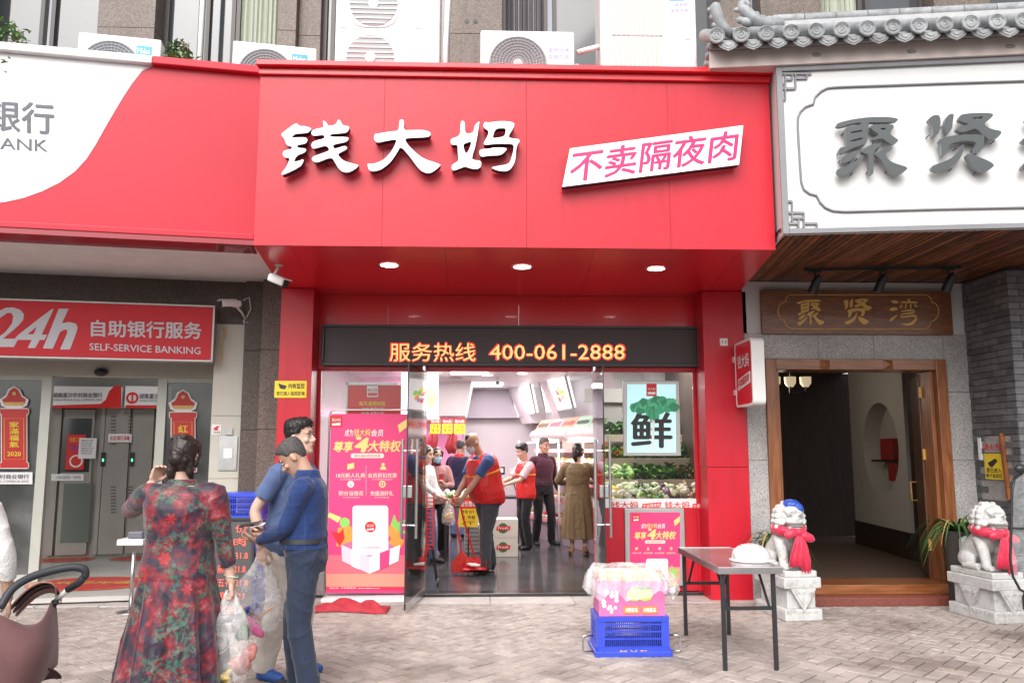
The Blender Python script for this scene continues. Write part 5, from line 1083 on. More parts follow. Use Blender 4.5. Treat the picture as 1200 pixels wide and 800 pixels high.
# ---- member posters
MAG = mat('poster_magenta', (.80,.05,.20), .45); SAL = mat('poster_salmon', (.85,.30,.22), .45); GLD = mat('poster_gold', (.95,.66,.22), .45); CRM2 = mat('poster_cream', (.9,.75,.6), .5); PNK = mat('poster_pink', (.92,.58,.66), .5); PNL = mat('poster_palepink', (.93,.78,.84), .5); GRN = mat('poster_green', (.25,.6,.12), .5); ORN = mat('poster_orange', (.9,.32,.05), .5)
def poster(pl, bx, w, par, small=False):
    X0_,Y0_,X1_,Y1_ = bx; sx = (X1_-X0_)/96; sy = (Y1_-Y0_)/(213 if not small else 118)
    m = lambda x, y: (X0_+(x-382)*sx, Y0_+(y-484)*sy)
    B = lambda c: [m(c[0],c[1]), m(c[2],c[1]), m(c[2],c[3]), m(c[0],c[3])]
    def sh(p, ww, mt, nm): g = G(); shape(g, pl, [[m(*q) for q in p][::-1]], w+ww, w+ww); return g.build(nm, mt, par)
    T = lambda s, c, mt, ww=.004, b=.02, sh_=0: text(s, pl, B(c), mt, par, w=w+ww, bold=b, shear=sh_)
    sh([(387,487),(401,487),(401,500),(387,500)], .002, REDT, 'logo_square'); T('钱大妈', (389,490,399,493.5), WHT, .004, .02); sh([(389,496),(399,495),(399,498),(389,498.5)], .004, WHT, 'logo_tab')
    T('成为', (404,503,414,511), WHT, sh_=.15); T('钱大妈', (415,502.5,434,510.5), GLD, .006, .02, .15); T('会员', (435,503,449,511), WHT, sh_=.15)
    T('尊享', (391,517,414,529), GLD, b=.05, sh_=.2); T('4', (416.5,513,431,529), GLD, b=.07, sh_=.2); T('大特权', (431,516,470,529), GLD, b=.05, sh_=.2)
    sh([(418,515),(416.5,510),(419,512),(420.5,509.5),(421.5,512),(424,510.5),(423,515)], .003, GLD, 'crown_icon')
    sh(rrect(411,531,450,536.5,2.5,3)[::-1], .002, CRM2, 'pill_strip'); T('更多福利等您来拿', (415,532.5,446,535.2), MAG, .005, .0)
    ic = ((411,546),(449,546),(411,567),(448,567)) if not small else ((395,545),(417,545),(439,545),(461,545))
    tx = (('18元新人礼券',394,554,428,559.5),('会员折扣优惠',431,554,465,559.5),('积分当钱花',397,575,426,580.5),('充值送好礼',434,575,461,580.5)) if not small else (('18元新人礼券',386,551,404,554),('会员折扣优惠',408,551,426,554),('积分当钱花',430,551,448,554),('充值送好礼',452,551,470,554))
    for i, (x, y) in enumerate(ic):
        r = 4 if not small else 2.6
        if i == 0: sh([(x-r,y-r*.6),(x+r,y-r),(x+r,y+r*.6),(x-r,y+r)], .002, GLD, 'coupon_icon')
        elif i == 1: sh(circ(x,y-r*.5,r*.5,12)[::-1], .002, GLD, 'member_icon'); sh([(x-r,y+r),(x-r*.6,y+r*.1),(x+r*.6,y+r*.1),(x+r,y+r)], .0025, GLD, 'member_icon')
        elif i == 2: sh(circ(x,y,r,14)[::-1], .002, CRM2, 'badge_icon'); sh([(x-2,y-1),(x,y+1),(x+2.2,y-2),(x+.2,y+2.6)], .004, MAG, 'tick_icon')
        else: sh(circ(x,y,r,14)[::-1], .002, GLD, 'target_icon'); sh(circ(x,y,r*.6,12)[::-1], .003, MAG, 'target_icon'); sh(circ(x,y,r*.3,12)[::-1], .004, GLD, 'target_icon')
        T(tx[i][0], tx[i][1:], CRM2, .004, .015); 
        if not small: T('即可领取优惠使用', (tx[i][1]+5, tx[i][4]+1.2, tx[i][3]-5, tx[i][4]+3), PNK, .004, 0)
    oy = 0 if not small else -30
    o2 = lambda p: [(x, y+oy) for x, y in p]
    if not small:
        sh([(428.8,545),(429.2,545),(429.2,580),(428.8,580)], .002, PNK, 'divider')
    # vegetables behind the card, gift box below it
    sh(o2([(386,600),(400,606),(396,612),(384,605)]), .002, GLD, 'coupon'); sh(o2([(466,498-oy),(478,490-oy),(477,500-oy),(468,507-oy)]), .002, GLD, 'coupon')
    sh(o2(circ(404,612,6,12)[::-1]), .002, GRN, 'vegetable'); sh(o2([(394,640),(396,618),(412,616),(414,640)]), .0025, ORN, 'vegetable'); sh(o2([(392,630),(388,622),(398,624),(402,618),(404,630),(398,640)]), .003, REDT, 'vegetable')
    sh(o2(circ(462,622,7,12,10)[::-1]), .002, ORN, 'vegetable'); sh(o2([(458,614),(462,602),(466,612),(476,608),(470,618),(478,626),(466,622)]), .003, GRN, 'vegetable'); sh(o2([(456,636),(462,622),(474,634),(468,644)]), .0035, ORN, 'vegetable')
    sh(o2([(400,638),(433,626),(468,638),(433,652)]), .0028, mat('poster_boxin',(.55,.15,.3),.5), 'gift_box_inside')
    sh(o2(rrect(413,592,455,650,4,4)[::-1]), .004, PNL, 'white_card')
    sh(o2(circ(434,617,15,28)[::-1]), .005, WHT, 'pale_disc'); sh(o2(circ(434,617,6.5,20)[::-1]), .006, REDT, 'logo_disc'); T('钱大妈', (430,614+oy,438,617+oy), WHT, .008, .01); sh(o2([(430,619.5),(438,618.5),(438,620.5),(430,621)]), .007, WHT, 'logo_tab')
    sh(o2(rrect(420,638,448,644,2.8,3)[::-1]), .006, WHT, 'pill_strip'); T('扫一扫免费注册会员', (423,640+oy,445,642.4+oy), MAG, .008, 0)
    sh(o2([(400,638),(433,652),(433,672),(401,657)]), .0075, PNK, 'gift_box_side'); sh(o2([(433,652),(469,638),(467,657),(433,672)]), .0075, PNL, 'gift_box_side')
    sh(o2([(412,643),(421,647),(421,667),(412,663)]), .0085, WHT, 'gift_box_stripe'); sh(o2([(445,647.5),(457,643),(456,662),(445,667)]), .0085, MAG, 'gift_box_stripe')
PP = Pl((0,9.2,0))
c0 = PP.px(382,697); c1 = PP.px(478,485)
pt = thing('poster_stand', (PP.px(430,690)[0],9.2,0), 'tall magenta membership poster stand in front of left glass', 'poster')
g = G(); g.pbox(PP, c0[0], .09, c1[0], c1[1], -.02, 0); g.build('panel', MAG, pt)
flat(PP, (382,672,478,688), .001, SAL, pt, 'salmon_base'); flat(PP, (382,650,478,673), .0008, mat('poster_coral',(.84,.15,.20),.45), pt, 'coral_band'); flat(PP, (382,687,478,691), .003, mat('poster_red',(.7,.03,.08),.45), pt, 'red_foot')
text('钱大妈  不卖隔夜肉  www.qdama.com', PP, (386,687.6,445,690), WHT, pt, w=.005)
poster(PP, (382,484,478,697), .002, pt)
g = G(); a = PP.px(380,700)[0]; b = PP.px(481,700)[0]; zt2 = PP.px(430,480)[1]
g.tube([(a,9.21,.05),(a,9.21,zt2-.05),(a+.02,9.21,zt2-.01),(a+.06,9.21,zt2),(b-.06,9.21,zt2),(b-.02,9.21,zt2-.01),(b,9.21,zt2-.05),(b,9.21,.05)], .011, 8); g.build('frame_tube', STEEL, pt, smooth=True)
g = G(); g.box((a-.02,9.1,.0),(b+.02,9.32,.05)); g.build('base', WPLAS, pt, bevel=.01)
# lower right poster in a silver frame
FPp = Pl((0,9.43,0)); pf = thing('framed_poster', tuple(FPp.P(*FPp.px(767,685),0)), 'small magenta membership poster in a silver frame under the window', 'poster')
a = FPp.px(733,686); b = FPp.px(801,595); g = G()
g.pbox(FPp, a[0],a[1],b[0],b[1],0,.03); g.build('frame', ALU, pf, bevel=.006)
flat(FPp, (738,600,797,682), .032, MAG, pf, 'panel', .0); flat(FPp, (738,664,797,682), .0325, SAL, pf, 'salmon_base'); poster(FPp, (738,600,797,682), .033, pf, True)
# lit vegetable poster in the window
VP = Pl((0,9.40,0)); vp = thing('vegetable_poster', tuple(VP.P(*VP.px(763,533),0)), 'silver framed cyan poster with big green vegetable and a black character', 'poster')
a = VP.px(731,534); b = VP.px(796,446); g = G(); g.pbox(VP, a[0],a[1],b[0],b[1],-.03,0); g.build('frame', ALU, vp, bevel=.006)
flat(VP, (735,450,792,530), .002, mat('poster_cyan', (.38,.72,.76), .4, emit=.35, ecol=(.6,.92,.95)), vp, 'panel')
flat(VP, (757.5,449.5,769.5,464), .005, REDT, vp, 'logo_square'); text('钱大妈', VP, (759,454,768,457), WHT, vp, w=.009, bold=.02); flat(VP, (759,459,768,462), .008, WHT, vp, 'logo_tab')
text('鲜', VP, (740,483,787,524), BLKT, vp, w=.005, bold=.035)
def blob(cx, cy, rx, ry, n, wob, w, mt, nm):
    g = G(); shape(g, VP, [[(cx+rx*(1+random.uniform(-wob,wob))*math.cos(2*PI*k/n), cy-ry*(1+random.uniform(-wob,wob))*math.sin(2*PI*k/n)) for k in range(n)][::-1][::1][::-1]], w, w); return g.build(nm, mt, vp)
LG = [mat('leaf_print_a',(.05,.42,.20),.5), mat('leaf_print_b',(.03,.30,.14),.5), mat('leaf_print_c',(.10,.55,.30),.5), mat('stalk_print',(.80,.86,.84),.5)]
g = G(); shape(g, VP, [[(763,480),(768,480),(767,500),(766.5,520),(768,526),(764,527),(763.5,515),(764,500)][::-1]], .010,.010); g.build('stalk', LG[3], vp)
for k in range(26):
    a_ = k/25; blob(745+45*a_+random.uniform(-2,2), 474+random.uniform(-5,7), 6, 5, 14, .22, .012+.0006*k, LG[k%3], 'leaf_print')
for k in range(5): blob(760+k*2.5, 484+random.uniform(-2,3), 3, 6, 10, .2, .03+.0006*k, LG[k%2], 'leaf_print')
# red shopping basket trolley behind the left door leaf
p = atZ(503,700,FZ); p.y = 9.95; p.x = atY(503,690,9.95).x; t = thing('basket_trolley', (p.x,p.y,FZ), 'folded red wheeled basket trolley just inside the entrance', 'trolley')
g = G(); 
for k in range(14): g.bar(p+V((-.035,0,.42+k*.045)), p+V((.035,-.02,.42+k*.045)), .012)
for s_ in (-1,1): g.bar(p+V((s_*.04,0,.35)), p+V((s_*.04,-.02,1.06)), .014)
g.build('basket_side', REDT, t)
for s_ in (-1,1):
    g = G(); g.bar(p+V((s_*.03,0,.45)), p+V((s_*.09,-.05,.06)), .025, .02); g.build('leg', [REDT,BLACK][s_ > 0], t)
    q = p+V((s_*.1,-.05,.045)); g = G(); g.cyl(q+V((-.012,0,0)), q+V((.012,0,0)), .042, n=14); g.build('wheel', DARK, t, smooth=True, ang=40)
# ================================================================ PEOPLE
def cat_rom(P, R, k=5):
    P = [V(p) for p in P]; out, ro = [], []; n = len(P)
    for i in range(n-1):
        p0, p1, p2, p3 = P[max(i-1,0)], P[i], P[i+1], P[min(i+2,n-1)]
        for j in range(k):
            t = j/k; out.append(.5*((2*p1)+(p2-p0)*t+(2*p0-5*p1+4*p2-p3)*t*t+(3*p1-p0-3*p2+p3)*t**3)); ro.append(R[i]+(R[i+1]-R[i])*t)
    out.append(P[-1]); ro.append(R[-1]); return out, ro
def limb(g, P, R, n=14, k=4):
    p, r = cat_rom(P, R, k); g.tube(p, r, n); g.ell(p[0], r[0], n, 8); g.ell(p[-1], r[-1], n, 8)
def remesh(g, vox, sm=3, fold=None):
    me = bpy.data.meshes.new('t'); me.from_pydata([tuple(p) for p in g.v], [], g.f); o = bpy.data.objects.new('t', me); COL.objects.link(o)
    m = o.modifiers.new('r', 'REMESH'); m.mode = 'VOXEL'; m.voxel_size = vox; m.use_smooth_shade = True
    if sm: s_ = o.modifiers.new('s', 'SMOOTH'); s_.iterations = sm; s_.factor = .5
    dg = bpy.context.evaluated_depsgraph_get(); out = bpy.data.meshes.new_from_object(o.evaluated_get(dg)); bpy.data.objects.remove(o); bpy.data.meshes.remove(me)
    n = len(out.vertices)
    if fold and n:
        co = np.empty(n*3); out.vertices.foreach_get('co', co); co = co.reshape(-1,3); no = np.empty(n*3); out.vertex_normals.foreach_get('vector', no); no = no.reshape(-1,3)
        co = co + no*fold(co, no)[:,None]; out.vertices.foreach_set('co', co.reshape(-1)); out.update()
    return out
def wrinkle(amp, freq=26, seed=0, aniso=(1,1,.45)):
    r = np.random.RandomState(seed); D = r.normal(size=(7,3))*np.array(aniso); D /= np.linalg.norm(D,axis=1)[:,None]; F = freq*(.5+r.rand(7)*1.3); ph = r.rand(7)*6.28
    W = r.normal(size=(7,3)); 
    def f(co, no):
        warp = .35*np.sin(co@np.array([9.,7.,11.])+seed); s = 0
        for i in range(7):
            q = 1-np.abs(np.sin((co@D[i])*F[i]*.6+ph[i]+warp*3+1.2*np.sin(co@W[i]*4))); m = np.clip(.5+.9*np.sin(co@W[(i+2)%7]*5+ph[i]*2),0,1)
            s = s + (q**3-.18)*m/(1+i*.12)
        return amp*s/1.5
    return f
SKIN = {k: mat('skin_'+k, c, .5, var=.10, vs=12, sss=.12, bump=.05, bs=200) for k, c in {'a':(.58,.36,.27),'b':(.48,.28,.20),'c':(.62,.40,.31)}.items()}
HAIRB = mat('black_hair', (.012,.010,.010), .38, var=.5, vs=60, bump=.5, bs=70, stretch=(1,1,.25)); HAIRG = mat('greying_hair', (.075,.068,.065), .6, var=.6, vs=90, bump=.6, bs=140)
HAIRD = mat('dark_brown_hair', (.022,.012,.010), .4, var=.5, vs=50, bump=.6, bs=60, stretch=(1,1,.3))
EYEW = mat('eye_white', (.6,.58,.55), .3); LIPM = mat('lips', (.36,.12,.10), .45)
def ik(a, b, l1, l2, hint):
    a, b = V(a), V(b); d = b-a; L = min(d.length, (l1+l2)*.999); d.normalize(); b = a+d*L
    x = (l1*l1-l2*l2+L*L)/(2*L); h = math.sqrt(max(0,l1*l1-x*x)); n = V(hint); n = (n-d*n.dot(d)); n.normalize(); return a+d*x+n*h, b
def hand(g, w, d, pn, curl=.5, thumb=1, sc=1.):
    """palm from wrist w along d; pn palm normal (fingers curl to it); thumb on side +-1"""
    d = V(d).normalized(); pn = V(pn); pn = (pn-d*pn.dot(d)).normalized(); sd = d.cross(pn).normalized(); 
    for k in (-1.5,-.5,.5,1.5): g.tube([w-d*.01, w+d*.035+sd*k*.014*sc, w+d*.082*sc+sd*k*.0195*sc], [.015,.0155,.0125], 8)
    L = (.062,.074,.070,.056); 
    for i, k in enumerate((1.5,.5,-.5,-1.5)):
        p = w+d*.078*sc+sd*k*.0195*sc; pts = [p]; a = curl*.55
        for q in (.42,.33,.25): dd = d*math.cos(a)+pn*math.sin(a)+sd*k*.03; p = p+dd*L[i]*q*sc*1.08; pts.append(p); a += curl*1.0
        g.tube(pts, [.0098,.0092,.0084,.007], 8); g.ell(pts[-1], .007, 8, 6)
    t = sd*thumb; p0 = w+d*.02+t*.022; p1 = p0+(d*.55+t*.6+pn*.35).normalized()*.038; p2 = p1+(d*.9+t*.15+pn*.45).normalized()*.032; p3 = p2+(d*.95-t*.1+pn*.3).normalized()*.024
    g.tube([p0,p1,p2,p3], [.016,.0125,.0105,.008], 8); g.ell(p3, .008, 8, 6)
HR = [(-.118,.016,-.066,-.040),(-.105,.034,-.082,-.012),(-.085,.049,-.088,.018),(-.055,.060,-.088,.050),(-.03,.066,-.087,.070),(.0,.071,-.083,.084),(.02,.074,-.082,.090),(.035,.0755,-.088,.094),(.06,.0765,-.086,.097),(.085,.073,-.074,.093),(.105,.062,-.055,.078),(.12,.042,-.03,.055),(.128,.012,-.0,.018)]
def head_rings(T, grow=0, z0=-1):
    R = []
    for z, w, f, b in HR:
        if z < z0: continue
        cy = (f+b)/2; ry = (b-f)/2+grow; rx = w+grow; zz = z+(grow if z > .06 else 0)
        R.append([T@V((rx*math.cos(2*PI*j/24)*(1 if math.sin(2*PI*j/24) > 0 else (1-.10*abs(math.sin(2*PI*j/24))**3)), cy+ry*math.sin(2*PI*j/24), zz)) for j in range(24)])
    return R
def person(label, base, face, H=1.7, g=1., belly=0, lean=0, head=(0,0,0), wl=(.25,-.08,.84), wr=(-.25,-.08,.84), hl=None, hr=None, curl=(.5,.5), fl=(.10,.02), fr=(-.10,.02), el=(.3,1,-.2), er=(-.3,1,-.2),
           top=None, sleeve=1., toplen=-.12, vest=None, trou=None, loose=1., skin='a', hair=HAIRB, hairdo='short', shoe=None, vox=.008, dress=None, mask=None, heel=0, collar=None, seed=1, vestlen=-.1, shw=1., neckl=0, bald=False, hipw=1.):
    base = V(base); Rz = Matrix.Rotation(rad(face), 4, 'Z'); sc = H/1.7; WM = Matrix.Translation(base) @ Rz @ Matrix.Scale(sc, 4)
    root = thing('person', tuple(base), label, 'person')
    la = rad(lean); sp = V((0,-math.sin(la),math.cos(la))); fw = V((0,-math.cos(la),-math.sin(la))); P0 = V((0,0,.93))
    # bend mostly above the waist
    def S_(h): 
        if h < .05: return P0+V((0,0,h))
        return P0+V((0,0,.05))+ (V((0,0,1))*.35+sp*.65).normalized()*min(h-.05,.1) + (sp*(h-.15) if h > .15 else V((0,0,0)))
    def ring(h, w, d, off=0, n=24, pw=.85):
        c = S_(h)+fw*off; up = sp if h > .1 else V((0,0,1)); f_ = fw if h > .1 else V((0,-1,0)); out = []
        for j in range(n):
            a = 2*PI*j/n; cx, sx_ = math.cos(a), math.sin(a); cx = math.copysign(abs(cx)**pw, cx); sx_ = math.copysign(abs(sx_)**pw, sx_); out.append(c+V((1,0,0))*(w*cx)-f_*(d*sx_))
        return out
    TR = [(-.12,.150*hipw,.105,0),(-.04,.168*hipw,.118,-.008),(.05,.158,.112,0),(.15,.146,.104,.0),(.27,.158,.115,.004),(.36,.168*shw,.118,.006),(.43,.160*shw,.104,0),(.475,.115*shw,.08,-.004),(.50,.065,.062,-.004)]
    def torso(G_, grow=0, h0=-.2, h1=1, bl=belly):
        R = []; hs = [t[0] for t in TR]
        lo = max(h0, hs[0]); hh = [lo]+[h for h in hs if h > lo+.01 and h <= h1]
        for h in hh:
            for (a, b) in zip(TR, TR[1:]):
                if a[0] <= h <= b[0]: k = (h-a[0])/(b[0]-a[0]); w, d, o = (a[i]+(b[i]-a[i])*k for i in (1,2,3)); break
            e = bl*math.exp(-((h-.12)/.14)**2); R.append(ring(h, w*g+grow+e*.4, d*g+grow+e*.5, o+e*.5))
        G_.loft(R)
    sL, sR = S_(.435)+V((.172*shw*g**.5,0,0)), S_(.435)-V((.172*shw*g**.5,0,0)); nb = S_(.50)
    Wl, Wr = V(wl), V(wr); eL, Wl = ik(sL, Wl, .285, .255, el); eR, Wr = ik(sR, Wr, .285, .255, er)
    dl = V(hl[0]) if hl else (Wl-eL).normalized(); dr_ = V(hr[0]) if hr else (Wr-eR).normalized(); pl_ = V(hl[1]) if hl else V((-1,0,0)); pr_ = V(hr[1]) if hr else V((1,0,0))
    HM = Matrix.Translation(nb+sp*(.065+neckl)+fw*.012) @ Matrix.Rotation(-0.0,4,'X') @ Matrix.Rotation(rad(head[1]),4,'Z') @ Matrix.Rotation(rad(head[0]),4,'X') @ Matrix.Rotation(rad(head[2]),4,'Y') @ Matrix.Translation((0,-.022,.105))
    hipL, hipR = V((.088*hipw,0,.90)), V((-.088*hipw,0,.90)); za = .085+heel
    aL, aR = V((fl[0],fl[1],za+(fl[2] if len(fl) > 2 else 0))), V((fr[0],fr[1],za+(fr[2] if len(fr) > 2 else 0)))
    kL, aL = ik(hipL, aL, .415, .408, (.12,-1,0)); kR, aR = ik(hipR, aR, .415, .408, (-.12,-1,0))
    tl = V((.25,-1,0)).normalized(); tr_ = V((-.25,-1,0)).normalized()
    B = G(); torso(B)
    for s_, e_, w_, d_, p_, c_, th in ((sL,eL,Wl,dl,pl_,curl[0],1),(sR,eR,Wr,dr_,pr_,curl[1],-1)):
        limb(B, [S_(.42)+(s_-S_(.435))*.5, s_, s_.lerp(e_,.5), e_, e_.lerp(w_,.35), w_], [.055,.052*g**.5,.044*g**.5,.037,.038,.026]); 
        pn = V(p_); dd = V(d_).normalized(); sd = dd.cross((pn-dd*pn.dot(dd)).normalized()); fwd = V((0,-1,0))
        hand(B, w_, d_, p_, c_, 1 if sd.dot(fwd+V((0,0,.5))) > 0 else -1)
    for h_, k_, a_, t_ in ((hipL,kL,aL,tl),(hipR,kR,aR,tr_)):
        limb(B, [h_, h_.lerp(k_,.45), k_, k_.lerp(a_,.3), a_.lerp(k_,.12), a_], [.084*g,.074*g,.054,.056,.038,.036]); B.tube([a_+V((0,.02,-.03)), a_+t_*.06+V((0,0,-.055-heel*.4)), a_+t_*.13+V((0,0,-.065-heel))], [.036,.034,.022], 10)
    B.tube([S_(.44)+V((0,0,0)), nb, HM@V((0,.018,-.03))], [.066,.056,.052], 16); B.loft(head_rings(HM))
    B.tube([HM@V(p) for p in ((0,-.080,.022),(0,-.092,.004),(0,-.106,-.020),(0,-.094,-.036))], [.007,.0095,.0145,.011], 10); B.ell(HM@V((.011,-.092,-.026)), .008, 8, 6); B.ell(HM@V((-.011,-.092,-.026)), .008, 8, 6)
    R3 = HM.to_3x3()
    for s_ in (-1,1):
        B.ell(HM@V((s_*.078,.014,-.004)), (.010,.020,.032), 12, 8, R3@Matrix.Rotation(s_*.25,3,'Z')); B.ell(HM@V((s_*.032,-.080,.030)), (.024,.010,.007), 10, 6, R3); B.ell(HM@V((s_*.045,-.066,-.022)), (.02,.018,.018), 10, 6, R3)
    B.ell(HM@V((0,-.086,-.052)), (.022,.010,.006), 10, 6, R3); B.ell(HM@V((0,-.084,-.064)), (.018,.010,.007), 10, 6, R3); B.ell(HM@V((0,-.074,-.097)), (.026,.018,.017), 10, 6, R3)
    me = remesh(B, vox*(.8 if vox > .006 else .85), 2); me.transform(WM); link_mesh('body', me, SKIN[skin], root)
    def add(name, G_, m, v=None, sm=4, fold=None):
        me = remesh(G_, v or vox, sm, fold); me.transform(WM); return link_mesh(name, me, m, root)
    # face pieces
    f = G()
    for s_ in (-1,1): f.ell(HM@V((s_*.031,-.0795,.012)), (.0135,.007,.0065), 10, 6, R3)
    f.v = [WM@p for p in f.v]; f.build('eyes', EYEW, root, smooth=True)
    f = G()
    for s_ in (-1,1): f.ell(HM@V((s_*.031,-.0845,.012)), (.0065,.004,.0062), 10, 6, R3); f.ell(HM@V((s_*.031,-.081,.0185)), (.0155,.006,.0025), 10, 6, R3)
    f.v = [WM@p for p in f.v]; f.build('pupils', BLACK, root, smooth=True)
    f = G()
    for s_ in (-1,1): f.tube([HM@V((s_*.014,-.0915,.034)), HM@V((s_*.03,-.093,.040)), HM@V((s_*.048,-.080,.036))], [.0035,.0045,.0025], 6)
    f.v = [WM@p for p in f.v]; f.build('eyebrows', HAIRB, root, smooth=True)
    f = G(); f.ell(HM@V((0,-.0935,-.0575)), (.020,.006,.0075), 12, 6, R3); f.v = [WM@p for p in f.v]; f.build('lips', LIPM, root, smooth=True)
    # hair
    h = G()
    if hairdo in ('short', 'neat', 'crop'):
        gr = {'crop':.006,'short':.0085,'neat':.013}[hairdo]; n_ = 64; zs_ = np.linspace(-.062,.128,34); rows = []; keep = []; rg = np.random.RandomState(seed)
        for z in zs_:
            w, f_, b_ = (float(np.interp(z, [q[0] for q in HR], [q[k] for q in HR])) for k in (1,2,3)); cy, ry = (f_+b_)/2, (b_-f_)/2; row = []; kp = []
            lim = float(np.interp(z, [-.07,-.02,.0,.022,.028,.05,.062,.078,.09], [.055,.05,.042,.030,-.022,-.034,-.048,-.066,-.2]))
            if hairdo == 'neat': lim = float(np.interp(z, [-.07,-.02,.0,.022,.028,.05,.060,.072,.08], [.055,.05,.042,.026,-.030,-.044,-.062,-.085,-.2]))
            for j in range(n_):
                a_ = 2*PI*j/n_; y = cy+ry*math.sin(a_); e_ = max(0, min(1, (y-lim)/.022)); e_ = e_*(2-e_); e2 = max(.25, min(1, (z+.07)/.05)); gg_ = gr*e_*e2*(1+.18*math.sin(j*2.1+z*40)+rg.uniform(-.22,.22))+.0015
                if hairdo == 'neat' and z > .06 and y < 0: gg_ += .006*min(1,(z-.06)/.03)
                row.append(HM@V(((w+gg_)*math.cos(a_), cy+(ry+gg_)*math.sin(a_), z+gg_*(1.1 if z > .05 else 0)))); kp.append(y > lim-.004)
            rows.append(row); keep.append(kp)
        h.v = [p for r in rows for p in r]; h.f = [(i*n_+j,i*n_+(j+1)%n_,(i+1)*n_+(j+1)%n_,(i+1)*n_+j) for i in range(len(zs_)-1) for j in range(n_) if keep[i][j] and keep[i][(j+1)%n_] and keep[i+1][j] and keep[i+1][(j+1)%n_]]+[tuple((len(zs_)-1)*n_+j for j in range(n_))]; h.mi = [0]*len(h.f)
    elif hairdo in ('bun', 'long', 'pony'):
        h.ell(HM@V((0,.022,.045)), (.088,.092,.098), 20, 14, R3); h.ell(HM@V((0,.05,-.01)), (.078,.062,.085), 16, 10, R3)
        for s_ in (-1,1): h.tube([HM@V((s_*.035,-.07,.095)), HM@V((s_*.074,-.035,.055)), HM@V((s_*.08,.0,.0)), HM@V((s_*.07,.03,-.06))], [.016,.018,.02,.02], 10)
        if hairdo == 'bun':
            for p in ((0,.115,.0,.042),(.035,.10,-.005,.03),(-.035,.10,-.01,.03),(.01,.11,.03,.03),(-.02,.105,-.04,.028)): h.ell(HM@V(p[:3]), p[3], 12, 8)
            h.tube([HM@V((.05,.07,-.04)), HM@V((.055,.075,-.10)), HM@V((.05,.07,-.15))], [.03,.028,.012], 10); h.tube([HM@V((-.05,.07,-.04)), HM@V((-.06,.07,-.09)), HM@V((-.065,.05,-.13))], [.03,.025,.012], 10)
            h.tube([HM@V((.078,.0,.07)), HM@V((.05,.05,.125)), HM@V((-.03,.07,.13)), HM@V((-.078,.02,.08))], .02, 10)
        elif hairdo == 'pony': h.tube([HM@V((0,.10,.04)), HM@V((0,.135,.0)), HM@V((.01,.13,-.08)), HM@V((0,.11,-.16))], [.03,.042,.045,.02], 12)
        else: h.tube([HM@V((0,.06,-.02)), HM@V((0,.075,-.12)), HM@V((0,.07,-.2))], [.075,.07,.04], 14)
    if not bald and hairdo in ('short', 'neat', 'crop'):
        h.v = [WM@p for p in h.v]; h.build('hair', hair, root, smooth=True)
    elif not bald: 
        add('hair', h, hair, min(vox,.006), 1, wrinkle(.004, 150, seed, (1,1,.25)))
    if bald:
        h = G(); h.ell(HM@V((0,-.012,.094)), (.045,.062,.040), 14, 8, R3); add('hair', h, hair, .006, 1)
    if mask:
        m_ = G(); R = []
        for z, w, d_, b_ in ((-.105,.036,-.094,-.03),(-.08,.052,-.102,-.01),(-.05,.062,-.108,-.005),(-.02,.062,-.112,-.005),(-.005,.045,-.105,-.04)):
            R.append([HM@V((w*math.cos(2*PI*j/20), (d_+b_)/2+(b_-d_)/2*math.sin(2*PI*j/20), z)) for j in range(20)])
        m_.loft(R)
        for s_ in (-1,1): m_.tube([HM@V((s_*.055,-.05,-.03)), HM@V((s_*.079,.0,.012))], .003, 6); 
        m_.v = [WM@p for p in m_.v]; m_.build('face_mask', mask, root, smooth=True)
    # clothes
    if trou:
        T = G(); torso(T, .012, -.2, .09, belly*.6)
        for h_, k_, a_ in ((hipL,kL,aL),(hipR,kR,aR)):
            p, r = cat_rom([h_+V((0,0,-.01)), h_.lerp(k_,.4), k_, k_.lerp(a_,.4), a_+V((0,.008,-.03))], [.098*g,.09*g,.072*loose,.070*loose,.064*loose], 5); T.tube(p, r, 16); T.ell(p[0], r[0], 14, 8)
        add('trousers', T, trou, sm=3, fold=wrinkle(.011, 22, seed+3))
        T = G(); R = [ring(.072, .156*g+.019+belly*.34, .109*g+.017+belly*.42, belly*.42), ring(.102, .152*g+.019+belly*.38, .107*g+.017+belly*.46, belly*.46)]; T.loft(R, cap=True); T.v = [WM@p for p in T.v]
        if not dress: T.build('belt', DARK, root, smooth=True, ang=40)
    if top:
        T = G(); torso(T, .011 if vest else (.014 if toplen > 0 else .026), toplen, .51)
        if top[1] > 0:
            for s_, e_, w_ in ((sL,eL,Wl),(sR,eR,Wr)):
                if sleeve > .9: P_, R_ = [S_(.42)+(s_-S_(.435))*.4, s_, s_.lerp(e_,.5), e_, e_.lerp(w_,.5), e_.lerp(w_,.96)], [.07,.068*g**.5,.062*g**.5,.052,.046,.037]
                elif sleeve > .6: P_, R_ = [S_(.42)+(s_-S_(.435))*.4, s_, s_.lerp(e_,.5), e_, e_.lerp(w_,.5)], [.07,.068*g**.5,.062*g**.5,.054,.052]
                else: P_, R_ = [S_(.42)+(s_-S_(.435))*.4, s_, s_.lerp(e_,sleeve), s_.lerp(e_,sleeve*1.7)], [.07,.07*g**.5,.068*g**.5,.066*g**.5]
                p, r = cat_rom(P_, R_, 5); T.tube(p, r, 16); T.ell(p[0], r[0], 12, 8)
        add('shirt', T, top[0], sm=3, fold=wrinkle(.004 if vest else .011, 22, seed))
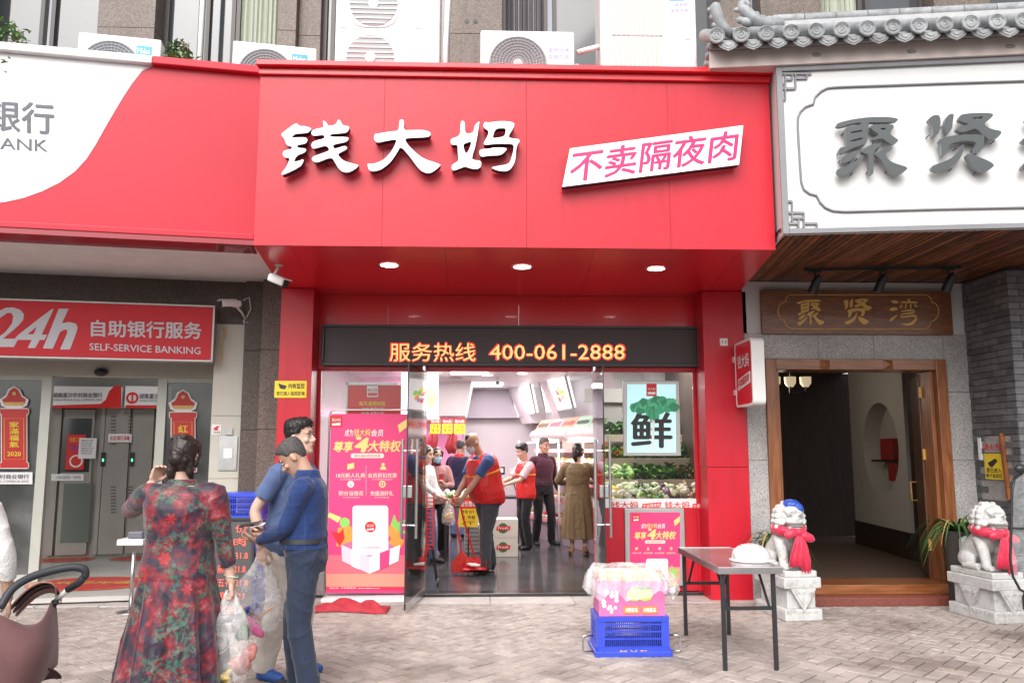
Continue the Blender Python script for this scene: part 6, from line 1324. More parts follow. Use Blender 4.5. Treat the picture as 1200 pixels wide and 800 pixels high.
        if collar:
            C_ = G(); k_ = 28; rr = []
            for (h1, gr) in ((.485,.028),(.515,.020),(.545,.012),(.552,.008),(.545,.002),(.51,.004)):
                rr.append([S_(h1)+fw*(.002)+V((1,0,0))*((.068*max(1,g**.7)+gr)*math.cos(2*PI*j/k_))-fw*((.064*max(1,g**.7)+gr)*math.sin(2*PI*j/k_)) for j in range(k_)])
            C_.loft(rr, cap=False); C_.v = [WM@p for p in C_.v]; C_.build('collar', collar, root, smooth=True)
    if vest:
        T = G(); torso(T, .038, vestlen, .48); 
        for s_, e_ in ((sL,eL),(sR,eR)): T.tube([S_(.40), S_(.435)+(s_-S_(.435))*.86], [.088,.084*g**.5], 16)
        add('vest', T, vest, sm=3, fold=wrinkle(.006, 24, seed+5))
        for s_ in (-1,):
            b_ = G(); 
            R = []
            for h_ in (.27,.30):
                for (a, b) in zip(TR, TR[1:]):
                    if a[0] <= h_ <= b[0]: k = (h_-a[0])/(b[0]-a[0]); w, d, o = (a[i]+(b[i]-a[i])*k for i in (1,2,3)); break
                e = belly*math.exp(-((h_-.12)/.14)**2); R.append(ring(h_, w*g+.042+e*.4, d*g+.042+e*.5, o+e*.5))
            b_.loft(R); b_.v = [WM@p for p in b_.v]; b_.build('orange_stripe', mat('vest_orange', (.85,.25,.02), .5), root, smooth=True)
    if shoe:
        for a_, t_ in ((aL,tl),(aR,tr_)):
            s_ = G(); z = base.z/sc*0
            s_.tube([a_+V((0,.035,-.035)), a_+V((0,.0,-.03))], [.04,.042], 12); s_.tube([a_+V((0,.03,-.05)), a_+t_*.06+V((0,0,-.05-heel*.4)), a_+t_*.14+V((0,0,-.058-heel)), a_+t_*.18+V((0,0,-.062-heel))], [.040,.043,.038,.024], 12)
            if heel: s_.tube([a_+V((0,.03,-.05)), a_+V((0,.035,-.08-heel))], [.018,.008], 8)
            lo = -za; s_.v = [V((p.x,p.y,max(p.z, a_.z-.083-heel))) for p in s_.v]
            add('shoe', s_, shoe, min(vox,.008), 2)
    if dress: dress(add, S_, ring, g, root, WM, dict(sL=sL,eL=eL,Wl=Wl,sR=sR,eR=eR,Wr=Wr))
    hp = lambda w_, d_, p_: WM@(w_+V(d_).normalized()*.075+V(p_).normalized()*.02)
    return root, hp(Wl, dl, pl_), hp(Wr, dr_, pr_), WM, HM
def cloth(name, c, rough=.8, var=.12, **k): return mat(name, c, rough, var=var, vs=k.pop('vs', 18), bump=k.pop('bump', .25), bs=k.pop('bs', 160), sheen=k.pop('sheen', .2), spec=.25, **k)
# flower-printed cloth
def floral():
    m, nt, b = newmat('floral_cloth'); L = nt.links.new; geo = nn(nt, 'ShaderNodeNewGeometry'); pos = geo.outputs['Position']
    no = nn(nt, 'ShaderNodeTexNoise', i_Scale=11., i_Detail=8., i_Roughness=.68, i_Distortion=.5); L(pos, no.inputs['Vector'])
    r = ramp(nt, [(.38,(.008,.007,.016)),(.46,(.030,.010,.034)),(.51,(.10,.005,.014)),(.58,(.21,.008,.018)),(.65,(.26,.05,.07)),(.73,(.28,.15,.16))]); L(no.outputs[0], r.inputs[0])
    # green leaf sprays
    n2 = nn(nt, 'ShaderNodeTexNoise', i_Scale=26., i_Detail=3., i_Distortion=2.2); L(pos, n2.inputs['Vector']); n3 = nn(nt, 'ShaderNodeTexNoise', i_Scale=6.5, i_Detail=2.); mp = nn(nt, 'ShaderNodeMapping'); mp.inputs['Location'].default_value = (5,3,1); L(pos, mp.inputs[0]); L(mp.outputs[0], n3.inputs['Vector'])
    c1 = ramp(nt, [(.50,(0,0,0)),(.54,(1,1,1))]); L(n2.outputs[0], c1.inputs[0]); c2 = ramp(nt, [(.52,(0,0,0)),(.56,(1,1,1))]); L(n3.outputs[0], c2.inputs[0]); mu = nn(nt, 'ShaderNodeMath', operation='MULTIPLY'); L(c1.outputs[0], mu.inputs[0]); L(c2.outputs[0], mu.inputs[1])
    g2 = ramp(nt, [(.35,(.012,.05,.035)),(.6,(.05,.13,.09)),(.75,(.15,.24,.20))]); L(no.outputs[0], g2.inputs[0])
    mx = nn(nt, 'ShaderNodeMixRGB'); L(mu.outputs[0], mx.inputs[0]); L(r.outputs[0], mx.inputs[1]); L(g2.outputs[0], mx.inputs[2])
    # five-petalled flowers: cell centres of a flat voronoi
    vo = nn(nt, 'ShaderNodeTexVoronoi', i_Scale=6.2, i_Randomness=.8); sp_ = nn(nt, 'ShaderNodeVectorMath', operation='MULTIPLY'); sp_.inputs[1].default_value = (1,.0,1); L(pos, sp_.inputs[0]); L(sp_.outputs[0], vo.inputs['Vector'])
    sb = nn(nt, 'ShaderNodeVectorMath', operation='SUBTRACT'); L(sp_.outputs[0], sb.inputs[0])
    sc_ = nn(nt, 'ShaderNodeVectorMath', operation='SCALE'); sc_.inputs[3].default_value = 1.0; L(vo.outputs['Position'], sc_.inputs[0]); L(sc_.outputs[0], sb.inputs[1])
    se = nn(nt, 'ShaderNodeSeparateXYZ'); L(sb.outputs[0], se.inputs[0]); at = nn(nt, 'ShaderNodeMath', operation='ARCTAN2'); L(se.outputs[0], at.inputs[0]); L(se.outputs[2], at.inputs[1])
    m5 = nn(nt, 'ShaderNodeMath', operation='MULTIPLY'); m5.inputs[1].default_value = 3; L(at.outputs[0], m5.inputs[0]); sn = nn(nt, 'ShaderNodeMath', operation='SINE'); L(m5.outputs[0], sn.inputs[0]); ab = nn(nt, 'ShaderNodeMath', operation='ABSOLUTE'); L(sn.outputs[0], ab.inputs[0])
    ma_ = nn(nt, 'ShaderNodeMath', operation='MULTIPLY_ADD'); ma_.inputs[1].default_value = .018; ma_.inputs[2].default_value = .036; L(ab.outputs[0], ma_.inputs[0])
    ln = nn(nt, 'ShaderNodeVectorMath', operation='LENGTH'); L(sb.outputs[0], ln.inputs[0]); dv = nn(nt, 'ShaderNodeMath', operation='DIVIDE'); L(ln.outputs['Value'], dv.inputs[0]); L(ma_.outputs[0], dv.inputs[1])
    fc = ramp(nt, [(0,(.25,.12,.06)),(.12,(.03,.005,.005)),(.24,(.28,.10,.06)),(.30,(.12,.002,.006)),(.75,(.36,.006,.014)),(.88,(.22,.004,.010)),(1.,(.015,.004,.008))]); L(dv.outputs[0], fc.inputs[0])
    lt = nn(nt, 'ShaderNodeMath', operation='LESS_THAN'); lt.inputs[1].default_value = 1.0; L(dv.outputs[0], lt.inputs[0])
    sc2 = nn(nt, 'ShaderNodeSeparateColor'); L(vo.outputs['Color'], sc2.inputs[0]); g3 = nn(nt, 'ShaderNodeMath', operation='GREATER_THAN'); g3.inputs[1].default_value = .45; L(sc2.outputs[0], g3.inputs[0]); m6 = nn(nt, 'ShaderNodeMath', operation='MULTIPLY'); L(lt.outputs[0], m6.inputs[0]); L(g3.outputs[0], m6.inputs[1])
    mf = nn(nt, 'ShaderNodeMixRGB'); L(m6.outputs[0], mf.inputs[0]); L(mx.outputs[0], mf.inputs[1]); L(fc.outputs[0], mf.inputs[2]); L(mf.outputs[0], b.inputs['Base Color'])
    b.inputs['Roughness'].default_value = .55; b.inputs['Sheen Weight'].default_value = .25; return m
FLOR = floral()
def dress_long(matl, hem=.08, w0=.30, d0=.24, kf=11, amp=.022, sleeve=.72, tiers=(), coll=None):
    def f(add, S_, ring, g, root, WM, J):
        T = G(); R = []; n = 96
        TRd = [(.495,.07,.068),(.475,.122,.086),(.43,.165,.110),(.36,.172,.124),(.27,.163,.120),(.15,.152,.110),(.10,.156,.114),(.0,.172,.128),(-.12,.19,.15)]
        z_h = hem-.93; zs = [-.25,-.40,-.55,-.68,-.80,z_h]; zs = [z for z in zs if z >= z_h-.001]
        prof = TRd + [(z, .19+(w0-.19)*((-.12-z)/(-.12-z_h)), .15+(d0-.15)*((-.12-z)/(-.12-z_h))) for z in zs]
        # densify
        P2 = []
        for a, b in zip(prof, prof[1:]):
            for k in range(4): t = k/4; P2.append(tuple(a[i]+(b[i]-a[i])*t for i in range(3)))
        P2.append(prof[-1])
        for h, w, d in P2:
            am = amp*max(0, min(1, (.02-h)/.5)); r_ = ring(h, w*g**(1 if h > -.05 else .7)+.014, d*g**(1 if h > -.05 else .8)+.014, 0, n, .88); c = S_(h); out = []
            for j, p in enumerate(r_):
                th = 2*PI*j/n; k = 1+am/ w*(math.sin(kf*th+2.1*math.sin(2*th)+h*1.2)+.5*math.sin(kf*1.7*th+1+h*2)); out.append(c+(p-c)*k)
            R.append(out)
        T.loft(R[::-1])
        for s_, e_, w_ in ((J['sL'],J['eL'],J['Wl']),(J['sR'],J['eR'],J['Wr'])):
            P_ = [S_(.42)+(s_-S_(.435))*.4, s_, s_.lerp(e_,.5), e_, e_.lerp(w_,(sleeve-.5)*2)] if sleeve > .5 else [S_(.42), s_, s_.lerp(e_,.6)]
            p, r = cat_rom(P_, [.075*g**.4,.072*g**.4,.066*g**.4,.056,.048][:len(P_)], 5); T.tube(p, r, 16); T.ell(p[0], r[0], 12, 8)
        o = add('dress', T, matl, sm=2, fold=wrinkle(.007, 22, 9))
        for h in tiers:
            w = np.interp(-h, [-p[0] for p in prof], [p[1] for p in prof]); d = np.interp(-h, [-p[0] for p in prof], [p[2] for p in prof]); T = G()
            RR = []
            for hh_ in (h-.008, h+.008):
                am = amp*max(0, min(1, (.02-h)/.5)); r_ = ring(hh_, w*g**.8, d*g**.9, 0, n, .92); c = S_(hh_)
                RR.append([c+(p-c)*(1.0+.022+am/w*(math.sin(kf*2*PI*j/n+2.1*math.sin(4*PI*j/n)+h*1.2)+.5*math.sin(kf*1.7*2*PI*j/n+1+h*2))) for j, p in enumerate(r_)])
            T.loft(RR); T.v = [WM@p for p in T.v]; T.build('tier_band', BLACK, root, smooth=True)
        if coll:
            C_ = G(); C_.loft([[S_(h1)+V((1,0,0))*((.074+gr)*math.cos(2*PI*j/28))+V((0,1,0))*((.070+gr)*math.sin(2*PI*j/28)) for j in range(28)] for h1, gr in ((.48,.03),(.505,.016),(.53,.008),(.535,.002),(.52,.0))], cap=False); C_.v = [WM@p for p in C_.v]; C_.build('collar', coll, root, smooth=True)
    return f
def plaid():
    m = cloth('blue_checked_cloth', (.014,.035,.125)); nt = m.node_tree; b = nt.nodes['Principled BSDF']; L = nt.links.new; geo = nn(nt, 'ShaderNodeNewGeometry'); mp = nn(nt, 'ShaderNodeMapping'); mp.inputs['Rotation'].default_value = (.0,rad(4),rad(40)); L(geo.outputs['Position'], mp.inputs[0])
    se = nn(nt, 'ShaderNodeSeparateXYZ'); L(mp.outputs[0], se.inputs[0]); acc = None
    for ax, f in ((0,20.),(2,24.)):
        q = nn(nt, 'ShaderNodeMath', operation='MULTIPLY'); q.inputs[1].default_value = f; L(se.outputs[ax], q.inputs[0]); fr = nn(nt, 'ShaderNodeMath', operation='FRACT'); L(q.outputs[0], fr.inputs[0]); lt = nn(nt, 'ShaderNodeMath', operation='LESS_THAN'); lt.inputs[1].default_value = .12; L(fr.outputs[0], lt.inputs[0])
        if acc is None: acc = lt
        else: ad = nn(nt, 'ShaderNodeMath', operation='ADD'); L(acc.outputs[0], ad.inputs[0]); L(lt.outputs[0], ad.inputs[1]); acc = ad
    q = nn(nt, 'ShaderNodeMath', operation='MULTIPLY'); q.inputs[1].default_value = .16; L(acc.outputs[0], q.inputs[0]); mx = nn(nt, 'ShaderNodeMixRGB'); L(q.outputs[0], mx.inputs[0]); old = b.inputs['Base Color'].links[0].from_socket; L(old, mx.inputs[1]); mx.inputs[2].default_value = (.07,.10,.30,1); L(mx.outputs[0], b.inputs['Base Color']); return m
NAVYT = cloth('navy_cotton', (.024,.034,.065), bump=.5, bs=50); KHAK = cloth('pale_khaki', (.60,.54,.48), bump=.4, bs=40); BLUET = cloth('blue_grey_jersey', (.085,.125,.25), bump=.3, bs=40); REDV = mat('red_vest_cloth', (.62,.02,.02), .5, var=.1, vs=8, bump=.3, bs=30)
JEAN = cloth('dark_grey_denim', (.05,.055,.065), bump=.5, bs=60); BLJ = cloth('blue_denim', (.09,.15,.26), bump=.5, bs=60); BLKC = cloth('black_cloth', (.014,.014,.018)); WHC = cloth('white_knit', (.68,.67,.65), bump=.5, bs=90)
BSH = mat('black_shoe', (.02,.02,.02), .4)
def at(px, Y, z=0): p = atY(px, 560, Y); return (p.x, Y, z)
# 1 woman in the floral dress, back to us, hand raised to her ear
w1 = person('woman in a long red floral dress seen from behind holding a clear shopping bag', at(214,5.15), 176, 1.66, g=1.22, head=(-6,0,0), wr=(-.315,-.06,.83), wl=(.235,-.10,1.44), el=(1,.1,-1.7), er=(-.35,.6,0), hl=((-.45,.05,1),(-.7,.5,0)), curl=(.6,1.2), skin='c', hair=HAIRD, hairdo='bun', dress=dress_long(FLOR, .10, .285, .25, 10, .024, .80, coll=FLOR), shoe=BSH, vox=.0065, fl=(.10,.02), fr=(-.10,.02), shw=1.08, seed=4)
# 2 man in the checked blue shirt looking down at his phone
m2 = person('man in a checked blue long-sleeved shirt and navy trousers looking down at phone', at(362,5.75), -88, 1.69, g=1.08, belly=.05, lean=1, head=(40,-4,0), wr=(-.09,-.29,1.04), wl=(.05,-.31,1.01), er=(-.8,.5,-.6), el=(.8,.5,-.6), hr=((.15,-1,.1),(.2,0,1)), hl=((-.15,-1,.15),(-.2,.0,1)), curl=(.7,.9), top=(plaid(),1), sleeve=1, toplen=.03, trou=NAVYT, loose=1.12, skin='b', hair=HAIRG, hairdo='short', shoe=BSH, collar=MC['blue_checked_cloth'], vox=.006, fl=(.11,.06), fr=(-.11,-.06), seed=7)
# 3 tall man behind him facing right
m3 = person('tall black-haired man in grey-blue t-shirt and pale trousers facing right', at(341,6.25), 70, 1.80, g=1.02, lean=4, head=(-4,8,0), wr=(-.30,.02,.88), wl=(.26,-.06,.88), curl=(1.2,.8), top=(BLUET,1), sleeve=.42, toplen=-.17, trou=KHAK, loose=1.15, skin='c', hair=HAIRB, hairdo='neat', shoe=mat('blue_shoe', (.02,.08,.32), .5), vox=.0065, fl=(.12,-.02), fr=(-.12,.08), seed=12)
# 4 woman at the left edge by the pushchair
m4 = person('woman in a white short-sleeved top cut off by the left edge beside the pushchair', at(-52,4.55), -150, 1.60, head=(5,0,0), wr=(-.30,-.02,.86), wl=(.20,-.40,.96), er=(-.5,1,0), el=(.5,.6,-.5), top=(WHC,1), sleeve=.62, toplen=-.15, trou=BLJ, skin='a', hairdo='long', hair=HAIRD, shoe=WPLAS, vox=.007, curl=(1.0,.5), seed=15)
# inside the shop
m5 = person('heavy man in red vest sweeping with a broom and dustpan', at(572,11.0,FZ), -62, 1.80, g=1.25, belly=.09, lean=16, head=(28,0,0), wl=(.08,-.42,.86), wr=(-.16,-.40,.82), er=(-.7,.6,-.3), el=(.8,.6,-.3), curl=(1.3,1.3), top=(cloth('blue_tee',(.05,.09,.24)),1), sleeve=.45, toplen=-.14, vest=REDV, trou=JEAN, skin='b', hair=HAIRB, bald=True, mask=mat('mask_white',(.6,.65,.68),.7), shoe=BSH, vox=.009, fl=(.12,-.1), fr=(-.12,.12), seed=21)
m6 = person('woman in face mask and dusky pink cardigan looking at a red phone', at(511,12.9,FZ), 10, 1.58, head=(14,12,0), wl=(.08,-.30,1.12), wr=(-.10,-.28,.95), er=(-.7,.5,-.5), el=(.8,.5,-.6), curl=(.9,1.0), hl=((-.3,-.3,.9),(-.7,-.5,0)), top=(cloth('dusky_knit',(.34,.16,.15)),1), collar=cloth('maroon_cloth',(.12,.015,.025)), trou=BLKC, skin='c', hairdo='long', hair=HAIRB, mask=mat('mask_blue',(.30,.55,.68),.7), shoe=BSH, vox=.009, seed=23)
m7 = person('man in dark navy polo shirt and jeans with his back to the entrance', at(538,15.3,FZ), 150, 1.72, g=1.1, head=(14,20,0), wl=(.30,-.25,.95), wr=(-.22,-.3,.95), top=(cloth('navy_polo',(.022,.022,.06)),1), sleeve=.5, trou=BLJ, skin='b', hairdo='crop', hair=HAIRG, collar=REDV, shoe=BSH, vox=.010, seed=25)
m8 = person('woman in white knit top holding a bag of bananas behind the glass door', at(497,11.9,FZ), 62, 1.60, head=(10,0,0), wl=(.16,-.28,.93), wr=(-.14,-.36,.98), top=(WHC,1), trou=BLJ, skin='c', hairdo='long', hair=HAIRB, shoe=BSH, vox=.009, fr=(-.1,.3,.06), fl=(.1,-.12), curl=(1.2,1.2), seed=27)
m9 = person('young shop worker in red vest and pale pink shirt facing left', at(616,13.5,FZ), -70, 1.64, head=(14,0,0), wl=(.10,-.40,1.06), wr=(-.10,-.42,1.08), er=(-.6,.5,-.6), el=(.6,.5,-.6), curl=(.9,.9), top=(cloth('pale_pink_cloth',(.62,.42,.46)),1), sleeve=.5, vest=REDV, trou=BLKC, skin='a', hairdo='neat', hair=HAIRB, shoe=BSH, vox=.009, seed=29)
m10 = person('older man in dark maroon shirt and black trousers standing among the shelves', at(636,14.1,FZ), 28, 1.74, g=1.05, head=(6,10,0), wl=(.27,-.06,.86), wr=(-.25,-.04,.86), top=(cloth('dark_maroon_cloth',(.055,.014,.03)),1), toplen=.02, trou=BLKC, skin='b', hairdo='crop', hair=HAIRG, shoe=BSH, collar=mat('dark_maroon_cloth',(0,0,0)), vox=.009, fl=(.14,-.04), fr=(-.13,.03), seed=31)
BRD = mat('brown_print_dress', (.17,.11,.05), .7, var=.5, vs=60, bump=.2, sheen=.1)
m11 = person('woman in a long brown tiered dress and tan heels seen from behind', at(677,12.7,FZ), 172, 1.63, g=1.1, head=(4,-15,0), wl=(.16,-.30,1.12), wr=(-.16,-.32,1.14), er=(-.9,.5,-.5), el=(.9,.5,-.5), skin='c', hairdo='pony', hair=HAIRB, dress=dress_long(BRD, .26, .24, .20, 12, .014, 1., tiers=(.07,-.14,-.36)), shoe=mat('tan_shoe',(.42,.20,.10),.4), heel=.055, vox=.009, seed=33)
# ---- things they hold
BAG = film('clear_bag_film', (.95,.95,.95), .26)
def bag(name, label, top, w, h, d, m, inner, seed=3):
    r = random.Random(seed); t = thing(name, (top.x,top.y,top.z-h), label, 'bag'); g = G(); R = []; n = 22
    for k, (tz_, s_) in enumerate(((0,.08),(-.06,.14),(-.16,.45),(-.30,.75),(-.5,.92),(-.75,1.),(-.92,.85),(-1,.45))):
        R.append([V((top.x+w/2*s_*math.cos(2*PI*j/n)*(1+.12*math.sin(j*3+k)), top.y+d/2*s_*math.sin(2*PI*j/n)*(1+.15*math.sin(j*2.3+k*1.7)), top.z+h*tz_+.01*math.sin(j*2+k))) for j in range(n)])
    g.loft(R[::-1], cap=True); g.build('film', m, t, smooth=True)
    g = G()
    for s_ in (-1,1): g.tube([top+V((s_*.02,0,.02)), top+V((s_*.03,0,-.02)), top+V((s_*w*.18,0,-h*.22))], [.009,.012,.03], 8)
    g.build('handle', film('bag_handle_film', (.95,.95,.95), .5) if 'bag_handle_film' not in bpy.data.materials else bpy.data.materials['bag_handle_film'], t, smooth=True)
    for nm, mm, c, rr in inner: 
        g = G()
        for q in range(3): g.ell(top+V(c)+V((r.uniform(-.5,.5)*rr[0],r.uniform(-.4,.4)*rr[1],r.uniform(-.5,.5)*rr[2])), (rr[0]*.75,rr[1]*.7,rr[2]*.62), 12, 8, Matrix.Rotation(r.uniform(-.9,.9),3,'Y'))
        me = remesh(g, .006, 1, wrinkle(.006, 60, q)); link_mesh(nm, me, mm, t)
    return t
MEATP = mat('pale_meat', (.46,.17,.15), .35, var=.3, vs=20)
b1 = w1[2].copy()
bag('plastic_bag', 'clear plastic bag of bananas and meat held by the floral dress woman', b1, .30, .52, .20, BAG, [('banana',PK[0],(-.08,-.03,-.43),(.10,.03,.03)),('banana',PK[0],(-.05,-.05,-.47),(.11,.03,.028)),('meat_pack',MEATP,(.08,-.02,-.42),(.07,.05,.07)),('meat_pack',MEATP,(.11,.02,-.34),(.05,.04,.06)),('dark_greens',PK[7],(.07,.0,-.25),(.045,.035,.07)),('cabbage',PK[8],(-.08,.02,-.34),(.06,.05,.05))])
b3 = m3[2]
bag('plastic_bag', 'clear bag of greens and a blue flower pack hanging beside pale trousers', b3+V((-.02,-.02,0)), .34, .50, .18, BAG, [('greens',PK[6],(-.10,-.02,-.38),(.07,.05,.06)),('blue_pack',mat('blue_pack',(.05,.06,.25),.5),(-.02,-.06,-.32),(.045,.03,.04)),('pink_pack',mat('pink_pack',(.75,.15,.35),.5),(-.0,-.05,-.44),(.09,.03,.05)),('orange_band',PK[1],(.0,.0,-.36),(.12,.03,.012))], 5)
ph = m2[2].lerp(m2[1], .3)
g = G(); M = Matrix.Translation(m2[2]+V((-.035,-.01,.045))) @ Matrix.Rotation(rad(-12),4,'Y') @ Matrix.Rotation(rad(8),4,'X'); g.box((-.07,-.034,-.004),(.07,.034,.004),M); tag(g.build('phone', DARK, bevel=.003), 'dark mobile phone held flat by the man in checked shirt', 'phone')
g = G(); g.box((.0,-.03,-.02),(.10,.03,-.016),M); tag(g.build('paper_slip', WHT), 'small white paper slip under the phone of man in checked shirt', 'paper')
g = G(); c = w1[3]@V((.0,0,0)); q = w1[2]+V((0,0,.105)); g.lathe([(.040+.006*math.cos(a_*PI/4),.006*math.sin(a_*PI/4)) for a_ in range(9)], q, 24, M=Matrix.Rotation(.25,3,'Y')); tag(g.build('jade_bracelet', mat('jade',(.42,.55,.42),.15,coat=.5), smooth=True), 'pale green jade bracelet on the wrist of floral dress woman', 'bracelet')
# broom, dustpan, banana bag, red phone, yellow fruit
hL, hR = m5[1], m5[2]; bt_ = atZ(545,668,FZ); bt_ = V((atY(545,600,10.85).x, 10.85, FZ+.02))
t = thing('broom', tuple(bt_), 'red broom with a long red handle held by the sweeping man', 'broom'); g = G(); d_ = (hR-bt_).normalized(); g.cyl(bt_+d_*.2, hR+d_*.12, .013, n=10); g.build('handle', REDT, t, smooth=True, ang=40)
g = G(); R = [[bt_+d_*h_+V((w_*math.cos(2*PI*j/16), .035*math.sin(2*PI*j/16), 0)) for j in range(16)] for h_, w_ in ((-.0,.17),(.12,.15),(.20,.07),(.26,.02))]; g.loft(R); g.build('bristles', mat('broom_red',(.65,.04,.03),.7,var=.4,vs=40,bump=.6,bs=90,stretch=(4,4,.4)), t, smooth=True, ang=50)
dp = V((atY(557,600,10.8).x, 10.75, FZ+.10)); t = thing('dustpan', tuple(dp), 'red long-handled dustpan carrying white paper rubbish', 'dustpan')
g = G(); g.add([dp+V(p) for p in ((-.16,-.12,-.02),(.15,-.12,-.02),(.13,.12,0),(-.13,.12,0),(-.16,-.12,-.012),(.15,-.12,-.012),(.13,.12,.1),(-.13,.12,.1),(.15,-.10,.07),(-.16,-.10,.05))], [(0,3,2,1),(3,7,6,2),(0,9,7,3),(1,2,6,8)]); g.build('pan', REDT, t)
g = G(); g.cyl(dp+V((0,.12,.08)), hL+(hL-dp).normalized()*.1, .012, n=10); g.build('handle', REDT, t, smooth=True, ang=40)
g = G(); r_ = random.Random(3)
for k in range(5): g.ell(dp+V((r_.uniform(-.06,.07),r_.uniform(-.08,.05),.03)), (.05,.04,.02), 8, 6)
tag(g.build('crumpled_paper', WPLAS), 'crumpled white paper lying in the red dustpan', 'rubbish')
bag('plastic_bag', 'small clear bag of bananas held by woman in white knit', m8[1]+V((.02,-.02,0)), .20, .30, .12, BAG, [('banana',PK[0],(0,-.02,-.2),(.07,.03,.05)),('banana',PK[0],(.02,-.02,-.15),(.03,.03,.07)),('meat_pack',MEATP,(-.01,.02,-.27),(.05,.04,.03))], 8)
g = G(); q = m6[1]; g.box(q+V((-.035,-.012,-.03)), q+V((.035,-.002,.11))); tag(g.build('phone', mat('red_phone_case',(.35,.02,.03),.4), bevel=.006), 'phone in dark red case held up by the masked woman', 'phone')
g = G(); g.ell(m9[1]+V((-.0,0,.04)), .04, 12, 8); tag(g.build('yellow_fruit', PK[0], smooth=True), 'yellow green fruit held by the young shop worker', 'fruit')
# ================================================================ AIR CONDITIONERS on the sign roof
ROOFZ = FA.px(600,80)[1]
def fan_grille(g, c, X, Yv, N, r, rings=9, sp=40):
    for i in range(1, rings+1):
        rr = r*i/rings; pts = [c+X*(rr*math.cos(2*PI*j/28))+Yv*(rr*math.sin(2*PI*j/28))+N*.012 for j in range(29)]; g.tube(pts, .0035, 4, cap=False)
    for j in range(sp): a_ = 2*PI*j/sp; g.bar(c+X*(r*.2*math.cos(a_))+Yv*(r*.2*math.sin(a_))+N*.008, c+X*(r*math.cos(a_+.35))+Yv*(r*math.sin(a_+.35))+N*.008, .003)
    g.tube([c+N*.005, c+N*.02], [r*.2,r*.17], 18)
FANM = mat('fan_blade_grey', (.16,.17,.18), .5); GRL = mat('grille_grey', (.42,.43,.45), .45)
def ac(pl, c, w, label, nm='air_conditioner', logo='blue', deep=.34):
    a = pl.px(c[0],c[1],w); b = pl.px(c[2],c[1],w); u0, u1, z1 = a[0], b[0], a[1]; z0 = max(ROOFZ+.0, z1-.68); W_ = u1-u0
    t = thing(nm, tuple(pl.P((u0+u1)/2, z0, w)), label, 'air conditioner', 'air conditioners above the signs')
    g = G(); g.pbox(pl, u0, z0+.03, u1, z1, w-deep, w); g.build('casing', WPLAS, t, bevel=.02)
    for x in (u0+.12, u1-.12): g = G(); g.pbox(pl, x-.03, z0-.0, x+.03, z0+.03, w-deep, w); g.build('foot', GRL, t)
    r = .27; cx = u0+.035+W_*.36; cz = z1-.345; cc_ = pl.P(cx, cz, w+.002); q = Pl(cc_, 0); g = G(); q.U, q.N, q.O = pl.U, pl.N, cc_
    g.prism([circ(0,0,r*1.04,32), ], q, 0, .004); g.build('fan_opening', FANM, t)
    g = G(); fan_grille(g, cc_, pl.U, pl.V, pl.N, r); g.build('fan_grille', GRL, t)
    if logo == 'blue':
        g = G(); lx = u0+W_*.70; g.pbox(pl, lx, z1-.20, lx+W_*.19, z1-.09, w, w+.003); o = g.build('logo_plate', mat('logo_blue', (.05,.38,.62), .4), t); text('Midea', pl, (lx+.015,z1-.175,lx+W_*.19-.015,z1-.115), WHT, o, w=w+.006, bold=.02, uv=True)
    else: 
        lx = u0+W_*.72; 
        for k in range(2): text('变频空调', pl, (lx,z1-.22-.07*k,lx+W_*.22,z1-.175-.07*k), mat('violet_print', (.25,.22,.6), .5), t, w=w+.004, uv=True)
    g = G(); g.pbox(pl, u1+.002, z0+.1, u1+.05, z0+.3, w-.25, w-.05); g.build('valve_cover', GRL, t, bevel=.005)
    return t
ac(BF, (92,37,190,0), -.35, 'white air conditioner with blue logo above the white bank sign'); ac(BF, (273,47,372,0), -.35, 'white air conditioner with blue logo at the joint of bank sign and red sign')
ac(FA, (563,35,673,0), -.45, 'white air conditioner with large round grille in the middle above red sign', logo='violet')
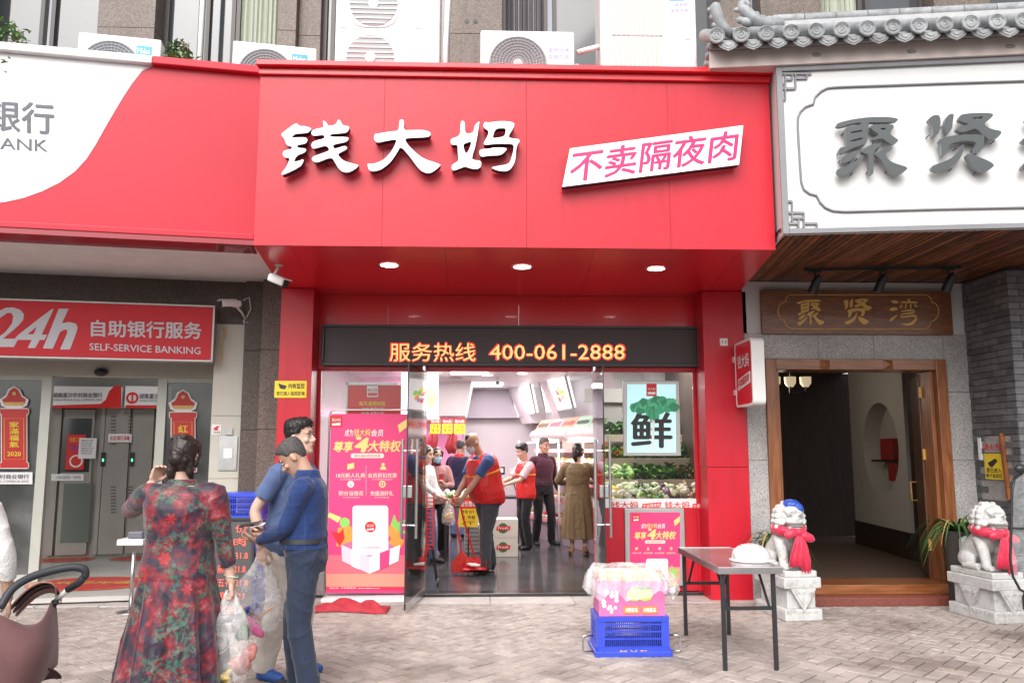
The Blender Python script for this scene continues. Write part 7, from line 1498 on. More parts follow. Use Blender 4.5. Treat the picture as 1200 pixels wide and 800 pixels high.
def tall_ac(x0, x1, sx, label, kind):
    w = -.5; u0 = FA.px(x0,60,w)[0]; u1 = FA.px(x1,60,w)[0]; z0 = ROOFZ; z1 = z0+1.45; t = thing('tall_air_conditioner', tuple(FA.P((u0+u1)/2,z0,w)), label, 'air conditioner', 'air conditioners above the signs')
    g = G(); g.pbox(FA, u0, z0+.04, u1, z1, w-.38, w); g.build('casing', WPLAS, t, bevel=.02); g = G(); g.pbox(FA, u0+.03, z0, u1-.03, z0+.04, w-.36, w-.02); g.build('foot', GRL, t)
    zs_ = [z0+.47+.0, z0+1.05]
    if kind == 'round':
        for y_ in (68, 5):
            c = FA.px(434 if y_ == 68 else 438, y_, w); r = .232; q = Pl((0,0,0)); q.O = FA.P(c[0], c[1], w+.002); g = G(); g.prism([rrect(-r-.012,-r-.012,r+.012,r+.012,.16,6)], q, 0, .006); g.build('fan_plate', mat('plate_white',(.60,.60,.60),.4), t)
            g = G(); g.prism([circ(0,0,r,32)], q, .006, .010); g.build('fan_opening', mat('fan_opening_grey',(.32,.33,.34),.5), t)
            g = G()
            for k in range(9): v = -r*.88+k*r*.22; hw = math.sqrt(max(.001,r*r-v*v)); g.pbox(q,-hw,v-.006,hw,v+.006,.011,.018)
            g.tube([q.P(0,0,.012), q.P(0,0,.02)], .05, 16); g.build('fan_grille', WPLAS, t)
        for a, b in ((370,394),(700,716)): pass
        c = FA.px(402, 32, w); g = G(); g.pbox(FA, c[0]-.03,c[1]-.008,c[0]+.03,c[1]+.008,w,w+.003); g.build('vent_slot', GRL, t); c = FA.px(490, 33, w); g = G(); g.pbox(FA, c[0]-.03,c[1]-.008,c[0]+.03,c[1]+.008,w,w+.003); g.build('vent_slot', GRL, t)
    else:
        for (ya, yb) in ((-30,42),(48,90)):
            a = FA.px(717, yb, w); b = FA.px(775, ya, w); g = G(); g.pbox(FA, a[0],a[1],b[0],b[1],w,w+.006); g.build('grille_plate', mat('grille_beige',(.50,.50,.46),.5), t)
            g = G(); n = 11
            for k in range(n): u = a[0]+(b[0]-a[0])*(k+.5)/n; g.pbox(FA, u-.006,a[1]+.01,u+.006,b[1]-.01,w+.006,w+.014)
            g.build('grille_bars', WPLAS, t)
        o = FA.px(787,4,w); text('一级能效', FA, [(786,3),(806,3),(806,8),(786,8)], mat('violet_print',(.25,.22,.6),.5), t, w=w+.004); flat(FA, (784,-6,802,1), w+.003, mat('logo_blue',(.05,.38,.62)), t, 'logo_plate'); text('变频空调', FA, [(786,10),(806,10),(806,14.5),(786,14.5)], mat('violet_print',(.25,.22,.6)), t, w=w+.004)
        c = FA.px(806, 46, w); g = G(); g.pbox(FA, c[0]-.03,c[1]-.008,c[0]+.03,c[1]+.008,w,w+.003); g.build('vent_slot', GRL, t)
    return t
tall_ac(392, 515, 0, 'tall white air conditioner with two stacked round fans', 'round'); tall_ac(704, 817, 0, 'tall white air conditioner with vertical barred grilles', 'bar')
g = G(); c = FA.px(522,40,-.6); g.tube([FA.P(c[0],ROOFZ,-.6),FA.P(c[0],ROOFZ+.5,-.6),FA.P(c[0]+.02,ROOFZ+1.2,-.65)], .03, 8); tag(g.build('refrigerant_pipe', WPLAS, smooth=True), 'white insulated pipe rising beside the tall round-fan air conditioner', 'pipe')
a = FA.px(676,62,-.6); b = FA.px(702,55,-.6); g = G(); g.tube([FA.P(a[0],a[1],-.6),FA.P(b[0],b[1],-.6)], .03, 8); tag(g.build('refrigerant_pipe', WPLAS, smooth=True), 'white pipe linking the middle air conditioner to the barred one', 'pipe')
LEAFM = mat('leaf_green', (.06,.13,.03), .5, var=.4, vs=30, rnd=.1); LEAF2 = mat('leaf_light_green', (.13,.24,.06), .5, var=.3, vs=30)
def shrub(pl, px0, px1, pyt, w, lb):
    a = pl.px(px0, pyt, w); b = pl.px(px1, pyt, w); c = pl.P((a[0]+b[0])/2, a[1], w); r = (b[0]-a[0])/2; t = thing('shrub', (c.x,c.y,ROOFZ+.3), lb, 'plant'); rr = random.Random(int(px1)); z0 = c.z-.75
    g = G(); g.lathe([(.001,0),(.14,0),(.18,.28),(.16,.28),(.15,.24),(.001,.24)], (c.x,c.y,z0-.15), 18); g.build('pot', mat('pot_brown',(.16,.07,.04),.6), t, smooth=True, ang=40)
    for i in range(7):
        g = G(); a_ = rr.uniform(0,6.28); e_ = V((c.x+r*.8*math.cos(a_)*rr.random(), c.y+.2*math.sin(a_), c.z-rr.uniform(.03,.25))); g.tube([V((c.x,c.y,z0)), V(((c.x+e_.x)/2,c.y,(z0+e_.z)/2)), e_], [.014,.010,.005], 5); g.build('stem', DW, t)
    for m_, nm in ((LEAFM,0),(LEAF2,1)):
        g = G()
        for _ in range(260):
            th = rr.uniform(0,6.28); q = rr.random()**.5; p = V((c.x+r*q*math.cos(th), c.y+.22*q*math.sin(th), c.z-.02-rr.random()*.5-.12*q)); M = Matrix.Rotation(rr.uniform(0,6.28),3,'Z')@Matrix.Rotation(rr.uniform(-1.2,.5),3,'Y'); l = rr.uniform(.05,.09)
            g.add([p+M@V(v_) for v_ in ((0,0,0),(l*.5,l*.22,.006),(l,0,-.01),(l*.5,-l*.22,.006))], [(0,1,2),(0,2,3)])
        o = g.build('leaves', m_, t); o['kind'] = 'stuff'
shrub(BF, -30, 38, 18, -.2, 'bushy green potted shrub at the top left above the bank sign'); shrub(BF, 198, 228, 44, -.3, 'smaller green shrub beside the first air conditioner')
# ================================================================ SECURITY CAMERAS, WALL THINGS
def bullet(p, d, mount, lb, dark=False):
    p = V(p); d = V(d).normalized(); t = thing('security_camera', tuple(p), lb, 'camera'); g = G(); g.bar(p-d*.10, p+d*.12, .085, .075); g.build('housing', WPLAS, t, bevel=.018)
    g = G(); g.bar(p-d*.04+V((0,0,.043)), p+d*.16+V((0,0,.043)), .10, .01); g.build('sun_shield', WPLAS, t, bevel=.003); g = G(); g.bar(p+d*.121, p+d*.128, .07, .06); g.build('lens_window', BLACK, t, bevel=.002); g = G(); g.bar(p-d*.0+V((0,0,-.042)), p+d*.10+V((0,0,-.042)), .06, .015); g.build('dark_belly', DARK, t)
    m_ = V(mount); g = G(); g.tube([p-d*.05+V((0,0,.03 if m_.z > p.z else -.03)), p.lerp(m_,.5)-d*.03, m_], .014, 8); g.tube([m_, m_+(m_-p).normalized()*.02], .04, 14); g.build('bracket', WPLAS, t, smooth=True); return t
p = atY(325,328,7.95); bullet(p, (.75,-.45,-.35), (atY(327,298,7.95).x,7.95,ZS), 'white bullet camera hanging under the left corner of red soffit')
p = BW.P(*BW.px(272,356,.35),.35); bullet(p, (-.85,-.5,-.1), BW.P(*BW.px(288,375,.1),.08), 'white bullet camera pointing left beside the 24h sign')
g = G(); c = [BW.P(*BW.px(x,y,.12),.12) for x,y in ((285,352),(292,348),(294,362),(289,372))]; g.tube(c, .008, 6); tag(g.build('camera_cable', WPLAS, smooth=True), 'loop of white cable beside the 24h sign camera', 'cable')
g = G(); c = [BW.P(*BW.px(x,y,.05),.05) for x,y in ((262,383),(264,392),(259,400),(260,415),(258,425))]; g.tube(c, .006, 6); tag(g.build('yellow_wire', YEL, smooth=True), 'thin yellow wire hanging on the beige panel right of 24h sign', 'wire')
cp = tag(wbox(BW, (257,511,277,551), .012, .03, STEEL, 'call_panel'), 'brushed steel call panel on the beige bank wall', 'panel'); wbox(BW, (262,525,272,537), .03, .04, WHT, 'button', cp)
for x, y in ((259,513.5),(275,513.5),(259,548.5),(275,548.5)): g = G(); c = BW.px(x,y,.03); g.cyl(BW.P(*c,.03), BW.P(*c,.034), .008, n=8); g.build('screw', ALU, cp)
n_ = tag(wbox(BW, (248.5,497,259,509), .012, .018, WHT, 'wall_notice'), 'small white notice with red bird mark above steel call panel', 'notice'); g = G(); shape(g, BW, [[(250,502),(254,499),(258,499),(255,501.5),(256,504),(251,504)]], .018,.021); g.build('red_mark', REDT, n_); text('禁止吸烟', BW, (250,505,258,507.5), BLKT, n_, w=.021)
n_ = tag(wbox(BW, (264,501,272.5,509.5), .012, .03, ALU, 'wall_socket'), 'small grey square plate beside white notice on bank wall', 'socket')
# couplet scrolls on the bank glass
def couplet(pl, x0, x1, yt, yb, chars, lb, year=None):
    t = thing('couplet_scroll', tuple(pl.P(*pl.px((x0+x1)/2,yb),.02)), lb, 'banner'); f = lambda c, w, m, nm: flat(pl, c, w, m, t, nm, .002)
    g = G(); xm = (x0+x1)/2; shape(g, pl, [rrect(x0-3,yt-2,x1+3,yt+6,2,3)[::-1]], .004,.006); shape(g, pl, [rrect(x0-3,yb-6,x1+3,yb+2,2,3)[::-1]], .004,.006); shape(g, pl, [[(x0-1,yt+6),(x0-1,yb-6),(x1+1,yb-6),(x1+1,yt+6)]], .002,.0045); g.build('white_edge', WHT, t)
    f((x0,yt+5,x1,yb-5), .008, mat('scroll_red',(.55,.015,.012),.4), 'scroll'); f((x0-2,yt-1,x1+2,yt+5), .010, MC['scroll_red'], 'scroll_roll'); f((x0-2,yb-5,x1+2,yb+1), .010, MC['scroll_red'], 'scroll_roll')
    g = G(); 
    for q in (((x0+3,yt+10),(x0+3,yb-9)),((x1-3,yt+10),(x1-3,yb-9)),((x0+3,yt+10),(x1-3,yt+10)),((x0+3,yb-9),(x1-3,yb-9))): g.bar(pl.P(*pl.px(*q[0],.011),.011), pl.P(*pl.px(*q[1],.011),.011), .006, .002)
    g.build('gold_line', GOLD, t)
    n = len(chars); y0, y1 = yt+14, (yb-22 if year else yb-13); st_ = (y1-y0)/n
    for i, c in enumerate(chars): text(c, pl, (xm-5.5,y0+i*st_,xm+5.5,y0+i*st_+st_*.86), YEL, t, w=.012, bold=.03)
    if year: text(year, pl, (xm-8,yb-18,xm+8,yb-13), YEL, t, w=.012, bold=.04)
    # plain gold-edged red cap shape above (the printed figure is left out)
    g = G(); shape(g, pl, [[(xm-17,yt-12),(xm-10,yt-17),(xm-7,yt-24),(xm,yt-28),(xm+7,yt-24),(xm+10,yt-17),(xm+17,yt-12),(xm+15,yt-5),(xm+9,yt-2),(xm-9,yt-2),(xm-15,yt-5)][::-1]], .004,.006); g.build('white_edge', WHT, t)
    g = G(); shape(g, pl, [[(xm-14,yt-12),(xm-9,yt-15),(xm-5,yt-23),(xm,yt-26),(xm+5,yt-23),(xm+9,yt-15),(xm+14,yt-12),(xm+12,yt-7),(xm-12,yt-7)][::-1]], .008,.010); g.build('red_cap', MC['scroll_red'], t)
    g = G(); shape(g, pl, [circ(xm,yt-19,2.2,14)[::-1]], .011,.012); shape(g, pl, [[(xm-12,yt-9),(xm+12,yt-9),(xm+11,yt-5),(xm-11,yt-5)][::-1]], .0105,.0115); g.build('gold_trim', GOLD, t)
couplet(BD, 2, 31, 480, 547, '家滿福氣', 'red and gold couplet scroll on the left bank window', '2020'); couplet(BD, 201, 228, 484, 551, '紅火大吉', 'red and gold couplet scroll on the right bank window')
n_ = tag(flat(BD, (-40,553,38,567), .006, WHT, None, 'glass_sticker', .003), 'white sticker with bank name under the left red scroll', 'sticker'); text('湖南星沙农村商业银行', BD, (-36,555.5,34,561), GRYT, n_, w=.010, bold=.02); text('HUNAN XINGSHA RURAL COMMERCIAL BANK', BD, (-36,562.5,34,565), GRYT, n_, w=.010)
# ================================================================ STREET THINGS
BLUP = mat('blue_crate_plastic', (.035,.07,.55), .35, var=.08, vs=8)
def crate(cx, cy, z0, w, d, h, lb, label_text=True, flip=True):
    t = thing('blue_crate', (cx,cy,z0), lb, 'crate'); y0, y1 = cy-d/2, cy+d/2; tp_ = .025
    def wall(pl, W):                          # slotted wall: plane origin at its lower middle
        g = G(); b = W/2
        g.pbox(pl,-b,0,b,.065,-.02,.012); g.pbox(pl,-b,h-.035,b,h,-.02,.004)
        g.pbox(pl,-b,.065,-b+.06,h-.035,-.02,.0); g.pbox(pl,b-.06,.065,b,h-.035,-.02,.0)
        rws = [(.065,.075),(.128,.138),(.182,.192),(.236,.246)]
        for a, c in rws: g.pbox(pl,-b+.06,a,b-.06,c,-.012,-.001)
        n = int((W-.12)/.0165)
        for k in range(n+1): u = -b+.06+(W-.12)*k/n; g.pbox(pl,u-.0032,.075,u+.0032,h-.035,-.011,-.002)
        return g.build('slotted_wall', BLUP, t)
    F = Pl((cx,y0,z0)); wall(F, w); 
    Bk = Pl((cx,y1,z0),180); wall(Bk, w); 
    for sx in (-1,1):
        P_ = Pl((cx+sx*w/2,cy,z0), 90 if sx > 0 else -90); wall(P_, d-.04)
    g = G(); g.box((cx-w/2+.005,y0+.005,z0+h-.02),(cx+w/2-.005,y1-.005,z0+h-.002)); g.build('base', BLUP, t)
    g = G(); 
    for q in ((cx-w/2-.02,y0-.02,cx+w/2+.02,y0),(cx-w/2-.02,y1,cx+w/2+.02,y1+.02),(cx-w/2-.02,y0,cx-w/2,y1),(cx+w/2,y0,cx+w/2+.02,y1)): g.box((q[0],q[1],z0),(q[2],q[3],z0+.04))
    g.build('rim', BLUP, t, bevel=.004)
    for sx in (-1,1):
        x = cx+sx*(w/2+.02); g = G(); g.tube([(x,cy-.1,z0+.02),(x+sx*.075,cy-.11,z0+.02),(x+sx*.085,cy-.11,z0+.03),(x+sx*.085,cy-.11,z0+.13),(x+sx*.075,cy-.11,z0+.14),(x,cy-.1,z0+.14)], .006, 8); g.build('wire_handle', STEEL, t, smooth=True)
    if label_text:
        o = text('钱 大 妈', F, [(.11,.018),(-.11,.018),(-.11,.052),(.11,.052)], GOLD, t, w=.0135, bold=.03, uv=True)
    return t
cY = 6.9; c0 = atY(744,770,6.67); crate(c0.x+.0, 6.92, 0, .57, .40, .30, 'blue slatted plastic crate turned over on the pavement under a pink carton')
# pink carton with liner and clear film over it
CX, CYY, CZ = atY(742,700,6.7).x, 6.92, .301
cb = thing('fruit_carton', (CX,CYY,CZ), 'open pink printed fruit carton on the upturned blue crate', 'box'); CPK = mat('carton_pink', (.62,.16,.36), .5, var=.12, vs=6); CF = Pl((CX,CYY-.17,CZ)); hw = .265; ch_ = .27
for q in ((CX-hw,CYY-.17,CX+hw,CYY-.164),(CX-hw,CYY+.164,CX+hw,CYY+.17),(CX-hw,CYY-.1635,CX-hw+.006,CYY+.1635),(CX+hw-.006,CYY-.1635,CX+hw,CYY+.1635)): g = G(); g.box((q[0],q[1],CZ),(q[2],q[3],CZ+ch_)); g.build('side', CPK, cb)
g = G(); g.box((CX-hw,CYY-.16,CZ),(CX+hw,CYY+.16,CZ+.006)); g.build('bottom', CPK, cb)
g = G(); 
def frame_pt(p): return p
for cx_, r_ in ((.02,.060),(.105,.060)): 
    g = G(); g.prism([circ(cx_,.165,r_,22,r_*.85)], CF, .001,.002+cx_*.005); g.build('printed_fruit', mat('print_lime',(.45,.62,.12),.5), cb)
g = G(); g.prism([[(-.0,.205),(.04,.235),(.09,.22),(.12,.235),(.15,.21),(.07,.20)]], CF, .003,.0035); g.build('printed_leaf', mat('print_green',(.06,.25,.04),.5), cb)
g = G(); r_ = random.Random(5)
for k in range(16): x, z = -.18+r_.uniform(-.05,.06), .12+r_.uniform(-.09,.08); g.prism([circ(x,z,r_.uniform(.012,.022),7)], CF, .001,.0015+k*.0002)
g.build('printed_blossom', mat('print_blossom',(.80,.70,.74),.5), cb)
for x0_, x1_ in ((-.07,.055),(.075,.20)):
    g = G(); g.pbox(CF, x0_,.02,x1_,.075,.004,.006); o = g.build('label_strip', mat('print_orange',(.75,.25,.03),.5), cb); text('冰糖蜜瓜', CF, (x0_+.012,.032,x1_-.012,.065), WHT, o, w=.008, bold=.03, uv=True)
STW = mat('straw_liner', (.62,.42,.24), .7, var=.25, vs=9, bump=.3, bs=30); g = G(); g.box((CX-hw+.012,CYY-.155,CZ+.02),(CX+hw-.012,CYY+.155,CZ+ch_+.06)); g.build('straw_liner', STW, cb, bevel=.03)
# plastic sheet draped over the rim
def drape():
    g = G(); n = 72; R = []; r_ = random.Random(9); ph = [r_.uniform(0,6.28) for _ in range(4)]
    for k, (gr, z) in enumerate(((-.03,.075),(.0,.10),(.02,.098),(.04,.06),(.055,.0),(.065,-.06),(.08,-.115))):
        ring_ = []
        for j in range(n):
            th = 2*PI*j/n; cx_, sy_ = math.cos(th), math.sin(th); m_ = max(abs(cx_),abs(sy_))**.6; fx = hw*cx_/m_; fy = .17*sy_/m_
            wob = (math.sin(7*th+ph[0])+math.sin(13*th+ph[1])*.6+math.sin(23*th+ph[2])*.4)*.5; o_ = gr+wob*.012*min(k,4)+(.05 if cx_ > .5 and k > 3 else 0)
            ring_.append(V((CX+fx+cx_*o_, CYY+fy+sy_*o_, CZ+ch_+z+wob*.010*k*(1 if k > 3 else .5))))
        R.append(ring_)
    g.loft(R, cap=False); g.add(R[0], [tuple(range(n))]); return g
tag(drape().build('plastic_sheet', film('sheet_film', (.96,.95,.95), .30), smooth=True), 'clear crumpled plastic sheet draped over the open pink carton', 'plastic sheet')
# folding table
tA = atZ(852,787); tB = atZ(910,787); tC = atZ(821,745); x0t, x1t = tA.x, tB.x+.02; y0t, y1t = 6.28, 7.46; xs_ = tC.x-tA.x
ft_ = thing('folding_table', ((x0t+x1t)/2,(y0t+y1t)/2,0), 'narrow folding table with steel top and black legs on the pavement', 'table'); TT = mat('table_top_steel', (.36,.33,.33), .22, metal=.6, var=.25, vs=6)
g = G(); g.box((x0t-.03,y0t-.04,.715),(x1t+.05,y1t+.05,.74)); g.build('table_top', TT, ft_, bevel=.004); g = G()
for q in ((x0t-.04,y0t-.05,x1t+.06,y0t-.041),(x0t-.04,y1t+.051,x1t+.06,y1t+.06),(x0t-.04,y0t-.0405,x0t-.031,y1t+.0505),(x1t+.051,y0t-.0405,x1t+.06,y1t+.0505)): g.box((q[0],q[1],.695),(q[2],q[3],.745))
g.build('top_edge', STEEL, ft_, bevel=.003)
for x in (x0t,x1t):
    for y in (y0t,y1t): 
        g = G(); g.box((x-.015,y-.015,.012),(x+.015,y+.015,.714)); lg = g.build('leg', BLACK, ft_, bevel=.003); g = G(); g.cyl((x,y,0),(x,y,.014),.018,n=10); g.build('foot_pad', DARK, lg)
for y in (y0t,y1t): g = G(); g.box((x0t+.016,y-.012,.43),(x1t-.016,y+.012,.455)); g.build('crossbar', BLACK, ft_)
for x in (x0t+.03,x1t-.03):
    for y, s_ in ((y0t,1),(y1t,-1)): g = G(); g.bar((x,y+s_*.02,.45),(x,y+s_*.26,.70),.014,.02); g.build('folding_brace', BLACK, ft_)
dc = atZ(880,664,.745); dc.y = 6.62; dc.x = atY(880,655,6.62).x
g = G(); prof = [(.17,0),(.17,.006),(.15,.01),(.148,.03)]+[(.148*math.cos(a_*PI/2/9),.03+.10*math.sin(a_*PI/2/9)) for a_ in range(1,9)]+[(.001,.13)]; g.lathe(prof, (dc.x,dc.y,.746), 32); mt_ = film('lid_film', (.9,.92,.93), .62); dl_ = tag(g.build('dome_lid', mt_, smooth=True, ang=50), 'translucent white plastic dome lid lying on the folding table', 'lid')
# ---- lions
def slab_carve(g, p, s_): pass
def lion(x, y, rot, label, sc=1.):
    base = V((x,y,0)); LM = Matrix.Translation(base)@Matrix.Rotation(rad(7),4,'Z')@Matrix.Translation(-base); LB_ = Matrix.Translation(base)@Matrix.Rotation(rad(7),4,'Z')@Matrix.Diagonal((1.1,1.08,1,1))@Matrix.Translation(-base)
    def fin(g, M=None): g.v = [(M or LM)@p for p in g.v]; return g
    t = thing('stone_lion', tuple(base), label, 'statue', 'pair of stone lions by the door'); W, D = .19, .32
    def bx_(a, b, nm, bv=.006): g = G(); g.box(base+V(a), base+V(b)); return fin(g).build(nm, STONE, t, bevel=bv)
    bx_((-W,-D,0),(W,D,.11),'pedestal_base',.01); bx_((-W+.045,-D+.045,.11),(W-.045,D-.045,.30),'pedestal_waist'); bx_((-W,-D,.30),(W,D,.40),'pedestal_top',.01); bx_((-W+.025,-D+.025,.40),(W-.025,D-.025,.46),'pedestal_cap',.012)
    for q, pl in (('f', Pl(base+V((0,-D,0)))), ('s', PlX(base.x-W, base.y))):
        h_ = .13 if q == 'f' else .14; g = G(); g.prism([[(-h_,.302),(h_,.302),(0,.09)][::-1]], pl, -.06, .008); g.prism([[(-h_*.72,.29),(h_*.72,.29),(0,.135)][::-1]], pl, .008, .014)
        for i in range(3): g.tube([pl.P(-h_*.5+i*h_*.5+.025*math.cos(a_*.6)*(1-a_*.09), .255+.02*math.sin(a_*.6)*(1-a_*.09), .016) for a_ in range(10)], .0045, 5)
        fin(g).build('carved_drape', STONE, t)
        g = G(); b = W if q == 'f' else D
        for i in range(int(b*2/.055)): u = -b+.03+i*.055; g.tube([pl.P(u+.018*math.cos(a_), .075+.015*math.sin(a_), .002) for a_ in (0,.7,1.4,2.1,2.8)], .004, 5)
        fin(g).build('carved_scallops', STONE, t)
    z = .46; B = G(); P = lambda *a: base+V((a[0],a[1],z+a[2]))
    # seated body facing -Y
    B.tube([P(0,.16,.06),P(0,.11,.14),P(0,.0,.25),P(0,-.05,.33),P(0,-.07,.40)], [.12,.135,.125,.115,.10], 18); B.ell(P(0,.13,.10), (.135,.13,.12), 16, 10)
    for s_ in (-1,1):
        B.ell(P(s_*.105,.09,.09), (.055,.11,.085), 14, 8); B.tube([P(s_*.12,.10,.03),P(s_*.125,-.04,.03),P(s_*.12,-.08,.03)], [.04,.035,.035], 10)
        B.tube([P(s_*.075,-.04,.30),P(s_*.09,-.10,.20),P(s_*.085,-.12,.10),P(s_*.085,-.13,.03)], [.06,.05,.042,.042], 12); B.ell(P(s_*.085,-.165,.025), (.048,.055,.03), 12, 8)
        for k in (-1,0,1): B.ell(P(s_*.085+k*.026,-.21,.018), (.014,.02,.018), 8, 6)
    hz = .50
    B.ell(P(0,-.09,hz), (.120,.115,.115), 18, 12); B.ell(P(0,-.19,hz-.045), (.085,.055,.035), 14, 8); B.ell(P(0,-.225,hz-.02), (.035,.02,.02), 10, 6); B.ell(P(0,-.18,hz-.105), (.075,.05,.022), 14, 8)
    B.ell(P(0,-.16,hz+.06), (.09,.05,.045), 14, 8)
    for s_ in (-1,1):
        B.ell(P(s_*.045,-.195,hz+.022), (.024,.02,.02), 10, 6); B.ell(P(s_*.05,-.195,hz+.048), (.035,.022,.014), 10, 6, Matrix.Rotation(s_*.4,3,'Y')); B.ell(P(s_*.10,-.14,hz-.06), (.035,.04,.03), 10, 6); B.ell(P(s_*.118,-.06,hz+.03), (.022,.03,.035), 10, 6)
    rr = random.Random(3)
    for row, (zz, rad_, n_) in enumerate(((.085,.085,7),(.05,.112,9),(.0,.125,9),(-.05,.13,9),(-.10,.13,9),(.12,.045,4))):
        for k in range(n_):
            a_ = PI*(-.08+1.16*k/(n_-1)); B.ell(P(rad_*math.cos(a_), -.08+rad_*math.sin(a_), hz+zz), .030, 9, 6)
    for k in range(5): B.ell(P(-.07+k*.035, -.10, hz+.115-abs(k-2)*.012), .026, 9, 6)
    B.tube([P(0,.22,.05),P(0,.27,.14),P(0,.25,.24),P(0,.22,.28)], [.03,.04,.05,.02], 10)
    me = remesh(fin(B,LB_), .0075, 1); link_mesh('lion_body', me, STONE, t)
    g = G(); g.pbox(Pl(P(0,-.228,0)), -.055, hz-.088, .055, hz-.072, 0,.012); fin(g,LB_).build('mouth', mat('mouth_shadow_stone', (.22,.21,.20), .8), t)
    g = G()
    for s_ in (-1,1): g.ell(P(s_*.045,-.212,hz+.022), (.008,.006,.007), 8, 6)
    fin(g,LB_).build('pupils', mat('mouth_shadow_stone',(.2,.2,.2)), t)
    # red scarf
    sf_ = thing('red_scarf', tuple(P(0,-.1,hz-.16)), {0:'bright red cloth scarf knotted round the neck of left stone lion',1:'bright red cloth scarf knotted round the neck of right stone lion'}[int(rot)], 'scarf', 'red scarves on the lions')
    SC = mat('red_scarf_cloth', (.62,.015,.06), .45, var=.15, vs=14, bump=.5, bs=26, sheen=.3); g = G(); R = []
    for k in range(41):
        a_ = 2*PI*k/40; c = P(.128*math.cos(a_), -.075+.125*math.sin(a_), hz-.125-.02*math.sin(a_)*-1); o_ = V((math.cos(a_),math.sin(a_),0)); wv = .006*math.sin(a_*9)
        R.append([c+o_*(.012+wv)+V((0,0,.05)), c+o_*(.03-wv)+V((0,0,.015)), c+o_*(.026+wv)+V((0,0,-.02)), c+o_*.008+V((0,0,-.05)), c-o_*.03+V((0,0,0))])
    g.loft(R, cap=False); fin(g,LB_).build('neck_band', SC, sf_, smooth=True)
    kx = .02; g = G(); g.ell(P(kx,-.235,hz-.14), (.04,.03,.035), 12, 8); fin(g,LB_).build('knot', SC, sf_, smooth=True)
    def tail(pts, ws, nm):
        T = G(); rr_ = []
        for i, (p, w_) in enumerate(zip(pts, ws)):
            p = P(*p); m = 14; row = []
            for j in range(m+1): u = -1+2*j/m; row.append(p+V((u*w_, -.014*math.cos(u*9+i)*min(1,w_*14)-.010*math.sin(u*17), 0)))
            rr_.append(row+[q+V((0,.012,0)) for q in row[::-1]])
        T.loft(rr_); fin(T,LB_).build(nm, SC, sf_, smooth=True)
    tail([(kx,-.24,hz-.15),(kx-.02,-.265,hz-.24),(kx-.05,-.275,hz-.36),(kx-.06,-.285,hz-.46)], [.02,.05,.07,.085], 'tail'); tail([(kx,-.235,hz-.15),(kx+.02,-.255,hz-.26),(kx+.03,-.268,hz-.40),(kx+.03,-.275,hz-.52)], [.02,.045,.055,.045], 'tail')
    for s_ in (-1,1): T = G(); T.ell(P(kx+s_*.075,-.235,hz-.17-.02*s_), (.075,.035,.045), 16, 10, Matrix.Rotation(s_*.45,3,'Y')); me = remesh(fin(T,LB_), .006, 1, wrinkle(.006, 50, 5+s_)); link_mesh('bow_loop', me, SC, sf_)
    if rot == 0:
        T = G(); T.ell(P(.02,-.10,hz+.115), (.085,.09,.05), 18, 10); T.ell(P(.055,-.17,hz+.07), (.05,.035,.06), 14, 8); me = remesh(fin(T,LB_), .006, 1, wrinkle(.009, 60, 2)); o = link_mesh('blue_plastic_bag', me, mat('blue_bag', (.03,.08,.42), .35, bump=.5, bs=40), None, org=tuple(P(0,-.1,hz+.1))); tag(o, 'crumpled blue plastic bag lying on the left lion head', 'bag')
    return t
lx = atY(936,730,8.05).x; lion(lx, 8.32, 0, 'carved white stone lion with red scarf and a blue bag on its head')
lx2 = atY(1180,735,7.85).x; lion(lx2+.0, 8.12, 1, 'carved white stone lion with red scarf at the right of restaurant door')
# ---- spider plants behind the lions
def spider(x, y, z, n, L, lb, seed):
    t = thing('spider_plant', (x,y,0), lb, 'plant', 'potted spider plants by the door'); rr = random.Random(seed); g = G(); g.lathe([(.001,0),(.11,0),(.15,z-.02),(.16,z),(.14,z),(.13,z-.03),(.001,z-.03)], (x,y,0), 20); g.build('pot', mat('pot_dark', (.05,.045,.04), .6), t, smooth=True, ang=40)
    PLF = [mat('blade_green', (.06,.14,.04), .45, var=.3, vs=20), mat('blade_dry', (.38,.28,.09), .6, var=.3, vs=20)]
    for i in range(n):
        a_ = rr.uniform(0,6.28); l = L*rr.uniform(.6,1.1); up = rr.uniform(.35,.9); d = V((math.cos(a_),math.sin(a_),0)); sd = V((-d.y,d.x,0)); w_ = rr.uniform(.007,.013); pts = []
        for k in range(8): s_ = k/7; pts.append(V((x,y,z-.02))+d*(l*s_*.85)+V((0,0,l*(up*1.5*s_-1.5*s_*s_*(.6+up*.5)))))
        g = G(); vs = []
        for k, p in enumerate(pts): q = w_*(1-(k/7)**2)+.001; vs += [p-sd*q, p+V((0,0,-.004)), p+sd*q]
        g.add(vs, [f for k in range(7) for f in ((3*k,3*k+1,3*k+4,3*k+3),(3*k+1,3*k+2,3*k+5,3*k+4))]); g.build('leaf', PLF[1 if rr.random() < .12 else 0], t, smooth=True)
p = atY(1118,620,8.65); spider(p.x+.02, 8.62, .78, 90, .56, 'leafy spider plant behind the right stone lion by the door frame', 4)
p = atY(902,640,8.75); spider(p.x+.03, 8.70, .66, 44, .56, 'thin straggly spider plant behind the left stone lion', 6)
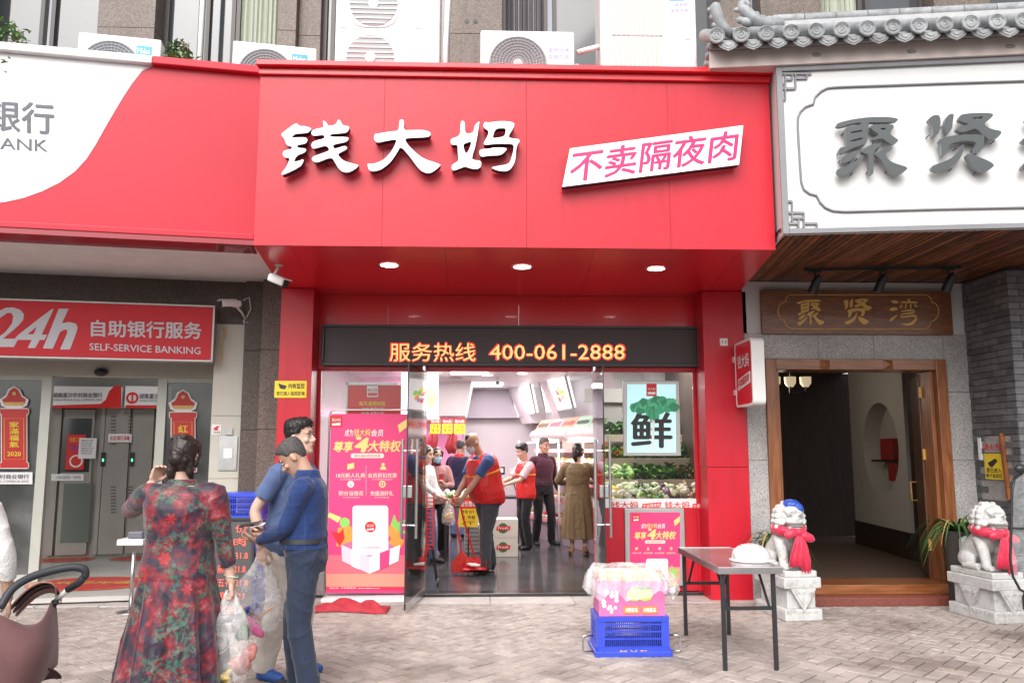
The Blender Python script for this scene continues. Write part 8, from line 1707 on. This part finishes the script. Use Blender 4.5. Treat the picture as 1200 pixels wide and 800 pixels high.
# ---- red cloth heaped before the poster
g = G(); n, m = 34, 14; vs = []; r_ = random.Random(2)
A_ = atZ(386,706); B_ = atZ(470,690)
for i in range(n+1):
    for j in range(m+1):
        u, v = i/n, j/m; x = A_.x-.12+(B_.x-A_.x+.12)*u; y = 8.55+ .35*v + .06*math.sin(u*5); ed = min(1, 5*min(u,1-u,v,1-v)); z = .012+ed*(.035+.045*math.sin(u*7+v*3)**2*math.sin(v*3.1)+.02*math.sin(u*19+v*9)); vs.append((x,y,max(.01,z)))
g.add(vs, [(i*(m+1)+j,(i+1)*(m+1)+j,(i+1)*(m+1)+j+1,i*(m+1)+j+1) for i in range(n) for j in range(m)]); o = g.build('red_mat', mat('red_mat_cloth', (.42,.03,.045), .8, var=.2, vs=12, bump=.4, bs=120), smooth=True); s_ = o.modifiers.new('s','SOLIDIFY'); s_.thickness = .01; tag(o, 'crumpled red floor mat heaped below the tall pink poster', 'mat')
# ---- chalk board and blue baskets by the pier
cbx = atY(276,640,7.6).x; t = thing('menu_board', (cbx,7.6,0), 'black writing board with red handwritten prices leaning behind the woman', 'sign')
q = Pl((cbx,7.6,0)); lean_ = lambda u, v, w=0: q.P(u+v*-.10, v, w-v*.22)
g = G(); c = [(-.18,.12),(.18,.12),(.18,.98),(-.18,.98)]; g.add([lean_(u,v,0) for u,v in c]+[lean_(u,v,-.03) for u,v in c], [(0,1,2,3),(7,6,5,4),(0,4,5,1),(1,5,6,2),(2,6,7,3),(3,7,4,0)]); g.build('panel', mat('board_black', (.03,.024,.026), .5), t)
g = G(); 
for a, b in zip(c, c[1:]+c[:1]): g.bar(lean_(*a,.003), lean_(*b,.003), .025, .03)
g.build('frame', DARK, t, bevel=.004); g = G()
for s_ in (-1,1): g.bar(lean_(s_*.16,.12,-.01), V((cbx+s_*.16-.01,7.6,0)), .02); g.bar(lean_(s_*.16,.9,-.03), V((cbx+s_*.16-.05,8.2,0)), .02)
g.build('leg', DARK, t)
class LP(Pl):
    def __init__(s, q): s.O = q.O
    def P(s, u, v, w=0): return lean_(u, v, w)
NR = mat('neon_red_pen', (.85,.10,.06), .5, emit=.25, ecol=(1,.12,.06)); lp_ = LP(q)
for i, s_ in enumerate(('特 价','鲜肉','排骨 31.8','前腿 21.8','五花 21.8','里脊 27','猪蹄 元')): text(s_, lp_, (-.13,.86-i*.115,.14-.02*(i%2),.93-i*.115), NR, t, w=.006, bold=.0, uv=True)
for k, (pz, lb) in enumerate(((0,'lower blue plastic basket stacked behind the writing board'),(.30,'middle blue plastic basket stacked behind the writing board'),(.60,'third blue plastic basket from the ground behind the writing board'),(.90,'topmost blue plastic basket peeking out above the writing board'))):
    x = atY(283,600,8.3).x; crate(x, 8.45, pz, .40, .32, .29, lb, False)
# small white stool-table at the bank entrance
p = atZ(157,640,0); x = atY(157,630,8.7).x; t = thing('side_table', (x,8.7,0), 'small white square stand in front of the bank doors', 'stand'); g = G(); g.box((x-.13,8.6,.66),(x+.13,8.85,.72)); g.build('table_top', WPLAS, t, bevel=.01); g = G(); g.cyl((x,8.72,.02),(x,8.72,.66),.02,n=12); g.build('post', STEEL, t, smooth=True); g = G(); g.lathe([(.001,.02),(.03,.02),(.13,.008),(.135,0)], (x,8.72,0), 20); g.build('base', STEEL, t, smooth=True)
g = G(); g.box((x-.05,8.66,.722),(x+.10,8.80,.79)); tag(g.build('dispenser_box', mat('dispenser_grey',(.12,.12,.15),.4), bevel=.012), 'small dark grey box standing on the white stand', 'box')
# ---- pushchair at the left
MAU = mat('mauve_cloth', (.125,.05,.052), .8, var=.12, vs=8, bump=.35, bs=60, sheen=.3); MAUL = mat('mauve_lining', (.46,.27,.24), .8, var=.1, vs=8); FOAM = mat('foam_grip', (.025,.028,.035), .55)
PX = lambda x, y, Y: atY(x, y, Y)
t = thing('pushchair', tuple(atZ(0,900,0) if 0 else (atY(20,700,4.7).x,4.8,0)), 'mauve pushchair with black foam handle at the lower left', 'pushchair')
g = G(); g.tube(cat_rom([PX(0,712,4.5),PX(14,690,4.55),PX(36,676,4.62),PX(62,668,4.68),PX(86,664,4.72),PX(99,667,4.74),PX(100,675,4.75)], [.021]*7, 4)[0], .021, 12); g.build('handle', FOAM, t, smooth=True)
g = G(); g.tube([PX(100,674,4.75),PX(92,683,4.8),PX(80,690,4.86)], .020, 12); g.build('handle_grip', FOAM, t, smooth=True)
g = G(); g.tube([PX(80,690,4.86),PX(66,703,4.93)], .015, 12); g.build('joint_tube', mat('tube_white',(.7,.7,.7),.3), t, smooth=True)
g = G(); g.tube([PX(66,703,4.93),PX(50,735,5.0),PX(30,775,5.05),PX(5,820,5.1)], .013, 10); g.build('frame_tube', DARK, t, smooth=True)
g = G(); g.ell(PX(65,706,4.9), (.02,.02,.014), 10, 6); g.build('release_button', BLACK, t, smooth=True)
def sheetp(rows, m_, nm, par, th=.012):
    g = G(); w_ = len(rows[0]); vs = [p for r in rows for p in r]; g.add(vs, [(i*w_+j,i*w_+j+1,(i+1)*w_+j+1,(i+1)*w_+j) for i in range(len(rows)-1) for j in range(w_-1)]); o = g.build(nm, m_, par, smooth=True); s_ = o.modifiers.new('s','SUBSURF'); s_.levels = 2; s_.render_levels = 2; s_ = o.modifiers.new('t','SOLIDIFY'); s_.thickness = th; return o
sheetp([[PX(x,y,Y) for x,y,Y in r] for r in ([(-30,705,4.6),(8,724,4.62),(35,738,4.66),(52,725,4.74),(60,702,4.86),(63,700,5.2)],[(-34,740,4.6),(5,752,4.56),(35,762,4.58),(57,752,4.7),(64,735,4.86),(66,735,5.2)],[(-36,775,4.6),(2,782,4.55),(32,786,4.58),(54,776,4.7),(62,758,4.86),(66,758,5.2)],[(-38,815,4.65),(0,822,4.62),(25,818,4.64),(46,800,4.74),(58,782,4.86),(66,782,5.2)])], MAU, 'seat_back', t)
for k in range(3): 
    sheetp([[PX(x+k*3,y+k*4,Y+.06*k) for x,y,Y in r] for r in ([(10,712,4.72),(28,690,4.74),(50,678,4.78),(68,684,4.82),(66,698,4.86)],[(12,716,4.95),(30,694,5.0),(50,683,5.05),(66,688,5.06),(66,700,5.06)])], [MAUL,MAU,MAUL][k], 'canopy_fold', t, .006)
sheetp([[PX(x,y,Y) for x,y,Y in r] for r in ([(12,800,4.7),(35,790,4.72),(58,778,4.78),(72,790,4.9)],[(12,808,4.95),(38,800,5.0),(60,792,5.05),(74,795,5.1)])], mat('mesh_dark',(.06,.03,.03),.8), 'basket_mesh', t, .006)
for x, Y in ((-20,5.0),(40,5.3)):
    c = atY(x, 850, Y); c.z = .10; g = G(); g.tube([c+V((-.02,0,0)),c+V((.02,0,0))], .10, 24); wl_ = g.build('wheel', FOAM, t, smooth=True, ang=40); g = G(); g.tube([c+V((-.022,0,0)),c+V((.022,0,0))], .06, 20); g.build('rim', ALU, wl_, smooth=True, ang=40)
    g = G(); g.tube([c, atY(10,790,5.0)], .012, 8); g.build('frame_tube', DARK, t, smooth=True)
# ---- scooter windshield at the right edge
t = thing('scooter', tuple(V((atY(1225,700,6.6).x,6.6,0))), 'electric scooter with clear windshield cut off by the right edge', 'scooter'); WM_ = film('windshield_film', (.7,.74,.76), .22); Y_ = 6.5
ol = [(1189,560),(1186,575),(1185,620),(1184,655),(1187,675),(1195,690),(1215,702),(1260,702),(1280,680),(1282,600),(1270,560),(1240,548),(1205,549)]
WP = Pl((0,Y_,0)); g = G(); shape(g, WP, [ol], -.004,.0); g.build('windshield', WM_, t)
g = G(); pts = [WP.P(*WP.px(x,y),0) for x,y in ol+ol[:1]]; g.tube(pts, .010, 6); g.build('windshield_rim', BLACK, t, smooth=True)
g = G(); g.ell(atY(1197,549,6.48), (.055,.03,.035), 12, 8); g.build('rain_visor', BLACK, t, smooth=True)
g = G(); g.tube([WP.P(*WP.px(1186,618),.01), WP.P(*WP.px(1282,622),.01)], .006, 6); g.build('windshield_seam', DARK, t)
g = G(); g.tube([atY(1200,648,6.75),atY(1230,640,6.75),atY(1262,648,6.75)], .016, 10); g.build('handlebar', BLACK, t, smooth=True)
for x in (1212,1250): g = G(); c = atY(x,585,6.7); g.ell(c, (.06,.02,.045), 14, 8); g.build('mirror', mat('mirror_glass',(.7,.7,.72),.05,metal=1), t, smooth=True)
c0_ = atY(1236,700,6.7); X_ = c0_.x; B = G(); Yb = 6.75
B.tube([V((X_+.0,Yb,1.0)),V((X_+.05,Yb,.7)),V((X_+.12,Yb,.4))], [.10,.12,.12], 14); B.tube([V((X_+.1,Yb,.32)),V((X_+.7,Yb,.30))], [.12,.14], 14); B.tube([V((X_+.6,Yb,.35)),V((X_+.9,Yb,.62)),V((X_+1.35,Yb,.66))], [.13,.16,.12], 14); link_mesh('body', remesh(B,.012,3), mat('scooter_paint',(.30,.31,.33),.3,coat=.6), t)
g = G(); g.box((X_+.6,Yb-.13,.74),(X_+1.3,Yb+.13,.82)); g.build('seat', BLACK, t, bevel=.03)
for x in (X_+.12,X_+1.2): g = G(); g.cyl((x,Yb-.05,.22),(x,Yb+.05,.22),.22,n=28); w_ = g.build('wheel', FOAM, t, bevel=.02); g = G(); g.cyl((x,Yb-.055,.22),(x,Yb+.055,.22),.12,n=20); g.build('rim', ALU, w_)
# small things on the shop floor
p = atZ(622,634,FZ); g = G(); r_ = random.Random(8)
for k in range(4): g.ell(V((p.x+r_.uniform(-.06,.06),p.y+r_.uniform(-.04,.04),FZ+.03)), (.06,.05,.03), 8, 6)
tag(g.build('crumpled_paper', WPLAS), 'crumpled white paper on the shop floor by the worker', 'rubbish')
